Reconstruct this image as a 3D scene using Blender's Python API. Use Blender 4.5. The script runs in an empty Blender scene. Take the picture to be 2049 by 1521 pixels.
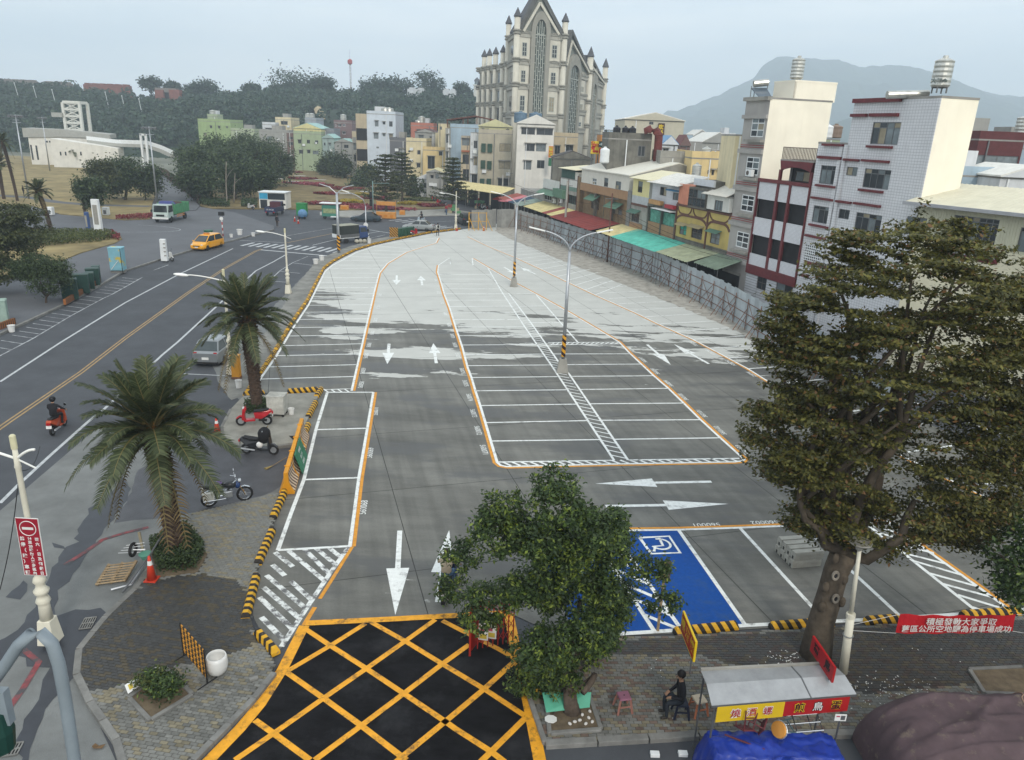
import bpy,bmesh,math,random
from mathutils import Vector as Vc,Matrix
random.seed(11)
SC=bpy.context.scene
COL=SC.collection
R=math.radians
# camera
CAM_H,F_PX,W_PX,H_PX=14.,1490.,2049.,1521.
ROLL=math.atan(.04)
PITCH=math.atan((760.5-262.)*math.cos(ROLL)/F_PX)
FW=Vc((0,math.cos(PITCH),-math.sin(PITCH)))
UP0=Vc((0,math.sin(PITCH),math.cos(PITCH)))
RT0=Vc((1,0,0))
IR=RT0*math.cos(ROLL)+UP0*math.sin(ROLL)
IU=UP0*math.cos(ROLL)-RT0*math.sin(ROLL)
cam=bpy.data.cameras.new('camera')
cam.sensor_width=36.
cam.lens=36.*F_PX/W_PX
cam.clip_start,cam.clip_end=.2,12000
camo=bpy.data.objects.new('camera',cam)
COL.objects.link(camo)
camo.matrix_world=Matrix(((IR.x,IU.x,-FW.x,0),(IR.y,IU.y,-FW.y,0),(IR.z,IU.z,-FW.z,CAM_H),(0,0,0,1)))
SC.camera=camo
# sky and sun
SUN_EL,SUN_AZ=R(38),R(163)
wd=bpy.data.worlds.new('World');SC.world=wd;wd.use_nodes=1
nt=wd.node_tree;nt.nodes.clear()
def wn(t,**k):
 n=nt.nodes.new(t)
 for a,b in k.items():setattr(n,a,b)
 return n
out=wn('ShaderNodeOutputWorld')
sky=wn('ShaderNodeTexSky',sky_type='NISHITA',sun_disc=0,sun_elevation=SUN_EL,sun_rotation=SUN_AZ,dust_density=3.,air_density=1.2)
b1=wn('ShaderNodeBackground');b1.inputs[1].default_value=.1
nt.links.new(sky.outputs[0],b1.inputs[0])
tc=wn('ShaderNodeTexCoord')
mp=wn('ShaderNodeMapping');mp.inputs['Scale'].default_value=(1.3,1.3,6.5)
nz=wn('ShaderNodeTexNoise');nz.inputs['Scale'].default_value=2.1;nz.inputs['Detail'].default_value=7;nz.inputs['Roughness'].default_value=.55
nt.links.new(tc.outputs['Generated'],mp.inputs[0]);nt.links.new(mp.outputs[0],nz.inputs[0])
rp=wn('ShaderNodeValToRGB')
rp.color_ramp.elements[0].position=.36;rp.color_ramp.elements[0].color=(.66,.735,.79,1)
rp.color_ramp.elements[1].position=.66;rp.color_ramp.elements[1].color=(.86,.89,.905,1)
nt.links.new(nz.outputs[0],rp.inputs[0])
b2=wn('ShaderNodeBackground');b2.inputs[1].default_value=1.56
nt.links.new(rp.outputs[0],b2.inputs[0])
mx=wn('ShaderNodeMixShader');mx.inputs[0].default_value=.91
nt.links.new(b1.outputs[0],mx.inputs[1]);nt.links.new(b2.outputs[0],mx.inputs[2]);nt.links.new(mx.outputs[0],out.inputs[0])
sun=bpy.data.lights.new('sun','SUN');sun.energy=1.5;sun.angle=R(12);sun.color=(1.,.93,.82)
suno=bpy.data.objects.new('sun',sun);COL.objects.link(suno)
sd=Vc((math.sin(SUN_AZ)*math.cos(SUN_EL),math.cos(SUN_AZ)*math.cos(SUN_EL),math.sin(SUN_EL)))
suno.rotation_euler=sd.to_track_quat('Z','Y').to_euler();suno.location=sd*100
SC.view_settings.view_transform='Standard';SC.view_settings.look='None'
SC.view_settings.exposure=0.;SC.view_settings.gamma=1.
SC.render.engine='CYCLES'
cy=SC.cycles
cy.max_bounces=5;cy.diffuse_bounces=2;cy.glossy_bounces=2;cy.transmission_bounces=3;cy.transparent_max_bounces=8
cy.volume_bounces=2
cy.caustics_reflective=0;cy.caustics_refractive=0
try:
 cy.use_denoising=1;cy.denoiser='OPENIMAGEDENOISE'
except Exception:pass
# survey: photo pixel -> world point
def ray(u,v):return FW+IR*((u-1024.5)/F_PX)-IU*((v-760.5)/F_PX)
def G(u,v,z=0.):
 r=ray(u,v);t=(z-CAM_H)/r.z
 return Vc((r.x*t,r.y*t,z))
def AT(u,v,y):
 r=ray(u,v);t=y/r.y
 return Vc((r.x*t,y,CAM_H+r.z*t))
def HZ(p,v):
 lo,hi=-5.,90.
 for _ in range(40):
  m=(lo+hi)/2
  P=Vc((p[0],p[1],m-CAM_H));d=P.dot(FW)
  if 760.5-F_PX*P.dot(IU)/d>v:lo=m
  else:hi=m
 return lo
 # materials
MATS={}
def M(name,col,rough=.8,var=.12,scale=2.,bump=0.,bscale=30.,metal=0.,streak=0.,sdark=(.12,.115,.1),rnd=0.,spec=.3,emit=None,stretch=(1,1,1)):
 if name in MATS:return MATS[name]
 m=bpy.data.materials.new(name);m.use_nodes=1
 N=m.node_tree.nodes;L=m.node_tree.links
 b=N['Principled BSDF']
 b.inputs['Roughness'].default_value=rough;b.inputs['Metallic'].default_value=metal
 b.inputs['Specular IOR Level'].default_value=spec
 geo=N.new('ShaderNodeNewGeometry')
 mp=N.new('ShaderNodeMapping');mp.inputs['Scale'].default_value=stretch
 L.new(geo.outputs['Position'],mp.inputs[0])
 nz=N.new('ShaderNodeTexNoise');nz.inputs['Scale'].default_value=scale;nz.inputs['Detail'].default_value=5;nz.inputs['Roughness'].default_value=.62
 L.new(mp.outputs[0],nz.inputs[0])
 mr=N.new('ShaderNodeMapRange');mr.inputs[1].default_value=.3;mr.inputs[2].default_value=.7
 mr.inputs[3].default_value=1-var;mr.inputs[4].default_value=1+var
 L.new(nz.outputs[0],mr.inputs[0])
 val=mr.outputs[0]
 if rnd:
  oi=N.new('ShaderNodeObjectInfo')
  m2=N.new('ShaderNodeMapRange');m2.inputs[3].default_value=1-rnd;m2.inputs[4].default_value=1+rnd
  L.new(oi.outputs['Random'],m2.inputs[0])
  mu=N.new('ShaderNodeMath');mu.operation='MULTIPLY'
  L.new(val,mu.inputs[0]);L.new(m2.outputs[0],mu.inputs[1]);val=mu.outputs[0]
 vm=N.new('ShaderNodeVectorMath');vm.operation='SCALE'
 vm.inputs[0].default_value=col[:3];L.new(val,vm.inputs['Scale'])
 cout=vm.outputs[0]
 if streak:
  mp2=N.new('ShaderNodeMapping');mp2.inputs['Scale'].default_value=(1.7,1.7,.16)
  L.new(geo.outputs['Position'],mp2.inputs[0])
  n2=N.new('ShaderNodeTexNoise');n2.inputs['Scale'].default_value=1.;n2.inputs['Detail'].default_value=6;n2.inputs['Roughness'].default_value=.65
  L.new(mp2.outputs[0],n2.inputs[0])
  m3=N.new('ShaderNodeMapRange');m3.inputs[1].default_value=.46;m3.inputs[2].default_value=.78;m3.inputs[4].default_value=streak
  L.new(n2.outputs[0],m3.inputs[0])
  mc=N.new('ShaderNodeMix');mc.data_type='RGBA'
  L.new(m3.outputs[0],mc.inputs[0]);L.new(cout,mc.inputs[6]);mc.inputs[7].default_value=(*sdark,1)
  cout=mc.outputs[2]
 L.new(cout,b.inputs['Base Color'])
 if bump:
  nb=N.new('ShaderNodeTexNoise');nb.inputs['Scale'].default_value=bscale;nb.inputs['Detail'].default_value=3
  L.new(geo.outputs['Position'],nb.inputs[0])
  bp=N.new('ShaderNodeBump');bp.inputs['Strength'].default_value=bump;bp.inputs['Distance'].default_value=.02
  L.new(nb.outputs[0],bp.inputs['Height']);L.new(bp.outputs[0],b.inputs['Normal'])
 if emit:
  b.inputs['Emission Color'].default_value=(*emit[:3],1);b.inputs['Emission Strength'].default_value=emit[3]
 MATS[name]=m
 return m
def nodes_of(m):return m.node_tree.nodes,m.node_tree.links,m.node_tree.nodes['Principled BSDF']
def stripes(name,c1,c2,period=.26,slant=1.,rough=.6,axis=0,duty=.5):
 if name in MATS:return MATS[name]
 m=M(name,c1,rough);N,L,b=nodes_of(m)
 tcn=N.new('ShaderNodeTexCoord');sp=N.new('ShaderNodeSeparateXYZ');L.new(tcn.outputs['Object'],sp.inputs[0])
 ab=N.new('ShaderNodeMath');ab.operation='MULTIPLY_ADD'
 L.new(sp.outputs[2 if axis!=2 else 0],ab.inputs[0]);ab.inputs[1].default_value=slant;L.new(sp.outputs[axis],ab.inputs[2])
 dv=N.new('ShaderNodeMath');dv.operation='DIVIDE';L.new(ab.outputs[0],dv.inputs[0]);dv.inputs[1].default_value=period
 fr=N.new('ShaderNodeMath');fr.operation='FRACT';L.new(dv.outputs[0],fr.inputs[0])
 gt=N.new('ShaderNodeMath');gt.operation='GREATER_THAN';L.new(fr.outputs[0],gt.inputs[0]);gt.inputs[1].default_value=duty
 mc=N.new('ShaderNodeMix');mc.data_type='RGBA'
 L.new(gt.outputs[0],mc.inputs[0])
 old=b.inputs['Base Color'].links[0].from_socket
 L.new(old,mc.inputs[6]);mc.inputs[7].default_value=(*c2,1)
 L.new(mc.outputs[2],b.inputs['Base Color'])
 return m
def grid_mat(name,col,joint,w,h,mortar=.03,rough=.6,axis='X',offset=0.,var=.06):
 if name in MATS:return MATS[name]
 m=M(name,col,rough,var);N,L,b=nodes_of(m)
 geo=N.new('ShaderNodeNewGeometry');sp=N.new('ShaderNodeSeparateXYZ');L.new(geo.outputs['Position'],sp.inputs[0])
 dt=N.new('ShaderNodeVectorMath');dt.operation='DOT_PRODUCT';L.new(geo.outputs['Position'],dt.inputs[0])
 dt.inputs[1].default_value=axis if isinstance(axis,tuple)else((1,0,0)if axis=='X' else(0,1,0))
 cb=N.new('ShaderNodeCombineXYZ');L.new(dt.outputs['Value'],cb.inputs[0]);L.new(sp.outputs[2],cb.inputs[1])
 bt=N.new('ShaderNodeTexBrick');bt.offset=offset
 bt.inputs['Scale'].default_value=1.;bt.inputs['Brick Width'].default_value=w;bt.inputs['Row Height'].default_value=h
 bt.inputs['Mortar Size'].default_value=mortar;bt.inputs['Mortar'].default_value=(*joint,1)
 L.new(cb.outputs[0],bt.inputs[0])
 old=b.inputs['Base Color'].links[0].from_socket
 L.new(old,bt.inputs['Color1']);L.new(old,bt.inputs['Color2'])
 L.new(bt.outputs[0],b.inputs['Base Color'])
 return m
 # mesh builder
class MB:
 def __init__(s):s.v=[];s.f=[];s.m=[]
 def add(s,vs,fs,mi=0):
  o=len(s.v);s.v+=[Vc(p)for p in vs]
  s.f+=[[i+o for i in f]for f in fs];s.m+=[mi]*len(fs)
  return s
 def box(s,x0,x1,y0,y1,z0,z1,mi=0,top=1.,mat=None):
  cx,cy_=(x0+x1)/2,(y0+y1)/2
  T=lambda x,y:(cx+(x-cx)*top,cy_+(y-cy_)*top)
  vs=[(x0,y0,z0),(x1,y0,z0),(x1,y1,z0),(x0,y1,z0)]+[(*T(x,y),z1)for x,y in((x0,y0),(x1,y0),(x1,y1),(x0,y1))]
  if mat is not None:vs=[mat@Vc(p)for p in vs]
  return s.add(vs,[(0,3,2,1),(4,5,6,7),(0,1,5,4),(1,2,6,5),(2,3,7,6),(3,0,4,7)],mi)
 def obox(s,p,q,w,h,mi=0,up=Vc((0,0,1))):
  p,q=Vc(p),Vc(q);d=(q-p).normalized()
  a=d.cross(up)
  if a.length<1e-4:a=d.cross(Vc((1,0,0)))
  a.normalize();b=a.cross(d)
  vs=[e+a*(i*w/2)+b*(j*h/2)for e in(p,q)for i,j in((-1,-1),(1,-1),(1,1),(-1,1))]
  return s.add(vs,[(3,2,1,0),(4,5,6,7),(0,1,5,4),(1,2,6,5),(2,3,7,6),(3,0,4,7)],mi)
 def prism(s,poly,z0,z1,mi=0,bottom=1):
  n=len(poly)
  ar=sum(poly[i][0]*poly[(i+1)%n][1]-poly[(i+1)%n][0]*poly[i][1]for i in range(n))
  if ar<0:poly=list(reversed(poly))
  vs=[(p[0],p[1],z0)for p in poly]+[(p[0],p[1],z1)for p in poly]
  fs=[tuple(range(n,2*n))]+[(i,(i+1)%n,n+(i+1)%n,n+i)for i in range(n)]
  if bottom:fs.append(tuple(reversed(range(n))))
  return s.add(vs,fs,mi)
 def sheet(s,poly,z,mi=0):
  n=len(poly)
  ar=sum(poly[i][0]*poly[(i+1)%n][1]-poly[(i+1)%n][0]*poly[i][1]for i in range(n))
  if ar<0:poly=list(reversed(poly))
  return s.add([(p[0],p[1],z)for p in poly],[tuple(range(n))],mi)
 def tube(s,pts,r,n=8,mi=0,caps=1,squash=1.):
  pts=[Vc(p)for p in pts];k=len(pts)
  rs=r if isinstance(r,(list,tuple))else[r]*k
  vs,fs=[],[]
  ref=Vc((0,0,1))if abs((pts[1]-pts[0]).normalized().z)<.9 else Vc((1,0,0))
  for i,p in enumerate(pts):
   d=(pts[min(i+1,k-1)]-pts[max(i-1,0)]).normalized()
   a=d.cross(ref)
   if a.length<1e-3:a=d.cross(Vc((0,1,0)))
   a.normalize();b=a.cross(d)
   for j in range(n):
    t=2*math.pi*j/n
    vs.append(p+(a*math.cos(t)+b*math.sin(t)*squash)*rs[i])
  for i in range(k-1):
   for j in range(n):
    j2=(j+1)%n
    fs.append((i*n+j,i*n+j2,(i+1)*n+j2,(i+1)*n+j))
  if caps:fs+=[tuple(reversed(range(n))),tuple(range((k-1)*n,k*n))]
  return s.add(vs,fs,mi)
 def lathe(s,prof,n=12,c=(0,0,0),mi=0,sx=1.,sy=1.,rot=0.):
  k=len(prof);vs,fs=[],[]
  for r,z in prof:
   for j in range(n):
    t=2*math.pi*j/n+rot
    vs.append((c[0]+r*math.cos(t)*sx,c[1]+r*math.sin(t)*sy,c[2]+z))
  for i in range(k-1):
   for j in range(n):
    j2=(j+1)%n
    fs.append((i*n+j,i*n+j2,(i+1)*n+j2,(i+1)*n+j))
  fs+=[tuple(reversed(range(n))),tuple(range((k-1)*n,k*n))]
  return s.add(vs,fs,mi)
 def disc(s,c,r,axis,th,n=14,mi=0):
  axis=Vc(axis).normalized();c=Vc(c)
  return s.tube([c-axis*th/2,c+axis*th/2],r,n,mi)
 def torus(s,c,R_,r,axis='Y',n=16,k=6,mi=0):
  vs,fs=[],[]
  for i in range(n):
   t=2*math.pi*i/n
   for j in range(k):
    p=2*math.pi*j/k
    rr=R_+r*math.cos(p);h=r*math.sin(p)
    q={'Y':(rr*math.cos(t),h,rr*math.sin(t)),'X':(h,rr*math.cos(t),rr*math.sin(t)),'Z':(rr*math.cos(t),rr*math.sin(t),h)}[axis]
    vs.append((c[0]+q[0],c[1]+q[1],c[2]+q[2]))
  for i in range(n):
   for j in range(k):
    fs.append((i*k+j,i*k+(j+1)%k,((i+1)%n)*k+(j+1)%k,((i+1)%n)*k+j))
  return s.add(vs,fs,mi)
 def ball(s,c,r,n=10,k=6,mi=0,sc=(1,1,1)):
  prof=[(max(.001,math.sin(math.pi*i/k)),-math.cos(math.pi*i/k))for i in range(k+1)]
  o=len(s.v);s.lathe(prof,n,(0,0,0),mi)
  for i in range(o,len(s.v)):
   p=s.v[i];s.v[i]=Vc((c[0]+p.x*r*sc[0],c[1]+p.y*r*sc[1],c[2]+p.z*r*sc[2]))
  return s
 def loft(s,rings,mi=0,closed=1,caps=1):
  n=len(rings[0]);vs=[p for r_ in rings for p in r_];fs=[]
  for i in range(len(rings)-1):
   for j in range(n if closed else n-1):
    j2=(j+1)%n
    fs.append((i*n+j,i*n+j2,(i+1)*n+j2,(i+1)*n+j))
  if caps and closed:fs+=[tuple(reversed(range(n))),tuple(range((len(rings)-1)*n,len(rings)*n))]
  return s.add(vs,fs,mi)
 def xf(s,mat,start=0):
  for i in range(start,len(s.v)):s.v[i]=mat@s.v[i]
  return s
 def mesh(s,name,mats,smooth=0):
  me=bpy.data.meshes.new(name)
  me.from_pydata([tuple(p)for p in s.v],[],s.f)
  mats=mats if isinstance(mats,(list,tuple))else[mats]
  for m in mats:me.materials.append(m)
  if len(mats)>1:me.polygons.foreach_set('material_index',s.m)
  if smooth:me.polygons.foreach_set('use_smooth',[True]*len(me.polygons))
  me.update()
  return me
 def b(s,name,mats,parent=None,loc=None,rz=0.,smooth=0,world=0,bevel=0.,**tags):
  if world and parent is not None:
   off=parent.matrix_basis.translation
   for i in range(len(s.v)):s.v[i]=s.v[i]-off
  o=bpy.data.objects.new(name,s.mesh(name,mats,smooth));COL.objects.link(o)
  if parent is not None:o.parent=parent
  if loc is not None:o.location=loc
  if rz:o.rotation_euler=(0,0,rz)
  if bevel:
   bm_=o.modifiers.new('bevel','BEVEL');bm_.width=bevel;bm_.segments=2;bm_.limit_method='ANGLE'
  for k,x in tags.items():o[k]=x
  return o
def thing(name,label,category,loc=(0,0,0),rz=0.,group=None,sc=None):
 o=bpy.data.objects.new(name,None);COL.objects.link(o);o.empty_display_size=.3
 o.location=loc;o.rotation_euler=(0,0,rz)
 if sc:o.scale=(sc,sc,sc)
 o['label']=label;o['category']=category
 if group:o['group']=group
 return o
def dup(root,loc,rz=0.,label=None,sc=None,group=None,parent=None):
 c=root.copy();COL.objects.link(c);c.parent=parent
 if parent is None:
  c.location=loc;c.rotation_euler=(0,0,rz)
  if sc:c.scale=(sc,sc,sc)
  if label:c['label']=label
  if group:c['group']=group
 for ch in list(root.children):dup(ch,None,parent=c)
 return c
def struct(name,mb,mats,parent=None,smooth=0):
 o=mb.b(name,mats,parent,smooth=smooth)
 if parent is None:o['kind']='structure'
 return o
def facing(a,b):return math.atan2(b[1]-a[1],b[0]-a[0])
WORK=bpy.data.scenes.new('workbench')
def to_mesh(o):
 WORK.collection.objects.link(o);vl=WORK.view_layers[0];vl.update()
 me=bpy.data.meshes.new_from_object(o.evaluated_get(vl.depsgraph));bpy.data.objects.remove(o)
 return me
def text_mesh(body,size,depth=.004,align='CENTER',spacing=1.,bold=0.):
 cu=bpy.data.curves.new('lettering','FONT');cu.body=body;cu.size=size;cu.extrude=depth;cu.align_x=align;cu.align_y='CENTER'
 cu.space_character=spacing;cu.offset=bold;cu.resolution_u=3
 me=to_mesh(bpy.data.objects.new('lettering',cu));bpy.data.curves.remove(cu)
 return me
def lettering(body,size,mat,parent,matrix,name='lettering',depth=.004,align='CENTER',bold=0.,world=1):
 me=text_mesh(body,size,depth,align,bold=bold)
 me.materials.clear();me.materials.append(mat)
 o=bpy.data.objects.new(name,me);COL.objects.link(o)
 o.parent=parent
 if parent is not None and world:matrix=parent.matrix_basis.inverted()@matrix
 o.matrix_basis=matrix
 return o
def frame_matrix(origin,right,up):
 r=Vc(right).normalized();u=Vc(up).normalized();n=r.cross(u).normalized();u=n.cross(r)
 return Matrix(((r.x,u.x,n.x,origin[0]),(r.y,u.y,n.y,origin[1]),(r.z,u.z,n.z,origin[2]),(0,0,0,1)))
 # ground
def inside(p,poly):
 x,y=p[0],p[1];c=0;n=len(poly);j=n-1
 for i in range(n):
  xi,yi,xj,yj=poly[i][0],poly[i][1],poly[j][0],poly[j][1]
  if(yi>y)!=(yj>y)and x<(xj-xi)*(y-yi)/(yj-yi)+xi:c=not c
  j=i
 return c
def gp(pts,z=0.):return[G(u,v,z)for u,v in pts]
def rough_edge(poly,step=.35,amp=.12,seed=1):
 rn=random.Random(seed);o=[]
 n=len(poly)
 for i in range(n):
  a,b=Vc(poly[i][:2]),Vc(poly[(i+1)%n][:2]);k=max(1,int((b-a).length/step))
  nn=Vc((-(b-a).y,(b-a).x));nn=nn.normalized()if nn.length>0 else nn
  for j in range(k):
   o.append(a.lerp(b,j/k)+nn*rn.uniform(-amp,amp))
 return o
ROAD_Z=-.02
WHITE=(.72,.74,.72)
m_asph=M('asphalt',(.068,.073,.082),.85,.16,.5,.5,60)
m_asph2=M('asphalt_plaza',(.112,.117,.127),.85,.12,.25,.4,60)
m_newasph=M('new_asphalt',(.0095,.0095,.011),.92,.5,1.1,.8,70,spec=.12,stretch=(1,2.2,1))
m_apron=M('cement_apron',(.165,.172,.168),.8,.22,.7,.5,40)
m_wet=M('wet_asphalt',(.042,.046,.055),.42,.2,1.2)
m_soil=M('soil',(.13,.1,.065),.95,.35,3,.6,20)
m_kerb=M('kerb_stone',(.185,.183,.172),.85,.25,2.5,.5,40,rnd=.12)
m_drygrass=M('dry_grass',(.235,.185,.085),.95,.4,.25,.5,8)
m_earth=M('far_ground',(.16,.165,.13),.95,.3,.03)
m_white=M('road_paint_white',WHITE,.65,.1,6)
m_faint=M('road_paint_white_worn',(.42,.44,.45),.7,.35,5)
m_orange=M('paint_orange',(.62,.27,.03),.65,.2,4)
m_yellow=M('paint_yellow',(.72,.33,.02),.6,.16,4)
m_ylw2=M('road_paint_yellow_worn',(.33,.225,.1),.7,.25,3);m_rwh=M('road_paint_dull',(.44,.46,.47),.7,.2,4)
m_blue=M('paint_blue',(.004,.06,.27),.7,.12,8,spec=.15)
m_red=M('paint_red_worn',(.24,.055,.06),.7,.3,4)
def worn(mat,under,lo,hi,scale):
 N,L,b=nodes_of(mat)
 geo=N.new('ShaderNodeNewGeometry');nz=N.new('ShaderNodeTexNoise');nz.inputs['Scale'].default_value=scale;nz.inputs['Detail'].default_value=8;nz.inputs['Roughness'].default_value=.7
 L.new(geo.outputs['Position'],nz.inputs[0])
 mr=N.new('ShaderNodeMapRange');mr.inputs[1].default_value=lo;mr.inputs[2].default_value=hi;L.new(nz.outputs[0],mr.inputs[0])
 mc=N.new('ShaderNodeMix');mc.data_type='RGBA';L.new(mr.outputs[0],mc.inputs[0])
 L.new(b.inputs['Base Color'].links[0].from_socket,mc.inputs[6]);mc.inputs[7].default_value=(*under,1)
 L.new(mc.outputs[2],b.inputs['Base Color'])
worn(m_red,(.07,.07,.075),.42,.6,2.5)
worn(m_faint,(.1,.1,.11),.44,.66,1.3)
worn(m_yellow,(.07,.05,.03),.52,.68,2.6);worn(m_blue,(.03,.08,.2),.5,.72,1.1)
worn(m_white,(.26,.26,.25),.53,.7,2.6)
worn(m_orange,(.26,.2,.15),.6,.74,2.4)
m_hatchw=M('paint_white_scuffed',WHITE,.65,.1,6);worn(m_hatchw,(.13,.13,.13),.46,.58,3.)
worn(m_newasph,(.034,.035,.038),.5,.75,.55)
worn(m_asph,(.052,.056,.063),.5,.75,.12)
# concrete of the lot: damp at the near end, dry at the far end
m_conc=M('lot_concrete',(.485,.49,.46),.85,.07,.5,.25,50)
def wet_concrete(m):
 N,L,b=nodes_of(m)
 geo=N.new('ShaderNodeNewGeometry');sp=N.new('ShaderNodeSeparateXYZ');L.new(geo.outputs['Position'],sp.inputs[0])
 def noise(sc,st,det=6,ro=.6):
  mp=N.new('ShaderNodeMapping');mp.inputs['Scale'].default_value=st;L.new(geo.outputs['Position'],mp.inputs[0])
  n=N.new('ShaderNodeTexNoise');n.inputs['Scale'].default_value=sc;n.inputs['Detail'].default_value=det;n.inputs['Roughness'].default_value=ro
  L.new(mp.outputs[0],n.inputs[0]);return n.outputs[0]
 def mr(x,a,c,lo=0.,hi=1.):
  n=N.new('ShaderNodeMapRange');n.inputs[1].default_value=a;n.inputs[2].default_value=c;n.inputs[3].default_value=lo;n.inputs[4].default_value=hi
  L.new(x,n.inputs[0]);return n.outputs[0]
 def math_(op,a,c):
  n=N.new('ShaderNodeMath');n.operation=op
  for i,x in enumerate((a,c)):
   if isinstance(x,(int,float)):n.inputs[i].default_value=x
   else:L.new(x,n.inputs[i])
  return n.outputs[0]
 streak=noise(1.,(.1,.42,1),7,.58)
 # dampness falls off with distance; streaky edge
 far=mr(sp.outputs[1],38.,66.,.86,.1)
 band=math_('ADD',far,mr(streak,.25,.75,-.42,.42))
 left=mr(sp.outputs[0],-17.,-12.5,.42,0.)
 lfade=mr(sp.outputs[1],58.,84.,1.,0.)
 band=math_('ADD',band,math_('MULTIPLY',left,lfade))
 band=math_('ADD',band,mr(noise(1.,(.9,1.6,1),8,.7),.2,.8,-.09,.09));damp=mr(band,.475,.505)
 tone=math_('MULTIPLY',mr(noise(.5,(.3,1.1,1),8,.68),.3,.7,.66,1.34),mr(noise(14,(1,1,1),3),.3,.7,.93,1.07))
 rut=N.new('ShaderNodeMapping');rut.vector_type='TEXTURE';rut.inputs['Rotation'].default_value=(0,0,R(14));rut.inputs['Scale'].default_value=(.45,9,1);L.new(geo.outputs['Position'],rut.inputs[0])
 rn_=N.new('ShaderNodeTexNoise');rn_.inputs['Scale'].default_value=1.;rn_.inputs['Detail'].default_value=5;L.new(rut.outputs[0],rn_.inputs[0]);tone=math_('MULTIPLY',tone,mr(rn_.outputs[0],.35,.62,.82,1.06))
 dark=N.new('ShaderNodeVectorMath');dark.operation='SCALE';dark.inputs[0].default_value=(.146,.145,.13);L.new(tone,dark.inputs['Scale'])
 mc=N.new('ShaderNodeMix');mc.data_type='RGBA';L.new(damp,mc.inputs[0])
 L.new(b.inputs['Base Color'].links[0].from_socket,mc.inputs[6]);L.new(dark.outputs[0],mc.inputs[7])
 # soaked spots
 soak=mr(noise(.33,(.5,1.3,1),7,.62),.51,.6,0.,.75)
 soak=math_('MULTIPLY',soak,damp)
 m2=N.new('ShaderNodeMix');m2.data_type='RGBA';L.new(soak,m2.inputs[0]);L.new(mc.outputs[2],m2.inputs[6]);m2.inputs[7].default_value=(.075,.076,.074,1)
 L.new(m2.outputs[2],b.inputs['Base Color'])
 ro=math_('ADD',mr(damp,0,1,.88,.66),math_('MULTIPLY',soak,-.28))
 L.new(ro,b.inputs['Roughness'])
wet_concrete(m_conc)
terrain=struct('terrain',MB().add([(-6000,-300,-.35),(6000,-300,-.35),(6000,9000,-.35),(-6000,9000,-.35)],[(0,1,2,3)]),m_earth)
road=struct('road',MB().add([(-75,-6,ROAD_Z),(45,-6,ROAD_Z),(45,190,ROAD_Z),(-75,190,ROAD_Z)],[(0,1,2,3)]).add([(-75,190,ROAD_Z),(45,190,ROAD_Z),(45,330,ROAD_Z),(-150,330,ROAD_Z)],[(0,1,2,3)]),m_asph)
# raised plaza beyond the left kerb
kerb_px=[(-60,694),(0,667),(37,650),(120,612),(200,570),(247,542),(315,520),(382,500),(447,485),(512,468),(548,459)]
PZ=.12
plaza_poly=gp(kerb_px,PZ)+gp([(548,452),(470,425),(400,414),(320,345),(150,330),(-200,300)],PZ)+[Vc((-150,40,PZ)),Vc((-70,36,PZ))]
plaza=struct('plaza',MB().prism([p[:2]for p in plaza_poly],-.3,PZ),m_asph2)
for a,b in zip(gp(kerb_px,PZ),gp(kerb_px,PZ)[1:]):
 n=max(1,int((b-a).length/1.6))
 for i in range(n):
  p,q=a.lerp(b,i/n),a.lerp(b,(i+.985)/n)
  MB().obox(p+Vc((0,0,-.055)),q+Vc((0,0,-.055)),.2,.15).b('kerb_stone',m_kerb,plaza)
MZ=.004
def strip_mesh(pts,w,z):
 pts=[Vc((p[0],p[1],0))for p in pts];vs=[];n=len(pts)
 for i,p in enumerate(pts):
  d=(pts[min(i+1,n-1)]-pts[max(i-1,0)]).normalized();a=Vc((-d.y,d.x,0))*(w/2)
  vs+=[(p+a).to_tuple()[:2]+(z,),(p-a).to_tuple()[:2]+(z,)]
 return MB().add(vs,[(2*i,2*i+1,2*i+3,2*i+2)for i in range(n-1)])
LINE_N=[0]
def line(px,w,mat,parent,z=MZ,name='painted_line',world=None):
 pts=world if world else gp(px,z)
 LINE_N[0]+=1
 return strip_mesh(pts,w,z+(LINE_N[0]%8)*.0006).b(name,mat,parent)
def off(pts,d):
 o=[]
 for i,p in enumerate(pts):
  t=(pts[min(i+1,len(pts)-1)]-pts[max(i-1,0)]).normalized();o.append(p+Vc((-t.y,t.x,0))*d)
 return o
 # road paint
RZ=ROAD_Z+MZ
line([(0,764),(120,686),(250,606),(360,548),(466,497.5)],.15,m_rwh,road,RZ)
yl=gp([(-80,912),(20,842),(162,745),(250,677),(375,587),(450,537),(512,502.5),(524,498)],RZ)
line(None,.1,m_ylw2,road,RZ,world=off(yl,.11));line(None,.1,m_ylw2,road,RZ,world=off(yl,-.11))
sp_px=[(-40,735),(0,712),(67,677),(142,632),(207,597),(225,588.7),(285,555)]
line(sp_px,.1,m_faint,road,RZ);line([(307,541),(337,530)],.1,m_faint,road,RZ)
sp_w=gp(sp_px,RZ)
for a,b in zip(sp_w,sp_w[1:]):
 n=int((b-a).length/1.)
 for i in range(n):
  p=a.lerp(b,i/n);line(None,.08,m_faint,road,RZ,world=[p,p+Vc((-1.75,.55,0))])
line([(0,1007),(37,970),(100,912),(175,845),(207,820),(325,710),(355,685),(440,607),(512,542),(545,525),(575,508)],.15,m_rwh,road,RZ)
for l in([(367,748),(452,752)],[(367,748),(392,720)],[(539,562),(560,542),(585,526),(616,513),(650,515)],[(539,562),(575,565)],[(560,543),(600,547)],[(585,526),(626,531)]):
 line(l,.1,m_faint if len(l)>2 else m_rwh,road,RZ)
line([(522,500),(657,512)],.35,m_rwh,road,RZ)
line([(480,481),(573,486)],.12,m_rwh,road,RZ)
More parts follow.
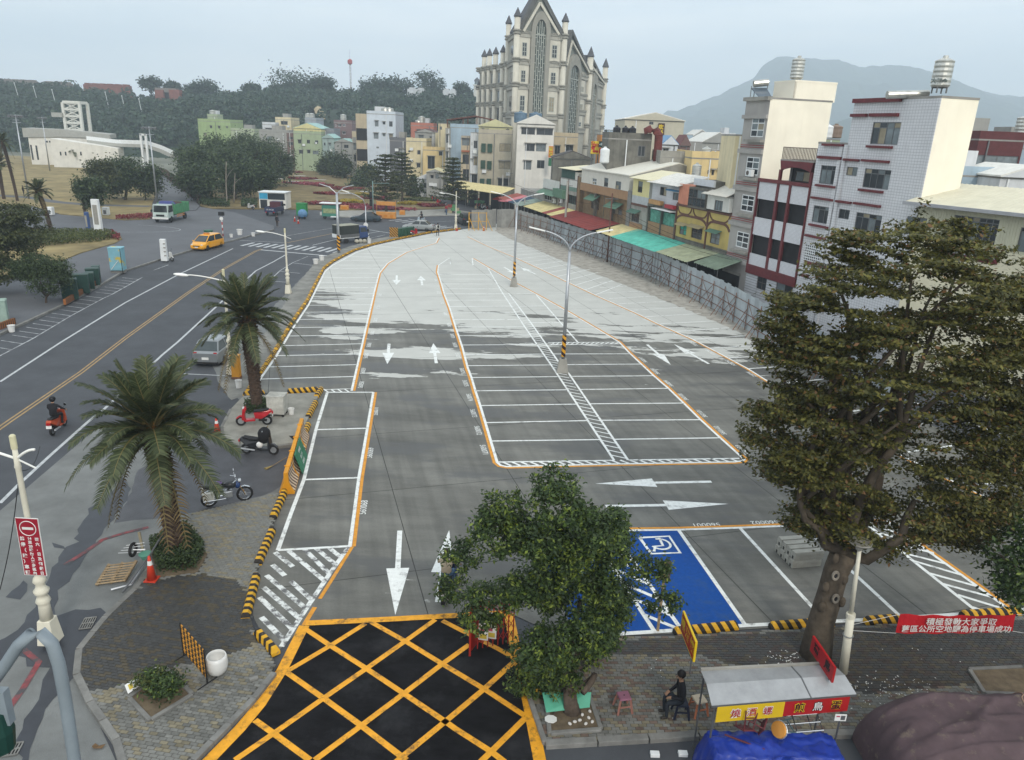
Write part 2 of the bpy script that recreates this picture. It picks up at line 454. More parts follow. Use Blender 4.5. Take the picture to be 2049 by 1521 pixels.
for i in range(13):
 a=(480+(20+113*i)/7.32,370+(893+8.4*i)/7.32);b=(480+(205+113*i)/7.32,370+(847+7.2*i)/7.32)
 line([a,b],.42,m_rwh,road,RZ,'crossing_bar')
for i in range(9):
 a=(720+(400+88*i)/6.83,330+(760+13*i)/6.83);b=(a[0]+25,a[1]-2.2)
 line([a,b],.4,m_rwh,road,RZ,'crossing_bar')
line([(720,457),(784,467)],.2,m_rwh,road,RZ);line([(625,491),(675,478.6)],.14,m_rwh,road,RZ)
line([(573,472),(674,455)],.12,m_faint,road,RZ);line([(574,486),(674,465.6)],.15,m_ylw2,road,RZ)
line([(722,470),(760,463)],.14,m_rwh,road,RZ);line([(736,478),(770,470)],.14,m_faint,road,RZ)
line([(817,438),(862,448)],.2,m_rwh,road,RZ);line([(850,445),(930,441)],.12,m_faint,road,RZ)
lp=G(282,458,PZ)
line(None,.12,m_faint,plaza,PZ+MZ,world=[lp+Vc((2.*math.sin(t/7)*5-5,2.4*math.cos(t/7)*1.6,0))for t in range(2,22)])
# cement apron and wet run-off at the lower left
apron=struct('cement_apron',MB().sheet(gp([(-200,1200),(0,1022),(192,858),(300,830),(430,868),(620,880),(585,985),(400,1020),(330,1110),(255,1210),(150,1345),(240,1540),(-300,1600)],RZ),RZ),m_apron)
def patch(px,mat,parent,z,seed,amp=.1,step=.3,name='wet_patch'):
 MB().sheet(rough_edge(gp(px,z),step,amp,seed),z).b(name,mat,parent)
patch([(262,985),(275,940),(345,900),(440,868),(600,872),(585,960),(545,985),(430,1018),(330,1036),(270,1040),(232,1046)],M('asphalt_patch',(.072,.073,.08),.5,.25,1.,.4,50),apron,RZ+MZ,3,.05,.4,'asphalt_patch')
patch([(240,950),(262,985),(245,1010),(228,1040),(207,1060),(193,1092),(162,1120),(150,1148),(120,1180),(115,1200),(112,1230),(150,1222),(205,1215),(210,1230),(190,1290),(160,1340),(100,1400),(60,1521),(40,1540),(30,1480),(75,1400),(95,1340),(60,1330),(30,1310),(0,1330),(-40,1340),(-20,1290),(30,1260),(60,1230),(75,1200),(112,1125),(135,1095),(153,1085),(153,1060),(172,1040),(180,1018),(208,998),(240,960)],m_wet,apron,RZ+2*MZ,5,.09)
patch([(15,1195),(50,1160),(62,1168),(40,1200)],m_wet,apron,RZ+2*MZ,6)
patch([(105,1085),(130,1092),(132,1098),(105,1096)],m_wet,apron,RZ+2*MZ,7,.06)
line([(297,1055),(250,1066),(205,1080),(170,1105),(130,1130)],.16,m_red,apron,RZ+3*MZ)
line([(47,1300),(78,1325),(45,1380),(5,1435)],.16,m_red,apron,RZ+3*MZ)
line([(450,856),(500,862),(560,868),(595,900),(572,985)],.14,m_red,road,RZ+3*MZ)
patch([(415,700),(470,690),(640,520),(700,500),(720,488),(700,500),(640,545),(560,660),(500,780),(480,800),(440,770)],m_apron,road,RZ+MZ,8,.05,.6,'cement_strip')
# the lot: cast concrete slabs with open joints
left_kerb=[(499,787),(525,748),(552,708),(586,650),(617,605),(637,565),(650,540),(668,526),(690,514),(712,503),(750,491),(790,482),(860,468),(915,461)]
LOT=gp([(640,785)]+left_kerb)+gp([(1000,447)])+[G(u,v)for u,v in((1040,452),(1080,466),(1135,485),(1205,512),(1305,552),(1437,622),(1540,688))]+[Vc((21.5,40,0)),Vc((27,22.5,0))]
LOT+=gp([(2049,1228),(1700,1247),(1345,1268),(1130,1277),(1020,1227),(935,1232),(610,1250),(560,1300),(530,1280),(497,1215),(520,1120),(548,1040),(570,985),(600,900),(625,815)])
jd=(G(911,775)-G(770,552)).normalized();jn=Vc((-jd.y,jd.x,0));J0=G(911,775)
lot=bpy.data.objects.new('parking_lot',None);COL.objects.link(lot);lot['kind']='structure'
MB().sheet([p[:2]for p in LOT],-.012).b('joint_bed',M('joint',(.05,.05,.048),.9),lot)
bm=bmesh.new();bm.faces.new([bm.verts.new((p[0],p[1],0))for p in LOT])
JW=.014
for ax,base,st in((jn,5.1,range(-8,9)),(jd,6.,range(-16,8))):
 for k in st:
  for e in(-JW,JW):
   bmesh.ops.bisect_plane(bm,geom=bm.verts[:]+bm.edges[:]+bm.faces[:],plane_co=J0+ax*(k*base+e),plane_no=ax)
cells={}
for f in bm.faces:
 c=f.calc_center_median()-J0
 a,b=c.dot(jn)/5.1,c.dot(jd)/6.
 if abs(a-round(a))*5.1<JW or abs(b-round(b))*6.<JW:continue
 cells.setdefault((math.floor(a),math.floor(b)),[]).append([v.co.copy()for v in f.verts])
bm.free()
for key in sorted(cells):
 mb=MB()
 for f in cells[key]:
  if f and len(f)>2:
   nrm=sum((f[i].x*f[(i+1)%len(f)].y-f[(i+1)%len(f)].x*f[i].y)for i in range(len(f)))
   mb.add(f if nrm>0 else list(reversed(f)),[tuple(range(len(f)))])
 mb.b('concrete_slab',m_conc,lot)
 # lot paint
def wl(px,w=.11,mat=None,z=MZ,name='bay_line'):return line(px,w,mat or m_white,lot,z,name)
def z1(x,y):return(400+x/4.002,460+y/4.002)
def z2(x,y):return(860+x/5.07,440+y/5.07)
def z3(x,y):return(920+x*.2928,680+y*.2928)
def z5(x,y):return(1200+x/5.69,520+y/5.69)
def z4(x,y):return(1480+x/3.6,900+y/3.6)
def double(px,side,z=MZ):
 p=gp(px,z)
 line(None,.13,m_white,lot,z,'bay_line',world=p);line(None,.13,m_orange,lot,z,'edge_line',world=off(p,side*.14))
 # long bays beside the entrance
wl([(655,785),(632,860),(608,960),(582,1028),(556,1101)],.15);double([(700,1094),(718,956),(735,857),(747,785)],-1)
for l in([(655,785),(747,785)],[(632,860),(734,857)],[(608,960),(718,956)],[(556,1101),(699,1093)]):wl(l,.13)
wl([(699,1092),(652,1159),(610,1222),(563,1294)],.16,m_hatchw);line([(705,1094),(664,1160),(640,1198)],.12,m_orange,lot,MZ,'edge_line');line([(630,1215),(608,1251)],.14,m_orange,lot,MZ,'edge_line')
for a,b in(((533,1151),(612,1218)),((527,1175),(600,1238)),((519,1195),(587,1260)),((523,1235),(572,1285)),((582,1163),(623,1200)),((550,1105),(586,1134)),((576,1101),(648,1161)),((609,1099),(661,1150)),((632,1097),(672,1130)),((657,1095),(682,1115)),((545,1130),(570,1152))):
 wl([a,b],.17,m_hatchw,name='hatch_line')
wl([(645,780),(702,778)],.1)
for x in(648,662,676,690):wl([(x,779),(x+9,785)],.09,name='hatch_line')
# left row
lr=[(703.6,782),(720,710),(732,657),(750,580),(758.5,547),(775,527),(812,505),(840,496),(872,486),(877,476)]
double(lr,-1)
wl([(499,790),(525,752),(552,714),(586,657),(617,611),(637,571),(650,544),(665,531),(685,521),(712,506),(750,493),(790,485),(877,476)],.15)
for a,b in(((490,1195),(1230,1175)),((555,1098),(1250,1080)),((600,1008),(1280,993)),((655,928),(1290,912)),((705,850),(1310,843)),((740,783),(1335,776)),((780,718),(1345,712)),((815,660),(1360,655)),((850,605),(1370,600)),((880,553),(1385,553)),((905,508),(1395,510)),((935,462),(1400,463)),((955,420),(1410,422)),((985,383),(1420,383)),((1010,345),(1430,347)),((1040,310),(1445,312)),((1080,282),(1475,283)),((1130,243),(1515,252)),((1190,212),(1555,224)),((1250,185),(1605,200)),((1330,158),(1660,178)),((1420,130),(1720,155))):
 wl([z1(*a),z1(*b)],.12)
 # centre island
li=[z2(90,460),z2(80,530),z2(110,620),z2(150,760),z2(205,900),z2(260,1080),z2(330,1290),z2(385,1500),z3(80,258),z3(107,349),z3(140,450),z3(175,566),z3(212,692),z3(246,805)]
ri=[z2(430,390),z2(600,490),z2(720,560),z2(880,650),z2(1060,745),z2(1380,920),z2(1600,1050),z2(1920,1240),z3(1165,96),z3(1240,166),z3(1325,246),z3(1425,332),z3(1530,433),z3(1645,546),z3(1780,670),z3(1925,800)]
bot=[z3(246,805),z3(256,838),z3(280,858),z3(320,866),z3(1000,850),z3(1880,834),z3(1930,828),z3(1948,815),z3(1925,800)]
double(list(reversed(li)),1);double(ri,1)
double(bot,-1)
wl([z2(90,460),z2(200,385),z2(210,450)],.12);wl([z2(430,390),z2(438,460)],.12)
wl([z3(250,836),z3(1055,824)],.11);wl([z3(1150,822),z3(1935,810)],.11)
for i in range(27):
 x=290+i*62
 if x<1900:wl([z3(x,835-i*1.),z3(x+62,861-i*1.15)],.12,name='hatch_line')
cl=[z2(590,490),z2(740,745),z2(960,1080),z2(1250,1500),z3(1055,824)]
cr=[z2(800,745),z2(1030,1050),z2(1320,1460),z3(745,230),z3(1150,822)]
wl(cl,.12);wl(cr,.12)
A0,A1,B0,B1=G(*z2(740,745)),G(*z3(1055,824)),G(*z2(800,745)),G(*z3(1150,822))
nh=62
for i in range(nh):
 t=i/nh
 line(None,.09,m_white,lot,MZ,'hatch_line',world=[A0.lerp(A1,t),B0.lerp(B1,min(1,t+.012))])
for a,b in(((100,555),(620,555)),((110,600),(640,602)),((125,650),(670,652)),((150,700),(710,700)),((165,750),(740,750)),((175,815),(790,815)),((205,880),(830,875)),((220,945),(870,942)),((245,1010),(920,1010)),((285,1088),(960,1085)),((300,1175),(1010,1168)),((325,1270),(1075,1265)),((355,1370),(1150,1362)),((385,1480),(1220,1472)),((880,750),(1060,745)),((915,878),(1160,873)),((1000,1043),(1310,1043)),((1200,1245),(1930,1240)),((1215,1268),(1940,1258))):
 wl([z2(*a),z2(*b)],.12)
wl([z2(1080,760),z2(1500,1240)],.12)
for i in range(14):wl([z2(1230+i*50,1266-i*.7),z2(1265+i*50,1245)],.09,name='hatch_line')
xl=[(80,258),(107,349),(140,450),(175,566),(212,692)];xm=[(668,252),(728,342),(800,440),(872,552),(958,682)]
xn=[(750,250),(815,340),(885,438),(968,550),(1062,680)];xr=[(1325,246),(1425,332),(1530,433),(1645,546),(1780,670)]
for i in range(5):wl([z3(*xl[i]),z3(*xm[i])],.12);wl([z3(*xn[i]),z3(*xr[i])],.12)
for y0,y1_,x1_,x0 in((97,96,1165,640),(170,166,1240,720)):wl([z3(x0,y0),z3(x1_,y1_)],.12)
# right row along the hoarding
rl=[(937,473.5),(978,493),(1031.6,515),(1087,540.6),(1144,568),(1195,592),(1235,609.6),(1270,625),(1314,646.5),(1353,664),(1386,679),(1421.5,697.5),(1458,717),(1497,738),(1530,759),(1600,800),(1700,856),(1800,910),(1900,960),(2024,1018),(2049,1029)]
double(rl,-1)
wl([(996,463.7),(1031.6,478.5),(1069,493),(1106.5,510),(1142,524),(1179.5,538.6),(1215,552.4),(1240,560.4),(1291,581.5),(1344,602.6),(1402,627),(1435.5,641),(1472,655),(1516,672),(1600,712),(1750,775),(1950,850),(2100,905)],.13)
for a,b in(((0,260),(230,240)),((0,318),(360,297)),((0,380),(520,355)),((110,440),(670,412)),((220,500),(820,472)),((355,575),(980,540)),((520,648),(1150,612)),((690,728),(1340,692)),((870,815),(1540,768)),((1060,905),(1790,858)),((1265,1005),(1990,962)),((1470,1118),(2200,1070)),((1690,1240),(2450,1190)),((1990,1410),(2750,1340)),((2300,1570),(3050,1480)),((2650,1760),(3400,1640)),((3050,1960),(3800,1850)),((3500,2190),(4400,2060))):
 wl([z5(*a),z5(*b)],.12)
def lerp_px(poly,n):
 w=gp(poly);L_=[0]
 for a,b in zip(w,w[1:]):L_.append(L_[-1]+(b-a).length)
 o=[]
 for i in range(n):
  s=L_[-1]*i/(n-1)
  for k in range(len(w)-1):
   if s<=L_[k+1]+1e-6:o.append(w[k].lerp(w[k+1],(s-L_[k])/(L_[k+1]-L_[k])));break
 return o
fa=lerp_px([(960,484),(1031.6,515),(1087,540.6),(1144,568),(1192,590)],16);fb=lerp_px([(1045,483),(1106.5,510),(1179.5,538.6),(1215,552.4),(1252,566)],16)
for a,b in zip(fa,fb):line(None,.12,m_white,lot,MZ,'bay_line',world=[a,b])
# lower bays and the blue bay
MB().sheet(gp([(1067,1066),(1358,1062),(1490,1251),(1310,1263),(1150,1272)],.003),.003).b('blue_bay',m_blue,lot)
top=[(1060,1064),(1358,1060),(1480,1056),(1606,1051),(1731,1046),(1777,1044)]
double(list(reversed(top)),-1)
wl([(1120,1276),(1310,1264),(1500,1251),(1780,1238),(2030,1222)],.16,z=.006)
for l in([(1358,1061),(1492,1252)],[(1480,1056),(1652,1244)],[(1606,1052),(1800,1232)],[(1731,1046),(1958,1226)],[(1225,1064),(1365,1262)],[(1180,1065),(1310,1264)]):wl(l,.14,z=.006)
for k in range(7):
 t=k/7;a=G(1180,1065).lerp(G(1310,1264),t);b=G(1225,1064).lerp(G(1365,1262),min(1,t+.16));line(None,.14,m_white,lot,.006,'hatch_line',world=[a,b])
double([(1777,1044),(1850,1098),(1940,1162),(2024,1223)],-1*-1)
for a,b in(((945,545),(1150,600)),((1000,600),(1310,675)),((1080,670),(1400,745)),((1165,740),(1500,825)),((1250,800),(1610,905)),((1350,885),(1715,985)),((1460,965),(1830,1065)),((1570,1045),(1930,1155)),((1680,1135),(1790,1172))):
 wl([z4(*a),z4(*b)],.13,name='hatch_line')
wl([(2030,1222),(2100,1217)],.16);wl([(1958,972),(1992,966)],.14);wl([(2030,960),(2060,957)],.14)
# wheelchair mark
fr=[(1280,1076),(1339,1073),(1361,1106),(1303,1108),(1280,1076)]
line(fr,.12,m_white,lot,.009,'symbol_frame')
o_,sx_,sy_=G(1322,1092),(G(1303,1108)-G(1361,1106)).normalized(),(G(1361,1106)-G(1339,1073)).normalized()
S_=lambda x,y:o_+sx_*x+sy_*y
arc=[S_(-.02+.36*math.cos(t),-.1+.36*math.sin(t))for t in[R(a)for a in range(20,300,20)]]
line(None,.09,m_white,lot,.009,'wheelchair_symbol',world=arc)
line(None,.1,m_white,lot,.0095,'wheelchair_symbol',world=[S_(-.12,-.52),S_(-.08,.02),S_(.22,.04),S_(.36,.36),S_(.48,.3)])
# arrows
def arrow(tail,base,tip,hw,sw=.09):
 a,b,c=G(*tail),G(*base),G(*tip);d=(c-a).normalized();n=Vc((-d.y,d.x,0));b=a+d*(b-a).dot(d);z=Vc((0,0,MZ))
 sk=0.
 MB().add([a-n*sw+z,b-n*sw+z,b+n*sw+z,a+n*sw+z,b-n*hw+z,c+z,b+n*hw+z],[(0,1,2,3),(4,5,6)]).b('arrow_marking',m_white,lot)
arrow((800,1062),(797,1137),(791,1231),.38,.09);arrow((876,1205),(896,1146),(899,1060),.38,.09)
arrow((778.5,688),(778,706),(775,728.6),.38,.1);arrow((873,727),(869.5,706.5),(867,687),.38,.1)
arrow((794,551),(793.5,560.5),(793,570),.42,.1);arrow((845,571),(843,561),(842,552),.42,.1)
arrow((1295,689.6),(1316,709),(1342,730),.4,.1);arrow((1418,728),(1381,707.5),(1348.5,688.7),.4,.1)
arrow((1009,535),(1022,542),(1035.5,549.5),.45,.11);arrow((1072,549),(1056,541.5),(1041.5,534.7),.45,.11)
arrow((1423.6,964),(1310,966.5),(1191,968),.4,.1);arrow((1212,1013),(1332,1010.5),(1458,1008.5),.4,.1)
# bay numbers
def number(body,u,v,right_px,z=MZ,size=.38):
 p=G(u,v,z);q=G(right_px[0],right_px[1],z);rt=(q-p).normalized()
 lettering(body,size,m_white,lot,frame_matrix(p,rt,Vc((-rt.y,rt.x,0))),'bay_number',.0008)
number('560001',1413,1050,(1380,1051));number('560002',1530,1045,(1500,1046))
number('560069',741,906,(746,880));number('560070',752,823,(755,800));number('560068',728,1015,(733,985))
for s,u,v in(('560071',968,900),('560072',956,861),('560073',947,827),('560074',939,795),('560075',931,767),('560076',925,742),('560077',916,712),('560078',910,690)):
 number(s,u,v,(u+5,v+14))
for s,u,v in(('560103',1486,900),('560102',1441,861),('560101',1404,827),('560100',1367,794),('560099',1338,767),('560098',1311,743),('560097',1287,720),('560096',1264,700)):
 number(s,u,v,(u-10,v-9))
for i in range(9):
 z_=((700,775),(870,855),(1065,955),(1260,1055),(1490,1175),(1730,1305),(530,690),(380,615),(250,550))[i]
 u,v=z5(*z_);number('5600%02d'%(20+i),u,v,(u+10,v+6))
for i,(u,v)in enumerate(((741,666),(735,690),(729,712),(723,742),(719,770),(748,640),(753,615),(757,590))):
 number('5600%02d'%(62-i),u+4,v,(u+7,v-10))
for i,(u,v)in enumerate(((872,560),(877,585),(884,605),(891,628),(898,650),(905,672))):
 number('5600%02d'%(84-i),u,v,(u+3,v+10))
 # entrance with the yellow box
entrance=struct('entrance_road',MB().sheet(gp([(608,1251),(935,1232),(1020,1228),(1036,1300),(1062,1410),(1092,1560),(1100,1700),(300,1700),(415,1521),(480,1448),(540,1360),(575,1300)],.001),.001),m_newasph)
EZ=.006
for px,w in(([(609,1252),(590,1290),(565,1340),(520,1410),(480,1458),(415,1525),(330,1600)],.3),([(612,1247),(780,1239),(940,1230),(1018,1226)],.24),([(1018,1228),(1030,1290),(1045,1350),(1060,1420),(1080,1521),(1095,1600)],.3)):
 line(px,w,m_yellow,entrance,EZ,'box_edge')
for px in([(613,1260),(661,1292),(733,1338),(808,1388),(891,1444),(912,1459),(984,1505),(1010,1525)],[(743,1245),(811,1283),(886,1329),(971,1380),(1050,1432)],[(573,1345),(650,1399),(723,1452),(813,1521)],[(510,1441),(548,1468),(620,1521)],[(885,1242),(936,1268),(996,1298),(1031,1318)],
[(731,1248),(661,1292),(575,1343)],[(871,1240),(811,1283),(733,1338),(665,1385),(550,1466),(470,1521)],[(939,1290),(886,1328),(808,1388),(723,1452),(630,1521)],[(1031,1322),(971,1377),(891,1444),(809,1511),(790,1527)],[(1053,1435),(984,1503),(962,1524)],[(985,1232),(936,1268)]):
 line(px,.16,m_yellow,entrance,EZ+.002,'box_line')
 # paved walks: every paver its own block
PW=.1
m_pav=[M('paver_grey',(.15,.15,.138),.85,.2,6,rnd=.22),M('paver_tan',(.18,.16,.112),.85,.2,6,rnd=.2),M('paver_red',(.135,.098,.08),.85,.2,6,rnd=.2)]
m_pavw=[M('paver_grey_wet',(.042,.042,.041),.5,.25,6,rnd=.25),M('paver_tan_wet',(.06,.05,.033),.5,.25,6,rnd=.22),M('paver_red_wet',(.046,.034,.03),.5,.25,6,rnd=.2)]
m_base=M('sand_joint',(.075,.072,.062),.95)
def unit_paver(mats,i):
 mb=MB();a,b,h=.096,.046,.03
 mb.box(-a,a,-b,b,-h,0,top=.955);return mb.mesh('paver',mats[i])
UP_=[unit_paver(m_pav,i)for i in range(3)]+[unit_paver(m_pavw,i)for i in range(3)]
def pave(name,px,holes,wet_px,ang,p_tan,p_red,seed):
 rn=random.Random(seed)
 poly=gp(px,PW);wet=[gp(w,PW)for w in wet_px];hol=[gp(h,PW)for h in holes]
 root=bpy.data.objects.new(name,None);COL.objects.link(root);root['kind']='structure'
 MB().prism([p[:2]for p in poly],-.2,PW-.012).b('walk_base',m_base,root)
 ca,sa=math.cos(ang),math.sin(ang);e=Vc((ca,sa,0));f=Vc((-sa,ca,0))
 us=[p.dot(e)for p in poly];vs=[p.dot(f)for p in poly];lst=[]
 r=0;v=min(vs)
 while v<max(vs):
  u=min(us)+(.1 if r%2 else 0.)
  while u<max(us):
   c=e*u+f*v
   if inside(c,poly)and not any(inside(c,h)for h in hol):
    k=1 if rn.random()<p_tan else(2 if rn.random()<p_red else 0)
    cw=c+Vc((rn.uniform(-.05,.05),rn.uniform(-.05,.05),0))
    if any(inside(cw,w)for w in wet):k+=3
    lst.append((c.length,c,k,rn.uniform(-.003,.002),rn.uniform(-.012,.012)))
   u+=.2
  v+=.1;r+=1
 lst.sort(key=lambda q:q[0])
 vis=[q for q in lst if q[1].y>13.6 and abs(q[1].x)<12.8]
 near=set(id(q)for q in vis[:300])
 mb=MB()
 for q in lst:
  _,c,k,dz,da=q
  if id(q)in near:
   o=bpy.data.objects.new('paver',UP_[k]);COL.objects.link(o);o.parent=root
   o.location=(c.x,c.y,PW+dz);o.rotation_euler=(0,0,ang+da)
  else:
   a,b=.096,.046;x,y=e*a,f*b;t=Vc((0,0,PW+dz));d=Vc((0,0,-.03));s=.955
   P=[c-x-y,c+x-y,c+x+y,c-x+y];T=[c-x*s-y*s,c+x*s-y*s,c+x*s+y*s,c-x*s+y*s]
   mb.add([p+t+d for p in P]+[p+t for p in T],[(4,5,6,7),(0,1,5,4),(1,2,6,5),(2,3,7,6),(3,0,4,7)],k)
 o=mb.b('paver',m_pav+m_pavw,root);o['kind']='stuff'
 return root,poly
lw_px=[(258,1560),(235,1475),(183,1400),(158,1350),(162,1300),(215,1235),(272,1180),(322,1110),(350,1045),(405,1020),(500,1000),(560,985),(548,1040),(520,1120),(497,1215),(512,1280),(548,1318),(545,1345),(505,1395),(455,1445),(380,1521),(340,1560)]
palm_pit=[(300,1095),(375,1060),(415,1110),(395,1145),(315,1155)]
bed_px=[(258,1395),(330,1335),(385,1388),(300,1440)]
left_walk,lw_poly=pave('left_pavement',lw_px,[palm_pit,bed_px],[[(300,1160),(395,1148),(480,1160),(505,1210),(505,1290),(480,1300),(410,1320),(300,1350),(245,1368),(180,1385),(150,1340),(165,1290),(225,1225),(265,1185)]],R(-9),.3,0.,4)
rw_px=[(1040,1298),(1130,1279),(1345,1271),(1700,1253),(2049,1233),(2200,1228),(2230,1452),(1800,1462),(1400,1466),(1094,1484),(1064,1400)]
fic_pit=[(1092,1392),(1178,1386),(1203,1458),(1100,1466)]
bed2=[(1940,1338),(2049,1333),(2200,1330),(2200,1395),(1970,1385)]
right_walk,rw_poly=pave('right_pavement',rw_px,[fic_pit,bed2],[[(1120,1285),(1345,1275),(2250,1230),(2250,1340),(1900,1372),(1725,1388),(1640,1372),(1480,1335),(1400,1312),(1290,1312),(1140,1305)]],R(3.5),.25,.28,9)
def kerb_run(px,parent,z,w=.16,step=.9,h=.22):
 pts=gp(px,z)
 for a,b in zip(pts,pts[1:]):
  n=max(1,round((b-a).length/step))
  for i in range(n):
   p,q=a.lerp(b,i/n),a.lerp(b,(i+.975)/n)
   MB().obox(p+Vc((0,0,.012-h/2)),q+Vc((0,0,.012-h/2)),w,h).b('kerb_stone',m_kerb,parent,bevel=.012)
kerb_run([(250,1540),(232,1478),(180,1403),(153,1348),(158,1298),(212,1232),(270,1177),(318,1108)],left_walk,PW,.18)
kerb_run([(548,1345),(508,1396),(458,1447),(385,1521),(350,1555)],left_walk,PW,.16,.5)
kerb_run([(1092,1486),(1400,1468),(1800,1464),(2200,1454)],right_walk,PW,.2,1.1)
kerb_run([(1038,1300),(1062,1400),(1091,1485)],right_walk,PW,.12,.8)
for px,par,z in((bed_px,left_walk,PW),(fic_pit,right_walk,PW),(bed2,right_walk,PW)):
 MB().prism([p[:2]for p in gp(px,z)],-.1,z+.03).b('soil_bed',m_soil,par)
 kerb_run(list(px)+[px[0]],par,z+.05,.11,1.2,.2)
MB().prism([p[:2]for p in gp(palm_pit,PW)],-.1,PW+.02).b('soil_bed',m_soil,left_walk)
# planter island where the second palm stands, with a rounded kerb
isl_px=[(487,792),(640,785),(628,812),(610,850),(590,886),(520,893),(470,888),(446,872),(444,852),(462,818)]
isl=struct('palm_island',MB().prism([p[:2]for p in gp(isl_px,.12)],-.2,.12),M('island_cement',(.25,.245,.215),.85,.3,1.,.5,30))
kerb_run([(590,888),(520,895),(470,890),(446,873),(444,853),(462,818)],isl,.12,.14,.7,.2)
verge_px=[(487,792),(499,775),(552,700),(586,642),(617,597),(637,558),(650,534),(690,508),(750,485),(860,462),(905,456),(860,460),(750,478),(690,496),(635,520),(585,580),(545,650),(500,700),(440,770),(462,800)]
patch(verge_px,M('verge_cement',(.2,.198,.18),.85,.35,.8,.5,30),road,RZ+2*MZ,12,.05,.5,'verge')
dirt=struct('dirt_strip',MB().sheet(rough_edge([G(u,v,.004)for u,v in((1000,447),(1040,452),(1080,466),(1135,485),(1205,512),(1305,552),(1437,622),(1540,688),(1530,700),(1480,664),(1402,631),(1291,586),(1215,557),(1142,529),(1069,498),(1020,478),(990,462))],.5,.15,4),.007),M('dirt',(.34,.32,.28),.95,.35,1.5,.6,15))
# park: dry lawn, hedged strip, lane, flower slope
LZ=.2
lawn=struct('lawn',MB().prism([p[:2]for p in gp([(-120,415),(60,410),(120,428),(250,440),(300,438),(305,405),(318,380),(312,345),(230,322),(0,310),(-200,305)],LZ)],-.3,LZ),m_drygrass)
line([(-60,388),(60,395),(110,404),(180,410),(300,413)],2.2,m_asph2,lawn,LZ+.006,'footpath')
line([(30,432),(95,425)],4.,m_asph,lawn,LZ+.006,'footpath')
strip_=struct('verge_lawn',MB().prism([p[:2]for p in gp([(-120,580),(0,563),(90,535),(160,506),(230,486),(244,478),(240,470),(200,466),(90,470),(-120,480)],LZ)],-.3,LZ),m_drygrass)
lane=struct('park_lane',MB().prism([p[:2]for p in gp([(308,345),(318,345),(350,365),(400,412),(392,420),(340,425),(312,425),(310,390)],LZ+.02)],-.3,LZ+.02),m_asph2)
slope_px=[(395,402),(402,412),(418,416),(470,417),(560,417),(700,420),(840,419),(905,417),(885,405),(850,390),(800,370),(700,350),(600,333),(470,330),(360,345)]
slp=gp(slope_px,.15)
slope=struct('flower_slope',MB().prism([p[:2]for p in slp],-.3,.15),M('slope_grass',(.175,.135,.062),.95,.45,.35,.6,6,))
walk2=struct('far_pavement',MB().prism([p[:2]for p in gp([(640,424),(700,421),(840,420),(905,418),(940,424),(930,430),(880,431),(780,434),(690,434),(640,430)],.1)],-.2,.1),M('far_walk',(.3,.295,.27),.85,.2,1))
# buildings
m_glass=M('window_glass',(.03,.036,.042),.12,.3,1.5,spec=.6)
m_glass2=M('window_glass_pale',(.16,.19,.2),.15,.3,1.5,spec=.6)
m_curtain=M('curtained_glass',(.3,.26,.18),.3,.2,2)
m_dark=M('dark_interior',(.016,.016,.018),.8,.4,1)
m_alu=M('aluminium_frame',(.17,.175,.18),.45,.1,metal=.6)
m_wframe=M('white_frame',(.72,.74,.74),.5,.08)
m_brframe=M('bronze_frame',(.085,.07,.06),.5,.1)
m_maroon=M('maroon_tile',(.13,.024,.028),.5,.25,3)
m_rooftank=M('steel_tank',(.52,.52,.48),.35,.2,3,metal=.75)
m_conc2=M('raw_concrete',(.15,.145,.125),.9,.35,.7,.3,12,streak=.7,sdark=(.035,.033,.03))
m_concl=M('pale_concrete',(.3,.29,.26),.9,.25,.7,streak=.45)
m_tarmac_roof=M('flat_roof',(.28,.27,.25),.9,.25,.6)
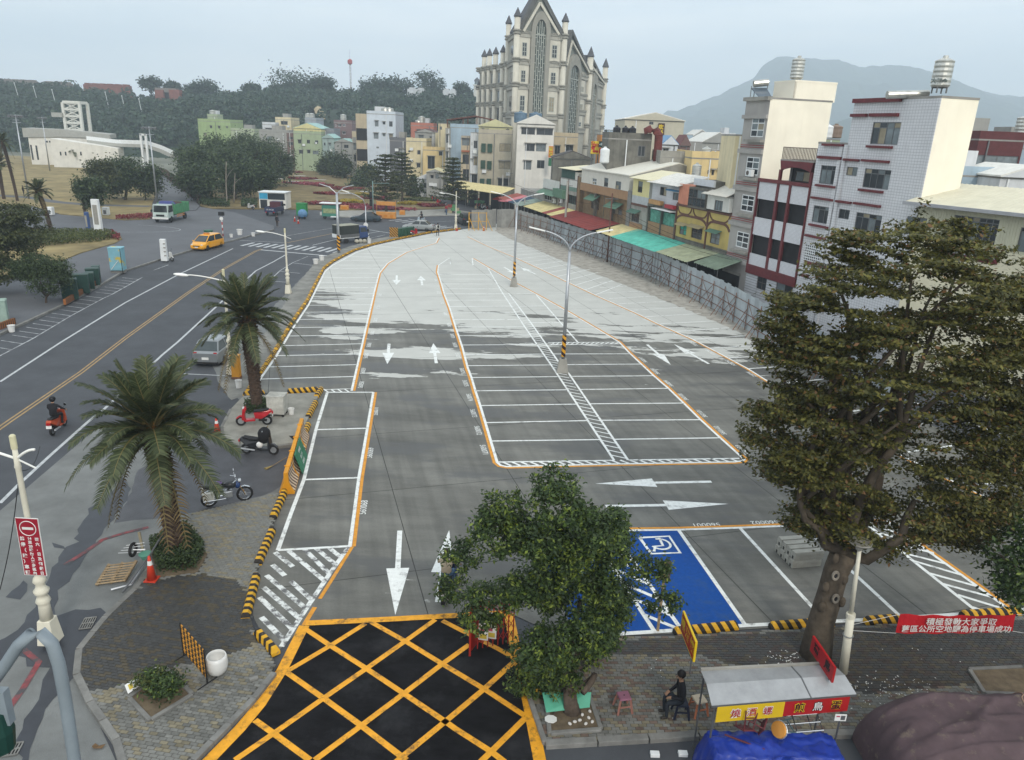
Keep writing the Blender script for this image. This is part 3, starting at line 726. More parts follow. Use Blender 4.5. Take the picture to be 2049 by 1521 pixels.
class Facade:
 def __init__(s,A,B,flip=0):
  s.A=Vc((A[0],A[1],0));s.d=(Vc((B[0],B[1],0))-s.A).normalized();s.L=(Vc((B[0],B[1],0))-s.A).length
  s.n=Vc((s.d.y,-s.d.x,0))
  if s.n.dot(Vc((0,0,0))-s.A)<0:s.n=-s.n
  if flip:s.n=-s.n
 def px(s,u,v,o=0.):
  r=ray(u,v);C=Vc((0,0,CAM_H));t=(s.A+s.n*o-C).dot(s.n)/r.dot(s.n);p=C+r*t
  return(p-s.A).dot(s.d),p.z
 def P(s,a,z,o=0.):p=s.A+s.d*a+s.n*o;return Vc((p.x,p.y,z))
 def rect(s,q,o=0.):
  if len(q)==5:q,o=q[:4],q[4]
  a=s.px(q[0],q[1],o);b=s.px(q[2],q[3],o)
  return min(a[0],b[0]),max(a[0],b[0]),min(a[1],b[1]),max(a[1],b[1])
 def box(s,mb,s0,s1,z0,z1,o0,o1,mi=0):
  vs=[s.P(a,z,o)for z in(z0,z1)for a,o in((s0,o0),(s1,o0),(s1,o1),(s0,o1))]
  fl=s.d.cross(s.n).z>0
  fs=[(0,3,2,1),(4,5,6,7),(0,1,5,4),(1,2,6,5),(2,3,7,6),(3,0,4,7)]
  mb.add(vs,fs if fl else[tuple(reversed(f))for f in fs],mi);return mb
 def part(s,name,mat,parent,s0,s1,z0,z1,o0,o1,**k):
  return s.box(MB(),s0,s1,z0,z1,o0,o1).b(name,mat,parent,world=1,**k)
 def wall(s,name,mat,parent,s0,s1,z0,z1,holes,depth=.15,o=0.):
  S=sorted(set([s0,s1]+[min(max(h[i],s0),s1)for h in holes for i in(0,1)]));Z=sorted(set([z0,z1]+[min(max(h[i],z0),z1)for h in holes for i in(2,3)]))
  mb=MB();fl=s.d.cross(Vc((0,0,1))).dot(s.n)>0
  q=lambda a,b,c,d:mb.add([a,b,c,d],[(0,1,2,3)]if fl else[(3,2,1,0)])
  for a,b in zip(S,S[1:]):
   for c,d in zip(Z,Z[1:]):
    ms,mz=(a+b)/2,(c+d)/2
    if b-a<1e-5 or d-c<1e-5 or any(h[0]<ms<h[1]and h[2]<mz<h[3]for h in holes):continue
    q(s.P(a,c,o),s.P(b,c,o),s.P(b,d,o),s.P(a,d,o))
  for a,b,c,d in holes:
   a,b,c,d=max(a,s0),min(b,s1),max(c,z0),min(d,z1)
   q(s.P(a,c,o),s.P(b,c,o),s.P(b,c,o-depth),s.P(a,c,o-depth));q(s.P(b,d,o),s.P(a,d,o),s.P(a,d,o-depth),s.P(b,d,o-depth))
   q(s.P(a,d,o),s.P(a,c,o),s.P(a,c,o-depth),s.P(a,d,o-depth));q(s.P(b,c,o),s.P(b,d,o),s.P(b,d,o-depth),s.P(b,c,o-depth))
  return mb.b(name,mat,parent,world=1)
 def window(s,parent,r,cols=2,rows=1,fm=None,gm=None,o=-.11,fw=.05,top=0.,name='window',sill=None,split=1,proud=0.):
  s0,s1,z0,z1=r;fm=fm or m_alu;gm=gm or m_glass;mb=MB();o+=proud
  B=lambda a,b,c,d,t=.05:s.box(mb,a,b,c,d,o,o+t)
  B(s0,s1,z0,z0+fw);B(s0,s1,z1-fw,z1);B(s0,s0+fw,z0+fw,z1-fw);B(s1-fw,s1,z0+fw,z1-fw)
  zt=z1-top*(z1-z0)if top else None
  for i in range(1,cols):x=s0+(s1-s0)*i/cols;B(x-fw/2,x+fw/2,z0+fw,z1-fw,.042)
  for i in range(1,rows):z=z0+((zt or z1)-z0)*i/rows;B(s0+fw,s1-fw,z-fw/2,z+fw/2,.046)
  if zt:B(s0+fw,s1-fw,zt-fw/2,zt+fw/2,.048)
  w=mb.b(name,fm,parent,world=1)
  base=parent.matrix_basis.translation
  zs=[z0+((zt or z1)-z0)*i/rows for i in range(rows+1)]+([z1]if zt else[])
  ss=[s0+(s1-s0)*i/cols for i in range(cols+1)]
  if not split:zs,ss=[z0,z1],[s0,s1]
  for a,b in zip(ss,ss[1:]):
   for c,d in zip(zs,zs[1:]):
    m=MB();s.box(m,a+.012,b-.012,c+.012,d-.012,o+.008,o+.02)
    for i in range(len(m.v)):m.v[i]=m.v[i]-base
    m.b('pane',random.choice([gm]*6+[m_glass2]*2+[m_curtain]),w)
  if sill:s.part('sill',sill,parent,s0-.08,s1+.08,z0-.12,z0-.005,-.05,.14)
  return w
def awning(f,name,mat,parent,s0,s1,z_in,z_out,out_,n=None,th=.03,amp=.03,o=0.,droop=0.):
 n=n or max(4,int((s1-s0)/.18));mb=MB();vs=[]
 for i in range(n+1):
  a=s0+(s1-s0)*i/n;dz=amp if i%2 else 0.
  vs+=[f.P(a,z_in+dz,o),f.P(a,z_out+dz-droop*(i%3)*.03,o+out_)]
 k=len(vs);vs+=[p-Vc((0,0,th))for p in vs];fs=[]
 for i in range(n):
  fs+=[(2*i,2*i+1,2*i+3,2*i+2),(k+2*i+2,k+2*i+3,k+2*i+1,k+2*i),(2*i+1,k+2*i+1,k+2*i+3,2*i+3),(2*i,2*i+2,k+2*i+2,k+2*i)]
 fs+=[(0,k,k+1,1),(2*n+1,k+2*n+1,k+2*n,2*n)]
 mb.add(vs,fs);return mb.b(name,mat,parent,world=1)
def gable_roof(name,mat,parent,poly4,z_e,z_r,along=0,over=.3,th=.12,gm=None):
 p=[Vc((q[0],q[1],z_e))for q in poly4];c=sum(p,Vc())/4
 p=[c+(q-c)*(1+over/(q-c).length)for q in p]
 for q in p:q.z=z_e
 if along:p=p[1:]+p[:1]
 r0,r1=(p[0]+p[1])/2,(p[2]+p[3])/2;r0.z=r1.z=z_r
 mb=MB();up=Vc((0,0,th));vs=[p[0],p[1],p[2],p[3],r0,r1];vs=vs+[q+up for q in vs]
 mb.add(vs,[(0,4,5,3),(4,1,2,5),(6,9,11,10),(10,11,8,7),(0,3,9,6),(1,7,8,2),(0,6,10,4),(4,10,7,1),(3,5,11,9),(5,2,8,11)])
 o=mb.b(name,mat,parent,world=1)
 MB().add([p[0],p[1],r0],[(0,1,2)]).b('gable',gm or MATS['pale_concrete'],parent,world=1);MB().add([p[3],p[2],r1],[(0,2,1)]).b('gable',gm or MATS['pale_concrete'],parent,world=1)
 return o
def block(parent,f,s0,s1,z0,z1,depth,mat,roof=None,name='side_walls',o=0.):
 P=lambda a,z,q:f.P(a,z,q);mb=MB();e=-.22
 v=[P(s0,z0,o),P(s1,z0,o),P(s1,z0,o-depth),P(s0,z0,o-depth),P(s0,z1,o),P(s1,z1,o),P(s1,z1,o-depth),P(s0,z1,o-depth),P(s0,z0,o+e),P(s1,z0,o+e),P(s1,z1,o+e),P(s0,z1,o+e)]
 mb.add(v,[(0,3,7,4),(1,5,6,2),(3,2,6,7)]);mb.b(name,mat,parent,world=1)
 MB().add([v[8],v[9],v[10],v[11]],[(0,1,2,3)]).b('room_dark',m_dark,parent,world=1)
 rb=MB();f.box(rb,s0-.02,s1+.02,z1,z1+.14,o-depth-.02,o+.02);rb.b('roof',roof or m_tarmac_roof,parent,world=1)
 return parent
def tank(p,r,h,label,stand=.8,mat=None,group=None,tilt=0.,bands=5):
 t=thing('water_tank',label,'water tank',p,0,group)
 pr=[(r*.82,stand),(r*.95,stand+.08)]
 for i in range(bands):
  z=stand+.12+(h-.3)*i/bands;pr+=[(r,z),(r*.965,z+(h-.3)/bands*.5),(r,z+(h-.3)/bands*.92)]
 pr+=[(r*.93,stand+h-.16),(r*.3,stand+h),(r*.28,stand+h+.12),(.02,stand+h+.13)]
 MB().lathe(pr,16).b('vessel',mat or m_rooftank,t,smooth=0)
 if stand>.15:
  for i in range(4):
   a=math.pi/4+i*math.pi/2;MB().obox((r*.75*math.cos(a),r*.75*math.sin(a),0),(r*.75*math.cos(a),r*.75*math.sin(a),stand+.05),.07,.07).b('leg',m_alu,t)
  MB().torus((0,0,stand),r*.78,.04,'Z',12,4).b('ring',m_alu,t)
 return t
def aircon(f,parent_label,u,v,o=0.,sc=1.):
 a,z=f.px(u,v,o);t=thing('air_conditioner',parent_label,'air conditioner',f.P(a,z-.3,o+.02))
 b=t.matrix_basis.translation
 mb=MB();f.box(mb,a-.4*sc,a+.4*sc,z-.28*sc,z+.28*sc,o+.05,o+.38);mb.b('casing',m_wframe,t,world=1,bevel=.02)
 c=f.P(a+.1*sc,z,o+.385);MB().disc(c,.2*sc,f.n,.02,14).b('fan_grille',m_brframe,t,world=1)
 for e in(-.325,.325):f.part('bracket',m_alu,t,a+(e-.025)*sc,a+(e+.025)*sc,z-.32*sc,z-.28*sc,o,o+.4)
 return t
 # the row behind the hoarding: all fronts stand on one street line
FR=Facade((25.2,48.28),(5.1,112.2))
FD=FR.d
ROWS={}
def zz(k):
 return{'e':(1536,100,3.994),'E':(1536,400,3.994),'g':(1440,130,5.246),'h':(1440,340,5.246),'y':(1240,340,6.914),'x':(1040,310,7.242),'b':(1180,200,6.83),'c':(1800,180,4.004),'m':(560,200,7.604),'k':(780,220,8.45),'a':(0,100,4.002),'d':(512,100,4.002),'t':(1024,100,4.002),'q':(920,0,4.609)}[k]
def zp(k,x,y):a,b,c=zz(k);return(a+x/c,b+y/c)
def zr(k,q):a=zp(k,q[0],q[1]);b=zp(k,q[2],q[3]);return(*a,*b)
# white tiled block with maroon bands
m_tile=grid_mat('white_wall_tile',(.64,.645,.66),(.38,.38,.4),.24,.18,.012,.45,tuple(FD))
m_cream=M('cream_render',(.9,.84,.7),.85,.05,.5,streak=.1,sdark=(.5,.42,.28))
sT0,sT1=0.,FR.px(1637,294)[0];sTm=FR.px(1694,300)[0]
zT=FR.px(1805,199)[1];zTl=FR.px(1652,288)[1]
T=thing('tiled_apartment_block','tall white tiled apartment block with maroon bands and blank cream side wall','building',FR.P(sT1/2,0,-2))
wins=[(zr('e',q),c,r,t)for q,c,r,t in(((845,578,1035,760),4,1,.25),((780,945,960,1120),4,1,.25),((712,1295,890,1470),4,1,.25),((430,920,580,1085),4,1,.25),((370,1240,525,1405),4,1,.2),((635,932,710,1010),2,1,0),((575,1268,645,1358),2,1,0))]
wins+=[((1665,499,1684,518),2,1,0),((1700,505,1740,548),4,1,.25)]
holes=[FR.rect(w[0])for w in wins]+[FR.rect((1612,488,1653,531))]
for(q,c,r,t),h in zip(wins,holes):FR.window(T,h,c,r,m_alu,top=t)
FR.wall('front_wall',m_tile,T,sT0,sTm,0.,zT,[h for h in holes if h[1]<=sTm],.15)
FR.wall('front_wall',m_tile,T,sTm,sT1,0.,zTl,[h for h in holes if h[0]>=sTm-.3],.15)
block(T,FR,sT0,sTm,0,zT,2.9,m_cream);block(T,FR,sTm,sT1,0,zTl,6.,m_cream)
FR.part('corner_strip',m_tile,T,-.02,.3,0,zT,.002,.05)
for q in((680,512,800,535),(830,508,1050,533),(805,765,1000,790),(450,752,615,773),(415,845,595,880),(620,868,735,893),(765,872,975,906),(395,1080,555,1108),(740,1116,925,1148),(360,1178,535,1212),(558,1207,672,1233),(700,1226,905,1262),(342,1400,497,1432),(310,1487,480,1515),(700,392,1075,414)):
 r=FR.rect(zr('e',q));FR.part('maroon_band',m_maroon,T,r[0],r[1],r[2],max(r[3],r[2]+.16),-.02,.22)
for q in((312,505,480,530),(505,510,612,545),(285,590,330,610)):
 r=FR.rect(zr('E',q));FR.part('maroon_band',m_maroon,T,r[0],r[1],min(r[2],r[3]-.2),r[3],-.02,.22)
for z_ in(sTm-.02,sTm+.45):FR.part('pilaster',m_tile,T,z_-.16,z_+.16,0.,zTl,.003,.14)
g=FR.rect((1612,488,1653,531));mb=MB()
for i in range(7):z=g[2]+(g[3]-g[2])*i/6;FR.box(mb,g[0],g[1],z-.035,z+.035,-.08,-.02)
for i in range(13):a=g[0]+(g[1]-g[0])*i/12;FR.box(mb,a-.025,a+.025,g[2],g[3],-.075,-.025)
mb.b('vent_block_screen',m_wframe,T,world=1)
tk=FR.P(1.,zT+.14,-2.6)
tank(AT(1878,187,tk.y),.56,1.7,'banded steel water tank on stand over the blank cream wall',.35)
lettering('大都會',.34,M('tank_lettering',(.1,.13,.13),.6),bpy.data.objects['water_tank'],frame_matrix(AT(1879,163,tk.y-.6),(1,0,-.04),(0,0,1)),bold=.012)
h_=thing('solar_water_heater','long steel solar heater drum on roof of the tiled block','solar heater',FR.P(2.4,zT+.14,-1.4))
a,b=AT(1775,190,h_.location.y),AT(1857,188,h_.location.y)
MB().tube([a,b],.24,12).b('drum',m_rooftank,h_,world=1,smooth=0)
for q in(a.lerp(b,.1),a.lerp(b,.9)):MB().obox(q,(q.x,q.y,zT+.1),.06,.06).b('leg',m_alu,h_,world=1)
# red and white balcony house
Rz=[(415,120),(628,135),(752,160),(955,180)]
sR=sorted([FR.px(*zp('h',*q))[0]for q in Rz]);sR[0]=sT1+.02
zl=[FR.px(*zp('h',*q))[1]for q in((415,120),(405,300),(378,490),(355,675),(325,868),(312,985),(308,1035))]
Rr=thing('balcony_house','narrow house with maroon frame and white tiled balcony panels','building',FR.P((sR[0]+sR[3])/2,0,-3))
m_tile2=grid_mat('white_mosaic',(.68,.69,.72),(.42,.42,.44),.16,.1,.012,.45,tuple(FD))
for i in range(3):
 for k,nm in((0,'balcony_panel'),(2,'balcony_panel'),(4,'balcony_panel')):
  FR.part(nm,m_tile2,Rr,sR[i]+.1,sR[i+1]-.1,zl[k+1],zl[k]-.02,-.1,.03)
 for k in(1,3):
  FR.window(Rr,(sR[i]+.12,sR[i+1]-.12,zl[k+1],zl[k]),4 if i!=1 else 2,1,m_brframe,o=-.35)
for a in sR:FR.part('frame_post',m_maroon,Rr,a-.13+(.13 if a==sR[0]else 0),a+.13-(.12 if a==sR[3]else 0),zl[6],zl[0]+.1,-.08,.12)
FR.part('frame_beam',m_maroon,Rr,sR[0],sR[3],zl[0],zl[0]+.28,-.1,.14)
FR.part('frame_beam',m_maroon,Rr,sR[0],sR[3],zl[6]-.35,zl[5],-.1,.145)
m_siding=grid_mat('white_siding',(.55,.56,.58),(.2,.2,.21),9.,.22,.02,.5,tuple(FD))
gd=[FR.rect(zr('h',(400,1100,478,1275))),FR.rect(zr('h',(600,1160,745,1400)))]
gd=[(h[0],h[1],max(.1,h[2]),h[3])for h in gd]
FR.wall('ground_floor_wall',m_siding,Rr,sR[0],sR[3],0,zl[6]-.35,gd)
for h in gd:FR.window(Rr,h,2,2,m_brframe,name='door')
block(Rr,FR,sR[0],sR[3],0,zl[0],5.5,m_cream)
at_=FR.rect(zr('g',(655,1002,1005,1240)))
zt_=at_[3];s_a,s_b=sR[0]+.05,FR.px(*zp('g',650,1005))[0]
mb=MB();n=12
ring_o,ring_i=[],[]
for i in range(n+1):
 a=s_a+(s_b-s_a)*i/n;x=(i/n-.5)*2
 ring_o.append((a,zt_));ring_i.append((max(s_a+.22,min(s_b-.22,a)),zt_-.45-.35*x*x))
for i in range(n):
 vs=[FR.P(*ring_i[i],.1),FR.P(*ring_i[i+1],.1),FR.P(*ring_o[i+1],.1),FR.P(*ring_o[i],.1)];vs+=[p-FR.n*.2 for p in vs]
 mb.add(vs,[(0,1,2,3),(7,6,5,4),(0,4,5,1),(3,2,6,7)])
FR.box(mb,s_a,s_a+.24,zl[0]+.28,zt_-.7,-.1,.1);FR.box(mb,s_b-.24,s_b,zl[0]+.28,zt_-.7,-.1,.1)
mb.b('arch_frame',m_maroon,Rr,world=1)
FR.window(Rr,(s_a+.3,s_b-.9,zl[0]+.3,zt_-.75),3,1,m_brframe,m_glass2,o=-.9)
block(Rr,FR,s_a,s_b,zl[0]+.14,zt_,4.,m_tile2,name='penthouse_walls',o=-.95)
FR.part('roof',m_tarmac_roof,Rr,s_a,s_b,zt_+.002,zt_+.1,-4.9,.1)
mb=MB();zt2=zt_+.1
rr=FR.rect(zr('g',(705,868,1030,1000)));ztop=rr[3]
for i in range(24):a=s_a+(s_b-s_a)*i/23;FR.box(mb,a-.025,a+.025,zt2,ztop,-.05,0.)
FR.box(mb,s_a,s_b,ztop,ztop+.06,-.06,.01);mb.b('railing',M('rail_brown',(.19,.15,.12),.6),Rr,world=1)
# grey block with white windows and a cream flank
sG0,sG1=sR[3],FR.px(1494,200)[0];zG=FR.px(1500,200)[1]
m_greyr=M('warm_grey_render',(.36,.345,.325),.85,.1,.7,streak=.2)
Gb=thing('grey_townhouse','tall slim grey townhouse with white windows and blank cream flank','building',FR.P((sG0+sG1)/2,0,-3))
gw=[FR.rect(zr('g',(345,555,485,760))),FR.rect(zr('g',(290,962,425,1165))),FR.rect(zr('h',(240,255,362,450))),FR.rect(zr('h',(188,640,310,840)))]
sa,sb=gw[0][0],gw[0][1]
gw=[(max(g_[0],sG0+.35),g_[1],g_[2],g_[3])for g_ in gw]
FR.wall('front_wall',m_greyr,Gb,sG0,sG1,0,zG,gw)
for h in gw:
 FR.window(Gb,h,2,2,m_wframe,m_glass,fw=.08,top=.28,o=-.06)
 FR.part('sill_shelf',m_concl,Gb,h[0]-.3,h[1]+.25,h[2]-.42,h[2]-.2,0.,.45)
 FR.part('ledge',m_greyr,Gb,sG0,sG1+.1,h[2]-1.35,h[2]-1.,.003,.2)
 for e in(0.,.16):FR.part('red_stripe',M('stripe_red',(.3,.06,.06),.6),Gb,sG0,sG1,h[2]-.86+e,h[2]-.8+e,.002,.03)
FR.part('ledge',m_concl,Gb,sG0,sG1+.15,zG-.1,zG+.2,-.2,.25);FR.part('ledge',m_greyr,Gb,sG0,sG1+.1,zG-1.5,zG-1.2,.003,.2)
block(Gb,FR,sG0,sG1,0,zG,6.,m_cream)
st0=FR.P(sG0,0,-1.9);ztw=HZ(FR.P(sG0,0,-4),166)
block(Gb,FR,sG0+.004,sG1-.6,zG,ztw,4.1,m_cream,m_cream,'stair_tower',o=-2.1)
FR.part('stair_front',m_cream,Gb,sG0+.004,sG1-.6,zG,ztw,-2.3,-2.1)
tank(AT(1593,160,FR.P(sG0,0,-4).y),.52,1.65,'steel water tank standing on the cream stair tower',.05)
h2=thing('solar_water_heater','small solar heater drum with tilted panel on the grey townhouse roof','solar heater',FR.P(sG1-.8,zG+.14,-.8))
yh=h2.location.y
MB().tube([AT(1508,168,yh),AT(1537,165,yh)],.28,12).b('drum',m_rooftank,h2,world=1)
pa,pb=AT(1507,178,yh+.2),AT(1545,192,yh-.9)
MB().add([AT(1503,176,yh),AT(1534,176,yh),AT(1545,195,yh-1.),AT(1520,195,yh-1.)]+[p-Vc((0,0,.06))for p in(AT(1503,176,yh),AT(1534,176,yh),AT(1545,195,yh-1.),AT(1520,195,yh-1.))],[(0,1,2,3),(7,6,5,4),(0,4,5,1),(1,5,6,2),(2,6,7,3),(3,7,4,0)]).b('panel',M('solar_panel',(.1,.13,.16),.2),h2,world=1)
for u in(1504,1511,1536):p=AT(u,172,yh);MB().obox(p,(p.x,p.y,zG+.1),.05,.05).b('leg',m_alu,h2,world=1)
aircon(FR,'air conditioner under a white window of the grey townhouse',*zp('g',340,1135),o=.05)
# yellow house with brown arches
sY0,sY1=sG1,FR.px(*zp('y',800,500))[0]
m_yel=M('yellow_render',(.46,.36,.12),.85,.14,.8,streak=.25);m_brn=M('brown_paint',(.12,.055,.04),.7,.15)
Yh=thing('yellow_house','two storey yellow house with brown curved frames and rooftop sheds','building',FR.P((sY0+sY1)/2,0,-3))
zYt=FR.px(*zp('y',830,490))[1];zYb=FR.px(*zp('y',780,915))[1];zYc=FR.px(*zp('y',780,1010))[1]
yw=[FR.rect(zr('y',q))for q in((835,755,915,910),(1000,780,1130,975),(1262,850,1370,1045))]
FR.wall('front_wall',m_yel,Yh,sY0,sY1,zYb,zYt,yw);FR.part('plinth',m_conc2,Yh,sY0,sY1,2.9,zYb-.002,-.2,.012)
for h,gm in zip(yw,(M('teal_net',(.05,.32,.25),.7,.3,4),m_glass,m_glass2)):
 FR.window(Yh,h,2,2,m_brframe,gm)
 awning(FR,'window_hood',M('hood_tan',(.32,.27,.15),.8)if h!=yw[2]else M('hood_green',(.075,.16,.12),.7,.2),Yh,h[0]-.25,h[1]+.25,h[3]+.25,h[3]+.02,.6,8,amp=0.)
def arc_band(f,pts,w,mat,parent,o0=.002,o1=.07):
 mb=MB()
 for a,b in zip(pts,pts[1:]):
  A,B=Vc(a),Vc(b);t=(B-A).normalized();n=Vc((-t.y,t.x))*w/2
  q=[A-n,B-n,B+n,A+n];vs=[f.P(p.x,p.y,o1)for p in q]+[f.P(p.x,p.y,o0)for p in q]
  mb.add(vs,[(0,1,2,3),(7,6,5,4),(0,4,5,1),(3,2,6,7),(0,3,7,4),(1,5,6,2)])
 return mb.b('brown_frame',mat,parent,world=1)
ym=FR.px(*zp('y',1222,680));y0=FR.px(*zp('y',805,605));ye=FR.px(*zp('y',1540,735))
zmid=y0[1]
for o_i,(a,b)in enumerate(((sY1,ym[0]),(ym[0],sY0))):
 q=[(a+(b-a)*t,zmid-0.-.55*(abs(2*t-1)**5))for t in[i/12 for i in range(13)]]
 arc_band(FR,q,.2,m_brn,Yh,.002,.07+o_i*.004)
q3=[(sY1,FR.px(*zp('y',1010,560))[0]),(FR.px(*zp('y',1010,560))[0],ym[0]),(ym[0],sY0)]
for a,b in q3:
 arc_band(FR,[(a+(b-a)*t,zmid+.1+1.*(abs(2*t-1)**5))for t in[i/10 for i in range(11)]],.14,m_brn,Yh,.002,.05)
FR.part('brown_post',m_brn,Yh,ym[0]-.1,ym[0]+.1,zYc,zYt,.001,.09);FR.part('brown_post',m_brn,Yh,sY1-.14,sY1+.1,2.6,zYt+.1,.001,.095);FR.part('brown_beam',m_brn,Yh,sY0,sY1,zYt-.05,zYt+.15,-.1,.1)
block(Yh,FR,sY0,sY1,0,zYt,11,m_conc2)
FR.part('ground_wall',m_conc2,Yh,sY0,sY1,0,2.9,-2.2,-2.)
# rooftop sheds on the yellow house
sal=FR.rect(zr('y',(830,190,1015,490)));FR.part('salmon_shed',M('salmon_sheet',(.55,.22,.14),.7,.1),Yh,sal[0],sal[1],zYt+.15,sal[3],-5.,-.02)
bay=FR.rect(zr('y',(1025,255,1235,535)));FR.part('bay_frame',m_conc2,Yh,bay[0]-.1,bay[1]+.1,bay[2]-.15,bay[3]+.15,-4,.42)
FR.window(Yh,bay,4,2,m_brframe,o=.43)
sg=FR.rect(zr('y',(1045,115,1312,245)));FR.part('sign_parapet',M('pale_panel',(.55,.57,.6),.6,.08),Yh,sg[0],sg[1],sg[2],sg[3],-.1,.1);FR.part('shed_flank',m_conc2,Yh,sg[0]+.05,sg[1]-.05,bay[3]+.16,sg[3]-.1,-6.,-.11)
wb=FR.rect(zr('y',(1262,345,1570,600)));wbw=FR.rect(zr('y',(1365,415,1460,575)))
m_wsheet=M('white_sheet',(.6,.6,.56),.7,.08,streak=.15)
FR.wall('white_shed',m_wsheet,Yh,sY0+.05,wb[1],wb[2],wb[3],[wbw],o=.35);block(Yh,FR,sY0+.05,wb[1],wb[2],wb[3],4.,m_wsheet,name='white_shed',o=.35);FR.window(Yh,wbw,3,1,m_brframe,m_glass2,o=.24)
awning(FR,'shed_roof',M('pale_roof',(.58,.56,.5),.7,.1),Yh,sY0+.02,wb[1]+.4,wb[3]+1.1,wb[3]+.12,2.4,14,.05,.02,o=-1.6)
# green netting house with a tiled roof room
sN0,sN1=sY1,FR.px(*zp('y',390,500))[0]
Nh=thing('netted_house','house with green netting balconies and white tiled roof room','building',FR.P((sN0+sN1)/2,0,-3))
zN=FR.px(*zp('y',600,540))[1];nt_=FR.rect(zr('y',(420,545,770,850)))
zNb=FR.px(*zp('y',400,870))[1]
FR.part('netting',M('green_net',(.1,.28,.22),.9,.5,2.5),Nh,sN0+.25,sN1-.25,nt_[2]+.3,nt_[3],-.3,-.26)
FR.part('balcony_wall',M('tan_tile',(.33,.2,.11),.8,.12),Nh,sN0+.2,sN1-.2,zNb-.6,nt_[2]+.3,-.25,-.06)
for a in(sN0+.14,(sN0+sN1)/2,sN1-.14):FR.part('post',m_conc2,Nh,a-.1,a+.1,2.6,zN,-.2,.05)
FR.part('beam',m_conc2,Nh,sN0,sN1,zN,zN+.3,-.3,.06);FR.part('beam',m_conc2,Nh,sN0,sN1,zNb-1.,zNb-.6,-.3,.06)
block(Nh,FR,sN0,sN1,0,zN+.3,10,m_conc2,o=-.35);FR.wall('room_wall',m_conc2,Nh,sN0,sN1,2.5,zN,[(sN0+.8,sN0+2,zNb,zNb+2)],o=-1.2)
rm=FR.rect(zr('y',(425,180,800,500)));m_wt=grid_mat('white_room_tile',(.55,.56,.58),(.42,.42,.44),.3,.3,.01,.5,tuple(FD))
dr=[FR.rect(zr('y',(540,230,618,365)),),FR.rect(zr('y',(715,310,803,430)))]
ztr=rm[3]
FR.wall('roof_room',m_wt,Nh,sN0+.1,sN1-.3,zN+.3,ztr,dr,o=-.2);block(Nh,FR,sN0+.1,sN1-.3,zN+.3,ztr,5,m_wt,name='roof_room',o=-.2)
for h in dr:FR.window(Nh,h,2,1,m_brframe,o=-.3)
awning(FR,'roof_sheet',M('flaky_white_roof',(.62,.61,.57),.8,.18,3),Nh,sN0-.6,sN1-.2,ztr+1.1,ztr+.15,3.6,None,.05,.03,o=-3.)
for q,m_,nm in(((690,262,820,305),M('blue_canvas',(.03,.13,.24),.7),'blue_hood'),((455,405,605,495),M('orange_board',(.42,.24,.1),.7),'planter_box'),((675,475,790,550),M('red_board',(.32,.03,.04),.6),'planter_box')):
 r=FR.rect(zr('y',q));FR.part(nm,m_,Nh,r[0],r[1],r[2],r[3],0.,.45)
r=FR.rect(zr('y',(520,530,790,560)));FR.part('light_canopy',m_wframe,Nh,r[0],r[1],r[2],r[2]+.08,.05,.8)
# narrow yellow-topped house
sW0,sW1=sN1,FR.px(*zp('y',165,440))[0]
Wh=thing('narrow_house','narrow house with pale yellow top floor between netting and brown fronts','building',FR.P((sW0+sW1)/2,0,-3))
zW=FR.px(*zp('y',190,112))[1];zW2=FR.px(*zp('y',180,345))[1];zW3=FR.px(*zp('y',175,450))[1]
ww=FR.rect(zr('y',(258,152,308,320)))
FR.wall('top_wall',M('pale_yellow_sheet',(.62,.56,.28),.7,.06),Wh,sW0,sW1,zW2,zW,[ww]);FR.window(Wh,ww,1,2,m_brframe)
FR.part('sheet_band',M('grey_sheet',(.42,.44,.45),.6),Wh,sW0,sW1,zW3,zW2,-.2,.01);FR.part('beam',m_brn,Wh,sW0,sW1,zW3-.25,zW3,-.2,.06)
w2=FR.rect(zr('y',(170,590,262,735)))
FR.wall('front_wall',m_concl,Wh,sW0,sW1,3.2,zW3-.25,[w2]);FR.window(Wh,w2,2,1,m_alu)
awning(FR,'window_hood',MATS['hood_green'],Wh,w2[0]-.3,w2[1]+.3,w2[3]+.45,w2[3]+.1,.7,8,amp=0.)
FR.part('brown_panel',MATS['tan_tile'],Wh,sW0+.9,sW1,3.2,w2[2]-.1,0.,.06)
block(Wh,FR,sW0,sW1,0,zW,10,m_wsheet)
awning(FR,'roof_sheet',M('cream_roof_sheet',(.66,.62,.44),.7,.08),Wh,sW0-.9,sW1+.3,zW+.9,zW+.05,4.,None,.05,.02,o=-3.6)
# wide brown house with cream top storey
sB0,sB1=sW1,FR.px(*zp('x',850,380))[0]
Bh=thing('brown_house','wide shabby brown house with cream sheet metal top storey','building',FR.P((sB0+sB1)/2,0,-4))
zB=FR.px(*zp('x',1555,300))[1];zB2=FR.px(*zp('x',1520,520))[1]
bw=[FR.rect(zr('x',q))for q in((1052,335,1108,438),(1225,330,1275,468),(1392,378,1462,508))]
m_creamsheet=M('cream_sheet',(.62,.6,.53),.65,.06,streak=.08)
FR.wall('top_wall',m_creamsheet,Bh,sB0+1.,sB1-1.,zB2,zB,bw)
for i,h in enumerate(bw):FR.window(Bh,h,2,2,m_alu if i else m_wframe,m_glass if i==1 else m_glass2)
block(Bh,FR,sB0+1.,sB1-1.,zB2,zB,12,m_creamsheet,name='top_storey')
gable_roof('roof_sheet',M('white_roof_sheet',(.68,.66,.58),.65,.06),Bh,[FR.P(sB0+1,0,0),FR.P(sB1-1,0,0),FR.P(sB1-1,0,-12),FR.P(sB0+1,0,-12)],zB,zB+1.5,1,.4)
FR.part('tan_band',MATS['tan_tile'],Bh,sB0+.9,sB1-.9,zB2-1.,zB2-.02,-.2,.05)
m_tanw=M('tan_stained',(.22,.15,.08),.9,.3,1.,streak=.4)
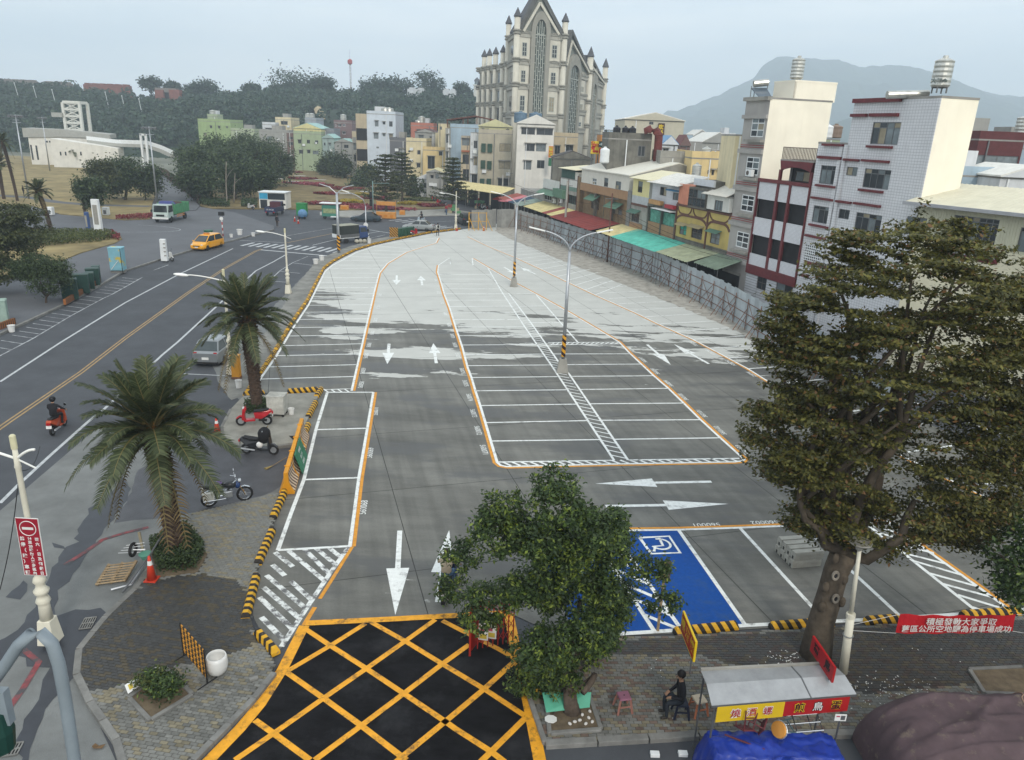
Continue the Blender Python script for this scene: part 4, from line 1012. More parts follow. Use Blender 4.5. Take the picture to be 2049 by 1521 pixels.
bl=[FR.rect(zr('x',(990,650,1090,800))),FR.rect(zr('x',(1280,760,1420,880)))]
FR.wall('front_wall',m_tanw,Bh,sB0+1.,sB1-.9,3.4,zB2-1.,bl,o=-.5)
for h in bl:
 FR.window(Bh,h,3,1,m_brframe,o=-.55)
 awning(FR,'window_hood',M('green_canvas',(.1,.19,.13),.75,.15),Bh,h[0]-.3,h[1]+.4,h[3]+.75,h[3]+.1,1.,8,.04,0.,o=-.45)
for a in(sB0+.35,sB0+(sB1-sB0)*.33,sB0+(sB1-sB0)*.64):FR.part('post',m_conc2,Bh,a-.12,a+.12,3.,zB2,-.3,.04)
FR.part('grey_column',M('grey_block',(.2,.2,.195),.85,.2,2),Bh,sB0+.05,sB0+1.,2.6,zB2+.1,-.6,.08);FR.part('stained_column',m_tanw,Bh,sB1-.9,sB1,2.6,zB2+.6,-1.5,.06);FR.part('brown_edge',m_brn,Bh,sB1-.02,sB1+.12,2.6,zB2+.7,-.1,.1)
block(Bh,FR,sB0,sB1,0,zB2-.02,12,m_conc2,o=-.52)
# green hooded house and terrace house further along
sE0,sE1=sB1,FR.px(*zp('x',592,345))[0];sH1=FR.px(*zp('x',345,340))[0]
Eh=thing('shuttered_house','house with dark green sheet shed and green hooded window by brown column','building',FR.P((sE0+sE1)/2,0,-3))
zE=FR.px(*zp('x',600,338))[1];zE2=FR.px(*zp('x',600,430))[1]
FR.part('green_shed',M('dark_green_sheet',(.03,.075,.06),.7,.2),Eh,sE0+1.6,sE1,zE,FR.px(*zp('x',595,200))[1],-4,-.1);FR.part('cream_shed',m_creamsheet,Eh,sE0+.5,sE0+1.6,zE,FR.px(*zp('x',740,240))[1],-4,-.12)
awning(FR,'roof_sheet',MATS['cream_roof_sheet'],Eh,sE0+.2,sE1+.1,FR.px(*zp('x',595,190))[1]+.5,FR.px(*zp('x',595,195))[1]+.1,4.4,None,.05,.02,o=-4)
FR.part('white_band',m_wsheet,Eh,sE0,sE1,zE2,zE,-.2,.03);FR.part('green_band',M('green_grey_sheet',(.14,.22,.18),.7,.15),Eh,sE0,sE1,zE2-.55,zE2,-.2,.02)
ew=[FR.rect(zr('x',(700,570,815,730))),FR.rect(zr('x',(490,570,545,660)))]
FR.wall('front_wall',m_concl,Eh,sE0,sE1,3.2,zE2-.55,ew)
for h in ew:FR.window(Eh,h,4,1,M('green_frame',(.05,.12,.08),.6),m_dark)
for a in(sE0+.1,(sE0+sE1)/2,sE1-.05):FR.part('post',m_brn,Eh,a-.08,a+.08,2.6,zE+.1,-.1,.08)
r=FR.rect(zr('x',(550,480,690,640)));FR.part('green_hood',MATS['green_canvas'],Eh,r[0],r[1],r[2],r[3],.05,.75)
block(Eh,FR,sE0,sE1,0,zE,10,m_conc2)
aircon(FR,'pair end air conditioner below the green hooded window',*zp('x',520,665),o=.1);aircon(FR,'air conditioner right under the dark green window hood',*zp('x',620,665),o=.1)
Hh=thing('terrace_house','low house with corrugated white parapet and cluttered roof terrace','building',FR.P((sE1+sH1)/2,0,-3))
zH=FR.px(*zp('x',360,340))[1];zH2=FR.px(*zp('x',360,470))[1]
awning(FR,'parapet_sheet',m_wsheet,Hh,sE1,sH1,zH,zH2,.06,30,.04,0.)
hw=[FR.rect(zr('x',(360,560,455,670)))]
FR.wall('front_wall',m_concl,Hh,sE1,sH1,3.,zH2+.1,hw);FR.window(Hh,hw[0],3,1,m_wframe)
awning(FR,'window_hood',MATS['green_canvas'],Hh,sE1+.1,sH1+.3,hw[0][3]+.7,hw[0][3]+.1,1.1,10,.04,0.)
block(Hh,FR,sE1,sH1,0,zH2+.3,10,m_conc2)
r=FR.rect(zr('x',(470,200,590,340)));FR.part('green_room',M('lime_wall',(.2,.3,.1),.8),Hh,r[0],r[1],zH2+.3,r[3],-6,-3)
FR2=Facade(FR.P(sH1,0,-.5),FR.P(sH1+16,0,-1.5))
Kh=thing('market_building','low market building with faded awnings at the far end of the row','building',FR2.P(6,0,-4))
kz=HZ(FR2.P(0,0,0),395)
kw=[(1.5+i*3.6,3.6+i*3.6,3.8,kz-1.)for i in range(4)]
FR2.wall('front_wall',m_concl,Kh,0,16,0,kz,kw);block(Kh,FR2,0,16,0,kz,9,m_conc2)
for h in kw:FR2.window(Kh,h,3,1,m_alu)
# awnings over the shop fronts: one sheet each
aw=[('teal',(.1,.45,.36),sN0-2.6,sN1+1.7,3.4),('cream',(.6,.52,.27),sW0+.9,sW1+2.2,3.2),('faded green',(.3,.33,.22),sG1+1.2,sN0-2.7,3.3),('dull green',(.15,.2,.15),sG0+.6,sG1+1.1,2.6),('rusty red',(.2,.035,.03),sB0+2.6,sB1+.2,3.8),('pale yellow',(.6,.53,.25),sB1+.3,sB1+3.,3.2),('brick red',(.25,.06,.05),sB1+3.1,sB1+4.9,3.2),('straw',(.55,.48,.24),sB1+5.,sH1-.6,3.2),('grey green',(.22,.28,.24),sH1-.5,sH1+3.5,3.6),('dark blue',(.03,.06,.1),sH1+3.6,sH1+6.5,3.6),('pink',(.5,.18,.2),sH1+6.6,sH1+9,3.4),('rust',(.26,.07,.05),sH1+9.1,sH1+13,3.4)]
for nm,c,a,b,o in aw:
 t=thing('shop_awning',nm+' corrugated shop awning leaning over the lane behind the hoarding','awning',FR.P((a+b)/2,0,1))
 m_=M('awning_'+nm.replace(' ','_'),c,.75,.2,1.2,streak=.15)
 awning(FR,'roof_sheet',m_,t,a,b,4.05,3.25,o,None,.02,.035,.03,droop=1.)
 for s_ in(a+.15,b-.15):p=FR.P(s_,0,o-.2);MB().tube([(p.x,p.y,0),(p.x,p.y,3.25)],.03,6).b('post',m_alu,t,world=1)
 for k in range(int((b-a)/3.2)+1):
  s_=a+.3+k*3.2
  if s_+2.6<b+.5:
   q=thing('shop_shutter','dark open shop front under the '+nm+' awning, bay %s from the tall blocks'%('first','second','third','fourth','fifth')[min(k,4)],'shop front',FR.P(s_,0,.1))
   FR.part('opening',m_dark,q,s_,s_+2.6,.02,2.6,.03,.08);FR.part('lintel',m_concl,q,s_-.1,s_+2.7,2.6,2.85,.02,.12)
   # cream corrugated hall in front of the tiled block
CA=Vc((25.,47.9,0));CD=Vc((.5,-.866,0))
FC=Facade(CA,CA+CD*16)
Ch=thing('corrugated_hall','cream corrugated metal hall with wide eaves behind the big tree','building',FC.P(8,0,-3))
zC=FC.px(1800,402)[1];m_corr=M('cream_corrugated',(.58,.57,.43),.6,.06,1.,streak=.08)
cw=[FC.rect(zr('c',q))for q in((60,1010,195,1160),(440,1000,755,1250),(975,1100,1190,1330))]
cw[1]=(cw[1][0],cw[1][1],cw[1][2],cw[1][3])
zsp=FC.px(*zp('c',600,1262))[1]
FC.wall('upper_wall',m_corr,Ch,0,16,zsp,zC,cw)
mb=MB()
for i in range(100):
 a=.04+i*.16
 zs_=[(zsp,zC)]
 for h in cw:
  if h[0]-.05<a<h[1]+.05:zs_=[(zsp,h[2]),(h[3],zC)]
 for c,d in zs_:
  if d-c>.03:FC.box(mb,a-.025,a+.025,c,d,0.,.028)
o=mb.b('wall_rib',m_corr,Ch,world=1);o['kind']='stuff'
for h,c,r in zip(cw,(3,3,4),(3,1,1)):FC.window(Ch,h,c if h!=cw[1]else 7,r,m_alu,top=0 if h==cw[0]else.18)
FC.wall('lower_wall',M('cream_plaster',(.66,.62,.46),.85,.06),Ch,0,16,0,zsp-.002,[])
vb=FC.rect(zr('c',(360,1255,780,1400)));FC.part('maroon_screen',m_maroon,Ch,vb[0],vb[1],vb[2],vb[3],0.,.07)
for i in range(3):a=vb[0]+.15+i*(vb[1]-vb[0])/3;FC.part('vent_block_screen',grid_mat('vent_blocks',(.45,.47,.48),(.12,.12,.12),.16,.16,.03,.7,tuple(FC.d)),Ch,a,a+(vb[1]-vb[0])/3-.3,vb[2]+.25,vb[3]-.15,.071,.09)
block(Ch,FC,0,16,0,zC,9,m_corr)
awning(FC,'roof_sheet',M('hall_roof',(.6,.57,.44),.6,.08,1.),Ch,-.6,16.5,zC+1.15,zC+.05,5.,110,.05,.03,o=-4.3)
awning(FC,'roof_sheet',MATS['hall_roof'],Ch,-.6,16.5,zC+1.15,zC+.05,-5.,110,.05,.03,o=-4.3)
FC.part('gutter',M('gutter_grey',(.33,.34,.36),.5),Ch,-.6,16.5,zC-.12,zC+.08,.7,.86)
# single blocks behind: measured on upright planes
def bl(name,label,k,x0,x1,y,Y,D,mat,wins=(),yb=None,roof=None,gm=None,fm=None,gable=None,side=None,cat='building',cols=2,proud=0,x_at=None,holes_depth=.15,rz=0.):
 u0,v0=zp(k,x0,y);u1,v1=zp(k,x1,y)
 va=v0 if yb is None else(v0+zp(k,0,yb)[1])/2
 A,B=AT(u0,va,Y),AT(u1,va+(u1-u0)*.04,Y)
 f=Facade((A.x,Y),(B.x,Y));h=AT((u0+u1)/2,(v0+v1)/2,Y).z
 t=thing(name,label,cat,f.P(f.L/2,0,-D/2))
 rs=[f.rect(zr(k,w))for w in wins]
 rs=[(max(r[0],.15),min(r[1],f.L-.15),r[2],min(r[3],h-.1))for r in rs];rs=[r for r in rs if r[1]-r[0]>.2 and r[3]-r[2]>.2]
 f.wall('front_wall',mat,t,0,f.L,0,h,rs,holes_depth)
 for r in rs:f.window(t,r,cols if r[1]-r[0]>.7 else 1,1,fm,gm,split=0,fw=.07)
 block(t,f,0,f.L,0,h,D,side or mat,roof)
 rn=random.Random(len(label)*7+int(Y));up_=h+.14
 for i in range(rn.randint(1,3)):
  a,z=rn.uniform(.5,max(.6,f.L-.9)),rn.uniform(2.5,max(2.6,h-1.5))
  if not any(r[0]-.9<a<r[1]+.1 and r[2]-.7<z<r[3]for r in rs):f.part('wall_unit',m_wframe,t,a,a+.8,z,z+.6,.02,.4)
 a=rn.uniform(.2,max(.3,f.L-.4));f.part('drain_pipe',m_alu if rn.random()<.5 else m_wframe,t,a,a+.12,0,h,.01,.12)
 for r in rs:
  if rn.random()<.5:f.part('window_hood',m_concl,t,r[0]-.15,r[1]+.15,r[3]+.03,r[3]+.15,0.,.45)
 if not gable and f.L>3:
  for a,b,c,d in((0,f.L,-.15,0.),(0,.15,-D,-.15),(f.L-.15,f.L,-D,-.15)):f.part('parapet',mat,t,a,b,up_,up_+.7,c,d)
  if rn.random()<.6:a=rn.uniform(.3,f.L*.5);f.part('roof_shed',rn.choice([c_grey,c_white,m_concl]),t,a,a+f.L*.35,up_,up_+1.9,-D*.8,-D*.4)
 if gable:gable_roof('roof_sheet',gable[1],t,[f.P(0,0,0),f.P(f.L,0,0),f.P(f.L,0,-D),f.P(0,0,-D)],h+.14,h+gable[0],0,.3,.12,gm=gable[2]if len(gable)>2 else mat)
 return t,f,h
Rn=lambda n,c,**k:M('render_'+n,c,.85,.1,.6,streak=k.get('streak',.25),sdark=k.get('sd',(.12,.115,.1)))
c_cream,c_white,c_grey,c_green,c_blue=Rn('cream',(.66,.58,.38)),Rn('white',(.62,.64,.66)),Rn('grey',(.33,.33,.31)),Rn('green',(.35,.42,.27)),Rn('blue',(.36,.46,.54))
c_tan,c_yel,c_pink,c_brown=Rn('tan',(.5,.42,.29)),Rn('yellow',(.7,.54,.27)),Rn('salmon',(.46,.18,.13)),Rn('brown',(.17,.11,.1))
c_beige=Rn('beige',(.44,.4,.31));c_white2=Rn('offwhite',(.72,.7,.64),streak=.12)
roof_teal=M('roof_teal',(.3,.48,.45),.6,.1);roof_blue=M('roof_blue',(.16,.3,.48),.6,.1);roof_yel=M('roof_pale_yellow',(.62,.58,.36),.6,.1);roof_wh=M('roof_white',(.7,.69,.64),.6,.1)
# dark concrete block with black tanks and a rust duct
t,f,h=bl('concrete_block','blackened raw concrete block with three black tanks on top','b',245,830,548,96,8,m_conc2,[(665,625,750,775)],900)
bt=M('black_plastic_tank',(.018,.019,.024),.45,.2)
for(x,y,w),lb in zip(((360,540,105),(478,545,95),(573,535,105)),('lidded black roof tank nearest the slim pole','shortest black roof tank between two taller ones','black roof tank beside the rust red duct')):
 p=AT(*zp('b',x,y+6),97.5);tank((p.x,p.y,h+.14),w/6.83/1490*92/2,1.35,lb,.05,bt,'black tanks on the concrete block')
d_=thing('vent_duct','rust red metal duct bent over the edge of the dark concrete block','duct',(f.P(f.L,0,.3)))
pts=[AT(*zp('b',x,y),95.4)for x,y in((790,455),(780,425),(830,400),(900,415),(945,480),(930,700),(905,940))]
MB().tube(pts,[.4,.5,.5,.5,.5,.5,.5],12).b('pipe',M('rust_red',(.13,.03,.025),.7,.4,2),d_,world=1,smooth=1)
for q in pts[3:6]:MB().torus(q,.5,.06,'Z',14,5).b('flange',MATS['rust_red'],d_,world=1)
bl('low_block','low stained grey wall block right of the rust duct','b',955,1390,800,92,6,m_concl,[(1195,945,1270,1000)],1000)
t,f,h=bl('tall_beige_hall','tall beige metal clad hall with dark vertical sign behind black tanks','b',465,1270,290,132,14,M('beige_clad',(.5,.47,.37),.7,.06),[(815,280,870,340)],700,gable=(1.3,roof_wh))
sg=thing('vertical_sign','dark brown vertical sign with yellow characters on the beige hall','sign',AT(*zp('b',975,400),131.6))
r=f.rect(zr('b',(940,318,1010,500)),.2);f.part('board',M('sign_brown',(.06,.025,.025),.6),sg,r[0],r[1],r[2],r[3],.15,.35)
ysign=M('sign_yellow',(.65,.47,.04),.6,.05)
for ch,yy in(('吹',375),('沙',450)):lettering(ch,.8,ysign,sg,frame_matrix(AT(*zp('b',975,yy),131.58),(1,0,0),(0,0,1)),depth=.02,bold=.04)
bl('blue_roof_hut','small white house with bright blue roof beside the rust duct','b',985,1195,625,112,6,c_white,[(985,660,1070,745)],800,gable=(1.3,roof_blue))
bl('maroon_roof_hut','dark hut with maroon pitched roof behind the blue roofed house','b',1225,1365,640,118,5,c_brown,(),740,gable=(1.6,M('roof_maroon',(.16,.06,.06),.7)))
t,f,h=bl('yellow_block','warm yellow block with small slit windows and steel tanks','b',1385,1960,815,88,9,c_yel,[(1612,960,1632,1015),(1670,955,1695,1030),(1760,950,1785,1030),(1825,985,1840,1040)],1000)
bl('yellow_stair_head','small yellow stair head on top of the warm yellow block','b',1660,1815,700,92,4,c_yel,(),900)
tank((AT(*zp('b',1580,815),90).x,90,h+.14),.55,1.1,'steel tank on the yellow block in front of its stair head',.05);tank((AT(*zp('b',1880,815),90).x,90,h+.14),.55,1.1,'steel tank on the yellow block close to the grey townhouse',.05)
p=AT(*zp('b',1452,1050),84);tank((p.x,p.y,p.z),.5,1.3,'steel tank low behind the white parapet sign',.05)
bl('blue_shed','blue sheet metal shed among distant roofs','b',1240,1405,480,165,10,c_blue,[(1355,540,1385,585)],640)
bl('grey_shed','grey flank of a low house under distant white roofs','b',1330,1530,585,122,6,c_grey,(),730)
bl('white_roof_hall','long white roofed hall among distant roofs','b',1530,1975,600,150,14,c_grey,(),660,gable=(2.,roof_wh))
bl('cream_roof_house','cream rooftop house far behind the white roofed hall','b',1625,1760,460,190,8,c_cream,[(1640,480,1680,505)],540)
bl('pale_roof_row','pale grey roofs far behind the white roofed hall','b',1405,1640,510,185,10,c_grey,(),600,gable=(1.6,roof_wh));bl('pale_block','pale block in the distance beside the grey townhouse','b',1800,1985,505,180,10,c_white,(),600)
bl('orange_house','orange rendered house between church and concrete block','b',150,300,480,120,6,Rn('orange',(.5,.22,.06)),(),560)
bl('pale_blue_wall','pale house far right of the church foot','b',235,330,415,210,8,c_blue,(),560)
bl('rail_house','cream side house hugging the grey townhouse','t',1775,1880,690,70,5,c_cream,(),1000)
# billboards right of the church
bb=thing('yellow_billboard','yellow and red property billboard beside the church foot','billboard',AT(*zp('b',70,860),104));fb_=Facade((AT(*zp('b',20,650),104).x,104),(AT(*zp('b',125,650),104).x,104))
r=fb_.rect(zr('b',(22,562,125,740)));fb_.part('board',M('billboard_yellow',(.7,.52,.05),.6),bb,*r,0,.12)
for i,(ch,yy)in enumerate((('售',595),('吉屋',625),('元',660),('07-88',705))):lettering(ch,.42 if i<3 else.3,M('billboard_red',(.55,.04,.03),.6),bb,frame_matrix(AT(*zp('b',45 if i%2==0 else 78,yy),103.86),(1,0,-.04),(0,0,1)),depth=.01,bold=.05)
bb2=thing('dark_billboard','dark green and red billboard reading 9333','billboard',AT(*zp('b',185,860),103.5));fb2=Facade((AT(*zp('b',130,650),103.5).x,103.5),(AT(*zp('b',245,650),103.5).x,103.5))
r=fb2.rect(zr('b',(130,565,245,652)));fb2.part('board',M('billboard_green',(.02,.07,.06),.6),bb2,*r,0,.12);lettering('-9333',.46,M('billboard_white',(.7,.8,.8),.6),bb2,frame_matrix(AT(*zp('b',188,610),103.36),(1,0,-.04),(0,0,1)),depth=.01,bold=.03)
r=fb2.rect(zr('b',(130,656,235,735)));fb2.part('board',MATS['billboard_red'],bb2,*r,0,.12);lettering('買賣',.45,MATS['billboard_white'],bb2,frame_matrix(AT(*zp('b',195,680),103.36),(1,0,-.04),(0,0,1)),depth=.01)
for b_,x in((bb,30),(bb,115),(bb2,235)):
 p=AT(*zp('b',x,700),104.2);MB().obox((p.x,p.y,0),(p.x,p.y,p.z),.15,.15).b('post',m_alu,b_,world=1)
p=AT(*zp('b',197,870),90);tank((p.x,p.y,p.z),.55,1.7,'white plastic cylinder tank on the cream roofs',.05,m_wframe,bands=1)
# right of the tiled block
t,f,h=bl('brick_house','dark red brick house with recessed balcony beyond the hall roof','c',600,960,410,72,8,M('red_brick',(.105,.03,.032),.8,.15),[(600+15,520,945,640)],715,holes_depth=1.)
f.part('balcony_rail',m_alu,t,*f.rect(zr('c',(600,605,945,655))),-.02,.05);f.window(t,f.rect(zr('c',(780,545,885,625))),2,1,m_wframe,o=-.9);f.part('room_wall',c_tan,t,f.rect(zr('c',(730,530,940,640)))[0],f.L-.2,*f.rect(zr('c',(730,530,940,640)))[2:],-1.2,-1.)
p=AT(*zp('c',975,400),74);tank((p.x,p.y,p.z-.3),.75,1.9,'steel water tank on stand beside the dark red brick house',.5)
bl('blue_parapet_house','pale blue parapet wall above the hall roof','c',400,800,700,63,6,c_blue,(),800);bl('white_wall_house','white low house beyond the hall roof at the frame edge','c',795,1250,720,60,6,c_white,(),830,gable=(1.,roof_wh));bl('blue_flank_house','pale blue flank right of the brick house','c',940,1200,480,74,7,c_blue,(),700)
bl('arch_window_house','cream house with arched window far beyond the cream side wall','c',470,575,425,115,6,c_tan,[(480,440,505,530)],540);bl('rooftop_shed_house','white rooftop sheds between brick house and cream wall','c',425,600,560,90,6,c_white,[(460,570,500,620)],690)
bl('green_cube_roof','roof with brown and white tanks behind the tiled block','g',1075,1260,790,92,6,c_green,(),830)
for x,m_,lb in((1115,m_wframe,'white plastic roof tank left of two brown ones'),(1205,M('brown_tank',(.22,.16,.12),.5),'brown roof tank beside the white plastic one')):
 p=AT(*zp('g',x,775),93);tank((p.x,p.y,p.z),.75,1.5,lb,.05,m_,bands=2)
 # corner block, white block and neighbours at the end of the lot
t,f,h=bl('corner_block','beige four storey corner block with green shutters and yellow roof shed','k',1495,2060,410,150,14,c_beige,[(1855,565,2040,712),(1845,858,2035,1005),(1830,1150,2030,1290)],900)
gs=M('green_shutter',(.035,.075,.055),.7,.15)
for q in((1550,565,1620,715),(1655,570,1730,720),(1540,850,1612,995),(1648,862,1720,1005),(1525,1160,1600,1260),(1640,1160,1710,1290)):
 r=f.rect(zr('k',q));f.part('shutter',gs,t,*r,0.,.35)
sh,fs_,hs=bl('yellow_roof_shed','pale yellow gabled shed on top of the beige corner block','k',1500,2060,300,151,10,Rn('shed_yellow',(.56,.54,.32)),[(1560,315,1590,395),(1640,318,1675,400),(1960,325,2020,410)],600,gable=(1.4,roof_yel))
t,f,h=bl('white_block','white four storey block with tan curtains and monopitch roof','t',40,335,600,140,12,c_white2,[(78,620,185,680),(200,625,328,685),(108,748,182,812),(196,748,272,815),(97,885,155,960),(203,882,260,950)],900,gable=(1.6,roof_wh))
for(x,y),lb in zip(((70,530),(190,535)),('dark blue roof tank left of its twin on the white block','dark blue roof tank right of its twin on the white block')):
 p=AT(*zp('t',x,y+12),144);tank((p.x,p.y,h+.2),1.2,1.9,lb,.05,M('blue_tank',(.1,.16,.22),.5),bands=2)
vs=thing('shop_sign','tall narrow orange and green shop sign on the white block','sign',AT(*zp('t',310,930),138));fv=Facade((AT(*zp('t',296,850),138).x,138),(AT(*zp('t',330,850),138).x,138))
fv.part('board',M('sign_orange',(.6,.18,.03),.6),vs,*fv.rect(zr('t',(297,770,328,862))),0,.3);fv.part('board',M('sign_green',(.03,.14,.07),.6),vs,*fv.rect(zr('t',(295,864,324,930))),0,.3)
for ch,y in(('福',795),('佳',835)):lettering(ch,.62,ysign,vs,frame_matrix(AT(*zp('t',312,y),137.65),(1,0,0),(0,0,1)),depth=.02,bold=.05)
bl('church_annex','small beige annex with balcony at the church foot','t',335,525,700,150,6,c_tan,[(430,760,490,825),(345,765,385,835)],900)
bl('sheet_awning_house','grey house with dark sheet roof left of the concrete block','t',330,640,880,118,6,m_conc2,(),930,gable=(1.2,M('roof_dark',(.06,.055,.055),.7)))
t,f,h=bl('blue_wall_block','light blue blank walled block under a rusty steel canopy','k',1020,1500,310,166,12,c_blue,(),700)
t2,f2,h2_=bl('grey_front_block','grey fronted slim block left of the light blue wall','k',940,1022,320,165,12,c_grey,[(950,410,1000,560),(955,700,1000,860)],700)
cp=thing('rusty_canopy','rusty steel canopy frame on the roof of the light blue block','canopy',f.P(f.L/2,h,-4));m_rs=M('rusty_steel',(.13,.05,.035),.8,.3)
pts=[AT(*zp('k',x,y),166)for x,y in((960,180),(1450,115),(1850,205))]
mb=MB()
for a,b in zip(pts,pts[1:]):
 vs_=[a,b,b+Vc((0,11,0)),a+Vc((0,11,0))];mb.add(vs_+[p+Vc((0,0,.25))for p in vs_],[(3,2,1,0),(4,5,6,7),(0,1,5,4),(1,2,6,5),(2,3,7,6),(3,0,4,7)])
mb.b('sheet',m_rs,cp,world=1)
for x,y in((975,180),(1240,150),(1320,140),(1475,120),(1700,170)):p=AT(*zp('k',x,y),166.3);MB().obox((p.x,p.y,h),p,.2,.2).b('post',m_rs,cp,world=1)
bl('narrow_white_block','narrow white block with orange balcony beside the corner block','k',1360,1500,395,152,10,c_white,[(1420,520,1480,650),(1415,795,1480,940),(1360,1085,1475,1240),(1378,545,1398,600),(1375,830,1398,885)],900)
t,f,h=bl('balcony_block','slim block with red railed balconies behind a tiered tree','k',1205,1362,450,153,9,c_tan,[(1215,475,1345,605),(1230,750,1335,920),(1235,1000,1335,1200)],900)
f.part('balcony_front',M('balcony_red',(.35,.12,.06),.7),t,*f.rect(zr('k',(1215,680,1350,715))),0,.6)
bl('cream_top_block','cream stair head behind the rusty canopy','k',820,975,235,178,6,c_cream,[(840,280,880,335)],400)
bl('yellow_slim_block','slim yellow block with dark windows left of the light blue wall','k',770,945,390,184,10,c_cream,[(830,590,905,690),(830,705,890,775)],800)
bl('brown_roof_block','grey block with brown roof and two square windows','k',425,775,390,192,10,c_grey,[(490,420,570,515),(670,445,710,505),(550,625,590,690)],700,gable=(.9,M('roof_brown',(.1,.05,.05),.7)))
t,f,h=bl('salmon_block','salmon coloured rooftop storey with two steel tanks','k',355,740,275,205,8,c_pink,[(460,330,580,350),(600,330,720,350)],500)
for x,lb in((485,'small steel tank on the salmon roof, the left one'),(540,'bigger steel tank on the salmon roof')):
 p=AT(*zp('k',x,270),208);tank((p.x,p.y,h+.14),.9,2.2 if x==540 else 1.3,lb,.1)
bl('cream_block','cream three storey block with few windows behind the tiered tree','k',275,620,540,180,10,c_cream,[(310,685,350,715),(465,680,520,755),(455,900,515,975),(310,910,355,950)],900)
bl('modern_grey_block','dark grey modern block framed in cream beside the tall white block','k',0,275,530,182,10,Rn('darkgrey',(.14,.145,.16)),[(170,650,245,760),(40,820,80,840)],900,fm=m_wframe)
bl('pink_low_block','low orange walled house with red balcony among cream blocks','k',560,940,690,176,6,c_yel,[(640,780,760,1000),(830,700,890,775)],950)
bl('stall_row_house','white shop house with pale roof behind the tiered trees','k',460,740,1180,160,6,c_white,[(510,1240,550,1300),(570,1240,620,1320)],1400,gable=(1.,roof_wh));bl('corner_shop','small grey corner shop with pale canopy behind the tiered trees','k',620,900,1070,158,6,c_grey,[(690,1100,740,1160),(770,1085,830,1165)],1300,gable=(.8,roof_yel))
t,f,h=bl('tall_white_block','tall white blue five storey block with small square windows','m',1325,1762,222,205,14,Rn('bluewhite',(.6,.66,.72),streak=.1),[(1445,315,1500,405),(1565,330,1605,375),(1662,325,1715,408),(1428,500,1500,592),(1565,510,1605,555),(1662,515,1720,598),(1468,710,1508,738),(1425,900,1480,950)],700)
f.part('beige_flank',c_tan,t,-3.,-.01,0,h,-14,-.6)
for i in range(4):f.part('balcony_opening',m_dark,t,-2.9,-.1,h-6.6-i*5.2,h-3.6-i*5.2,-.8,-.5)
for x,lb in((1605,'steel tank on the tall white block, left of a pair'),(1670,'steel tank on the tall white block, right of a pair')):p=AT(*zp('m',x,215),209);tank((p.x,p.y,h+.14),1.1,1.6,lb,.05)
bl('grey_window_block','narrow grey block full of windows left of the tall white block','m',1108,1245,580,210,10,c_grey,[(1118,655,1168,760),(1185,665,1230,755),(1125,830,1165,940),(1195,835,1235,900)],900)
bl('roof_tank_block','low block with tanks behind the narrow grey one','m',1100,1240,480,225,6,c_tan,(),700)
bl('purple_block','purple brown house with white trimmed windows below the hill','m',825,1100,350,250,12,Rn('purplebrown',(.2,.135,.135)),[(845,370,862,410),(885,365,935,410),(955,365,1000,405),(790+60,480,870,520),(890,470,915,520),(950,480,1000,525)],600,roof=c_grey,fm=m_wframe)
bl('teal_gable_house','pale teal gabled house with green metal roof','m',650,830,590,225,8,Rn('teal',(.33,.42,.4)),[(670,650,695,695),(750,655,775,700),(680,785,705,850),(752,790,778,850)],850,gable=(1.2,roof_teal))
bl('grey_gable_house','grey house with pale green shed roof and barred window','m',835,1105,650,222,8,c_grey,[(975,680,1045,735)],950,gable=(1.,roof_teal));bl('blue_grey_block','blue grey house with two white tanks below the quarry scar','m',385,555,310,262,10,Rn('bluegrey',(.36,.4,.44)),(),500)
t,f,h=bl('green_gable_house','green three storey house with yellow gabled top','m',215,635,520,235,12,c_green,[(275,605,325,665),(410,605,460,665),(535,615,585,670),(290,760,355,820),(415,760,465,815),(500,770,590,830)],850)
bl('yellow_gable_top','yellow gabled top storey with teal roof edge on the green house','m',215,635,445,235.4,12,Rn('lemon',(.66,.6,.3)),[(340,470,395,507),(455,470,510,512)],700,gable=(1.7,roof_teal))
bl('maroon_front_block','dark maroon fronted strip beside the green house','m',110,218,505,237,12,c_brown,[(130,560,200,600),(130,640,200,690)],850);bl('slate_house','slate blue long house behind the teal gable','m',630,830,475,240,8,Rn('slate',(.22,.24,.27)),(),700)
bl('yellow_villa','cream villa with grey windows and white flat roof','d',160,285,560,262,10,c_cream,[(200,570,255,600),(190,625,220,655)],720);bl('grey_villa','long grey house in front of the cream villa','d',30,265,660,250,10,c_grey,[(90,690,130,725)],760);bl('white_villa_wing','white terrace wing left of the cream villa','d',55,160,600,258,8,c_white,[(75,625,150,655)],720)
t,f,h=bl('light_green_house','light green house on its own above the park trees','a',1590,1850,575,262,12,Rn('pea',(.32,.42,.2)),[(1680,605,1700,628),(1745,608,1765,630),(1812,612,1825,628),(1635,665,1655,688)],720)
bl('green_house_stair','small stair head on the light green house','a',1665,1745,535,266,5,c_green,(),640);bl('pale_long_shed','long pale green shed right of the light green house','a',1850,2040,650,262,8,Rn('palepea',(.42,.48,.32)),(),740)
for x,y,k,Y,lb in((1705,535,'a',268,'tiny steel tank on the light green house'),(432,305,'m',265,'white tank on the blue grey house, left of two'),(487,305,'m',265,'white tank on the blue grey house, right of two'),(968,325,'m',254,'steel tank on the purple brown house')):
 p=AT(*zp(k,x,y),Y);tank((p.x,p.y,p.z-.2),1.,2.2,lb,.1,bands=2)
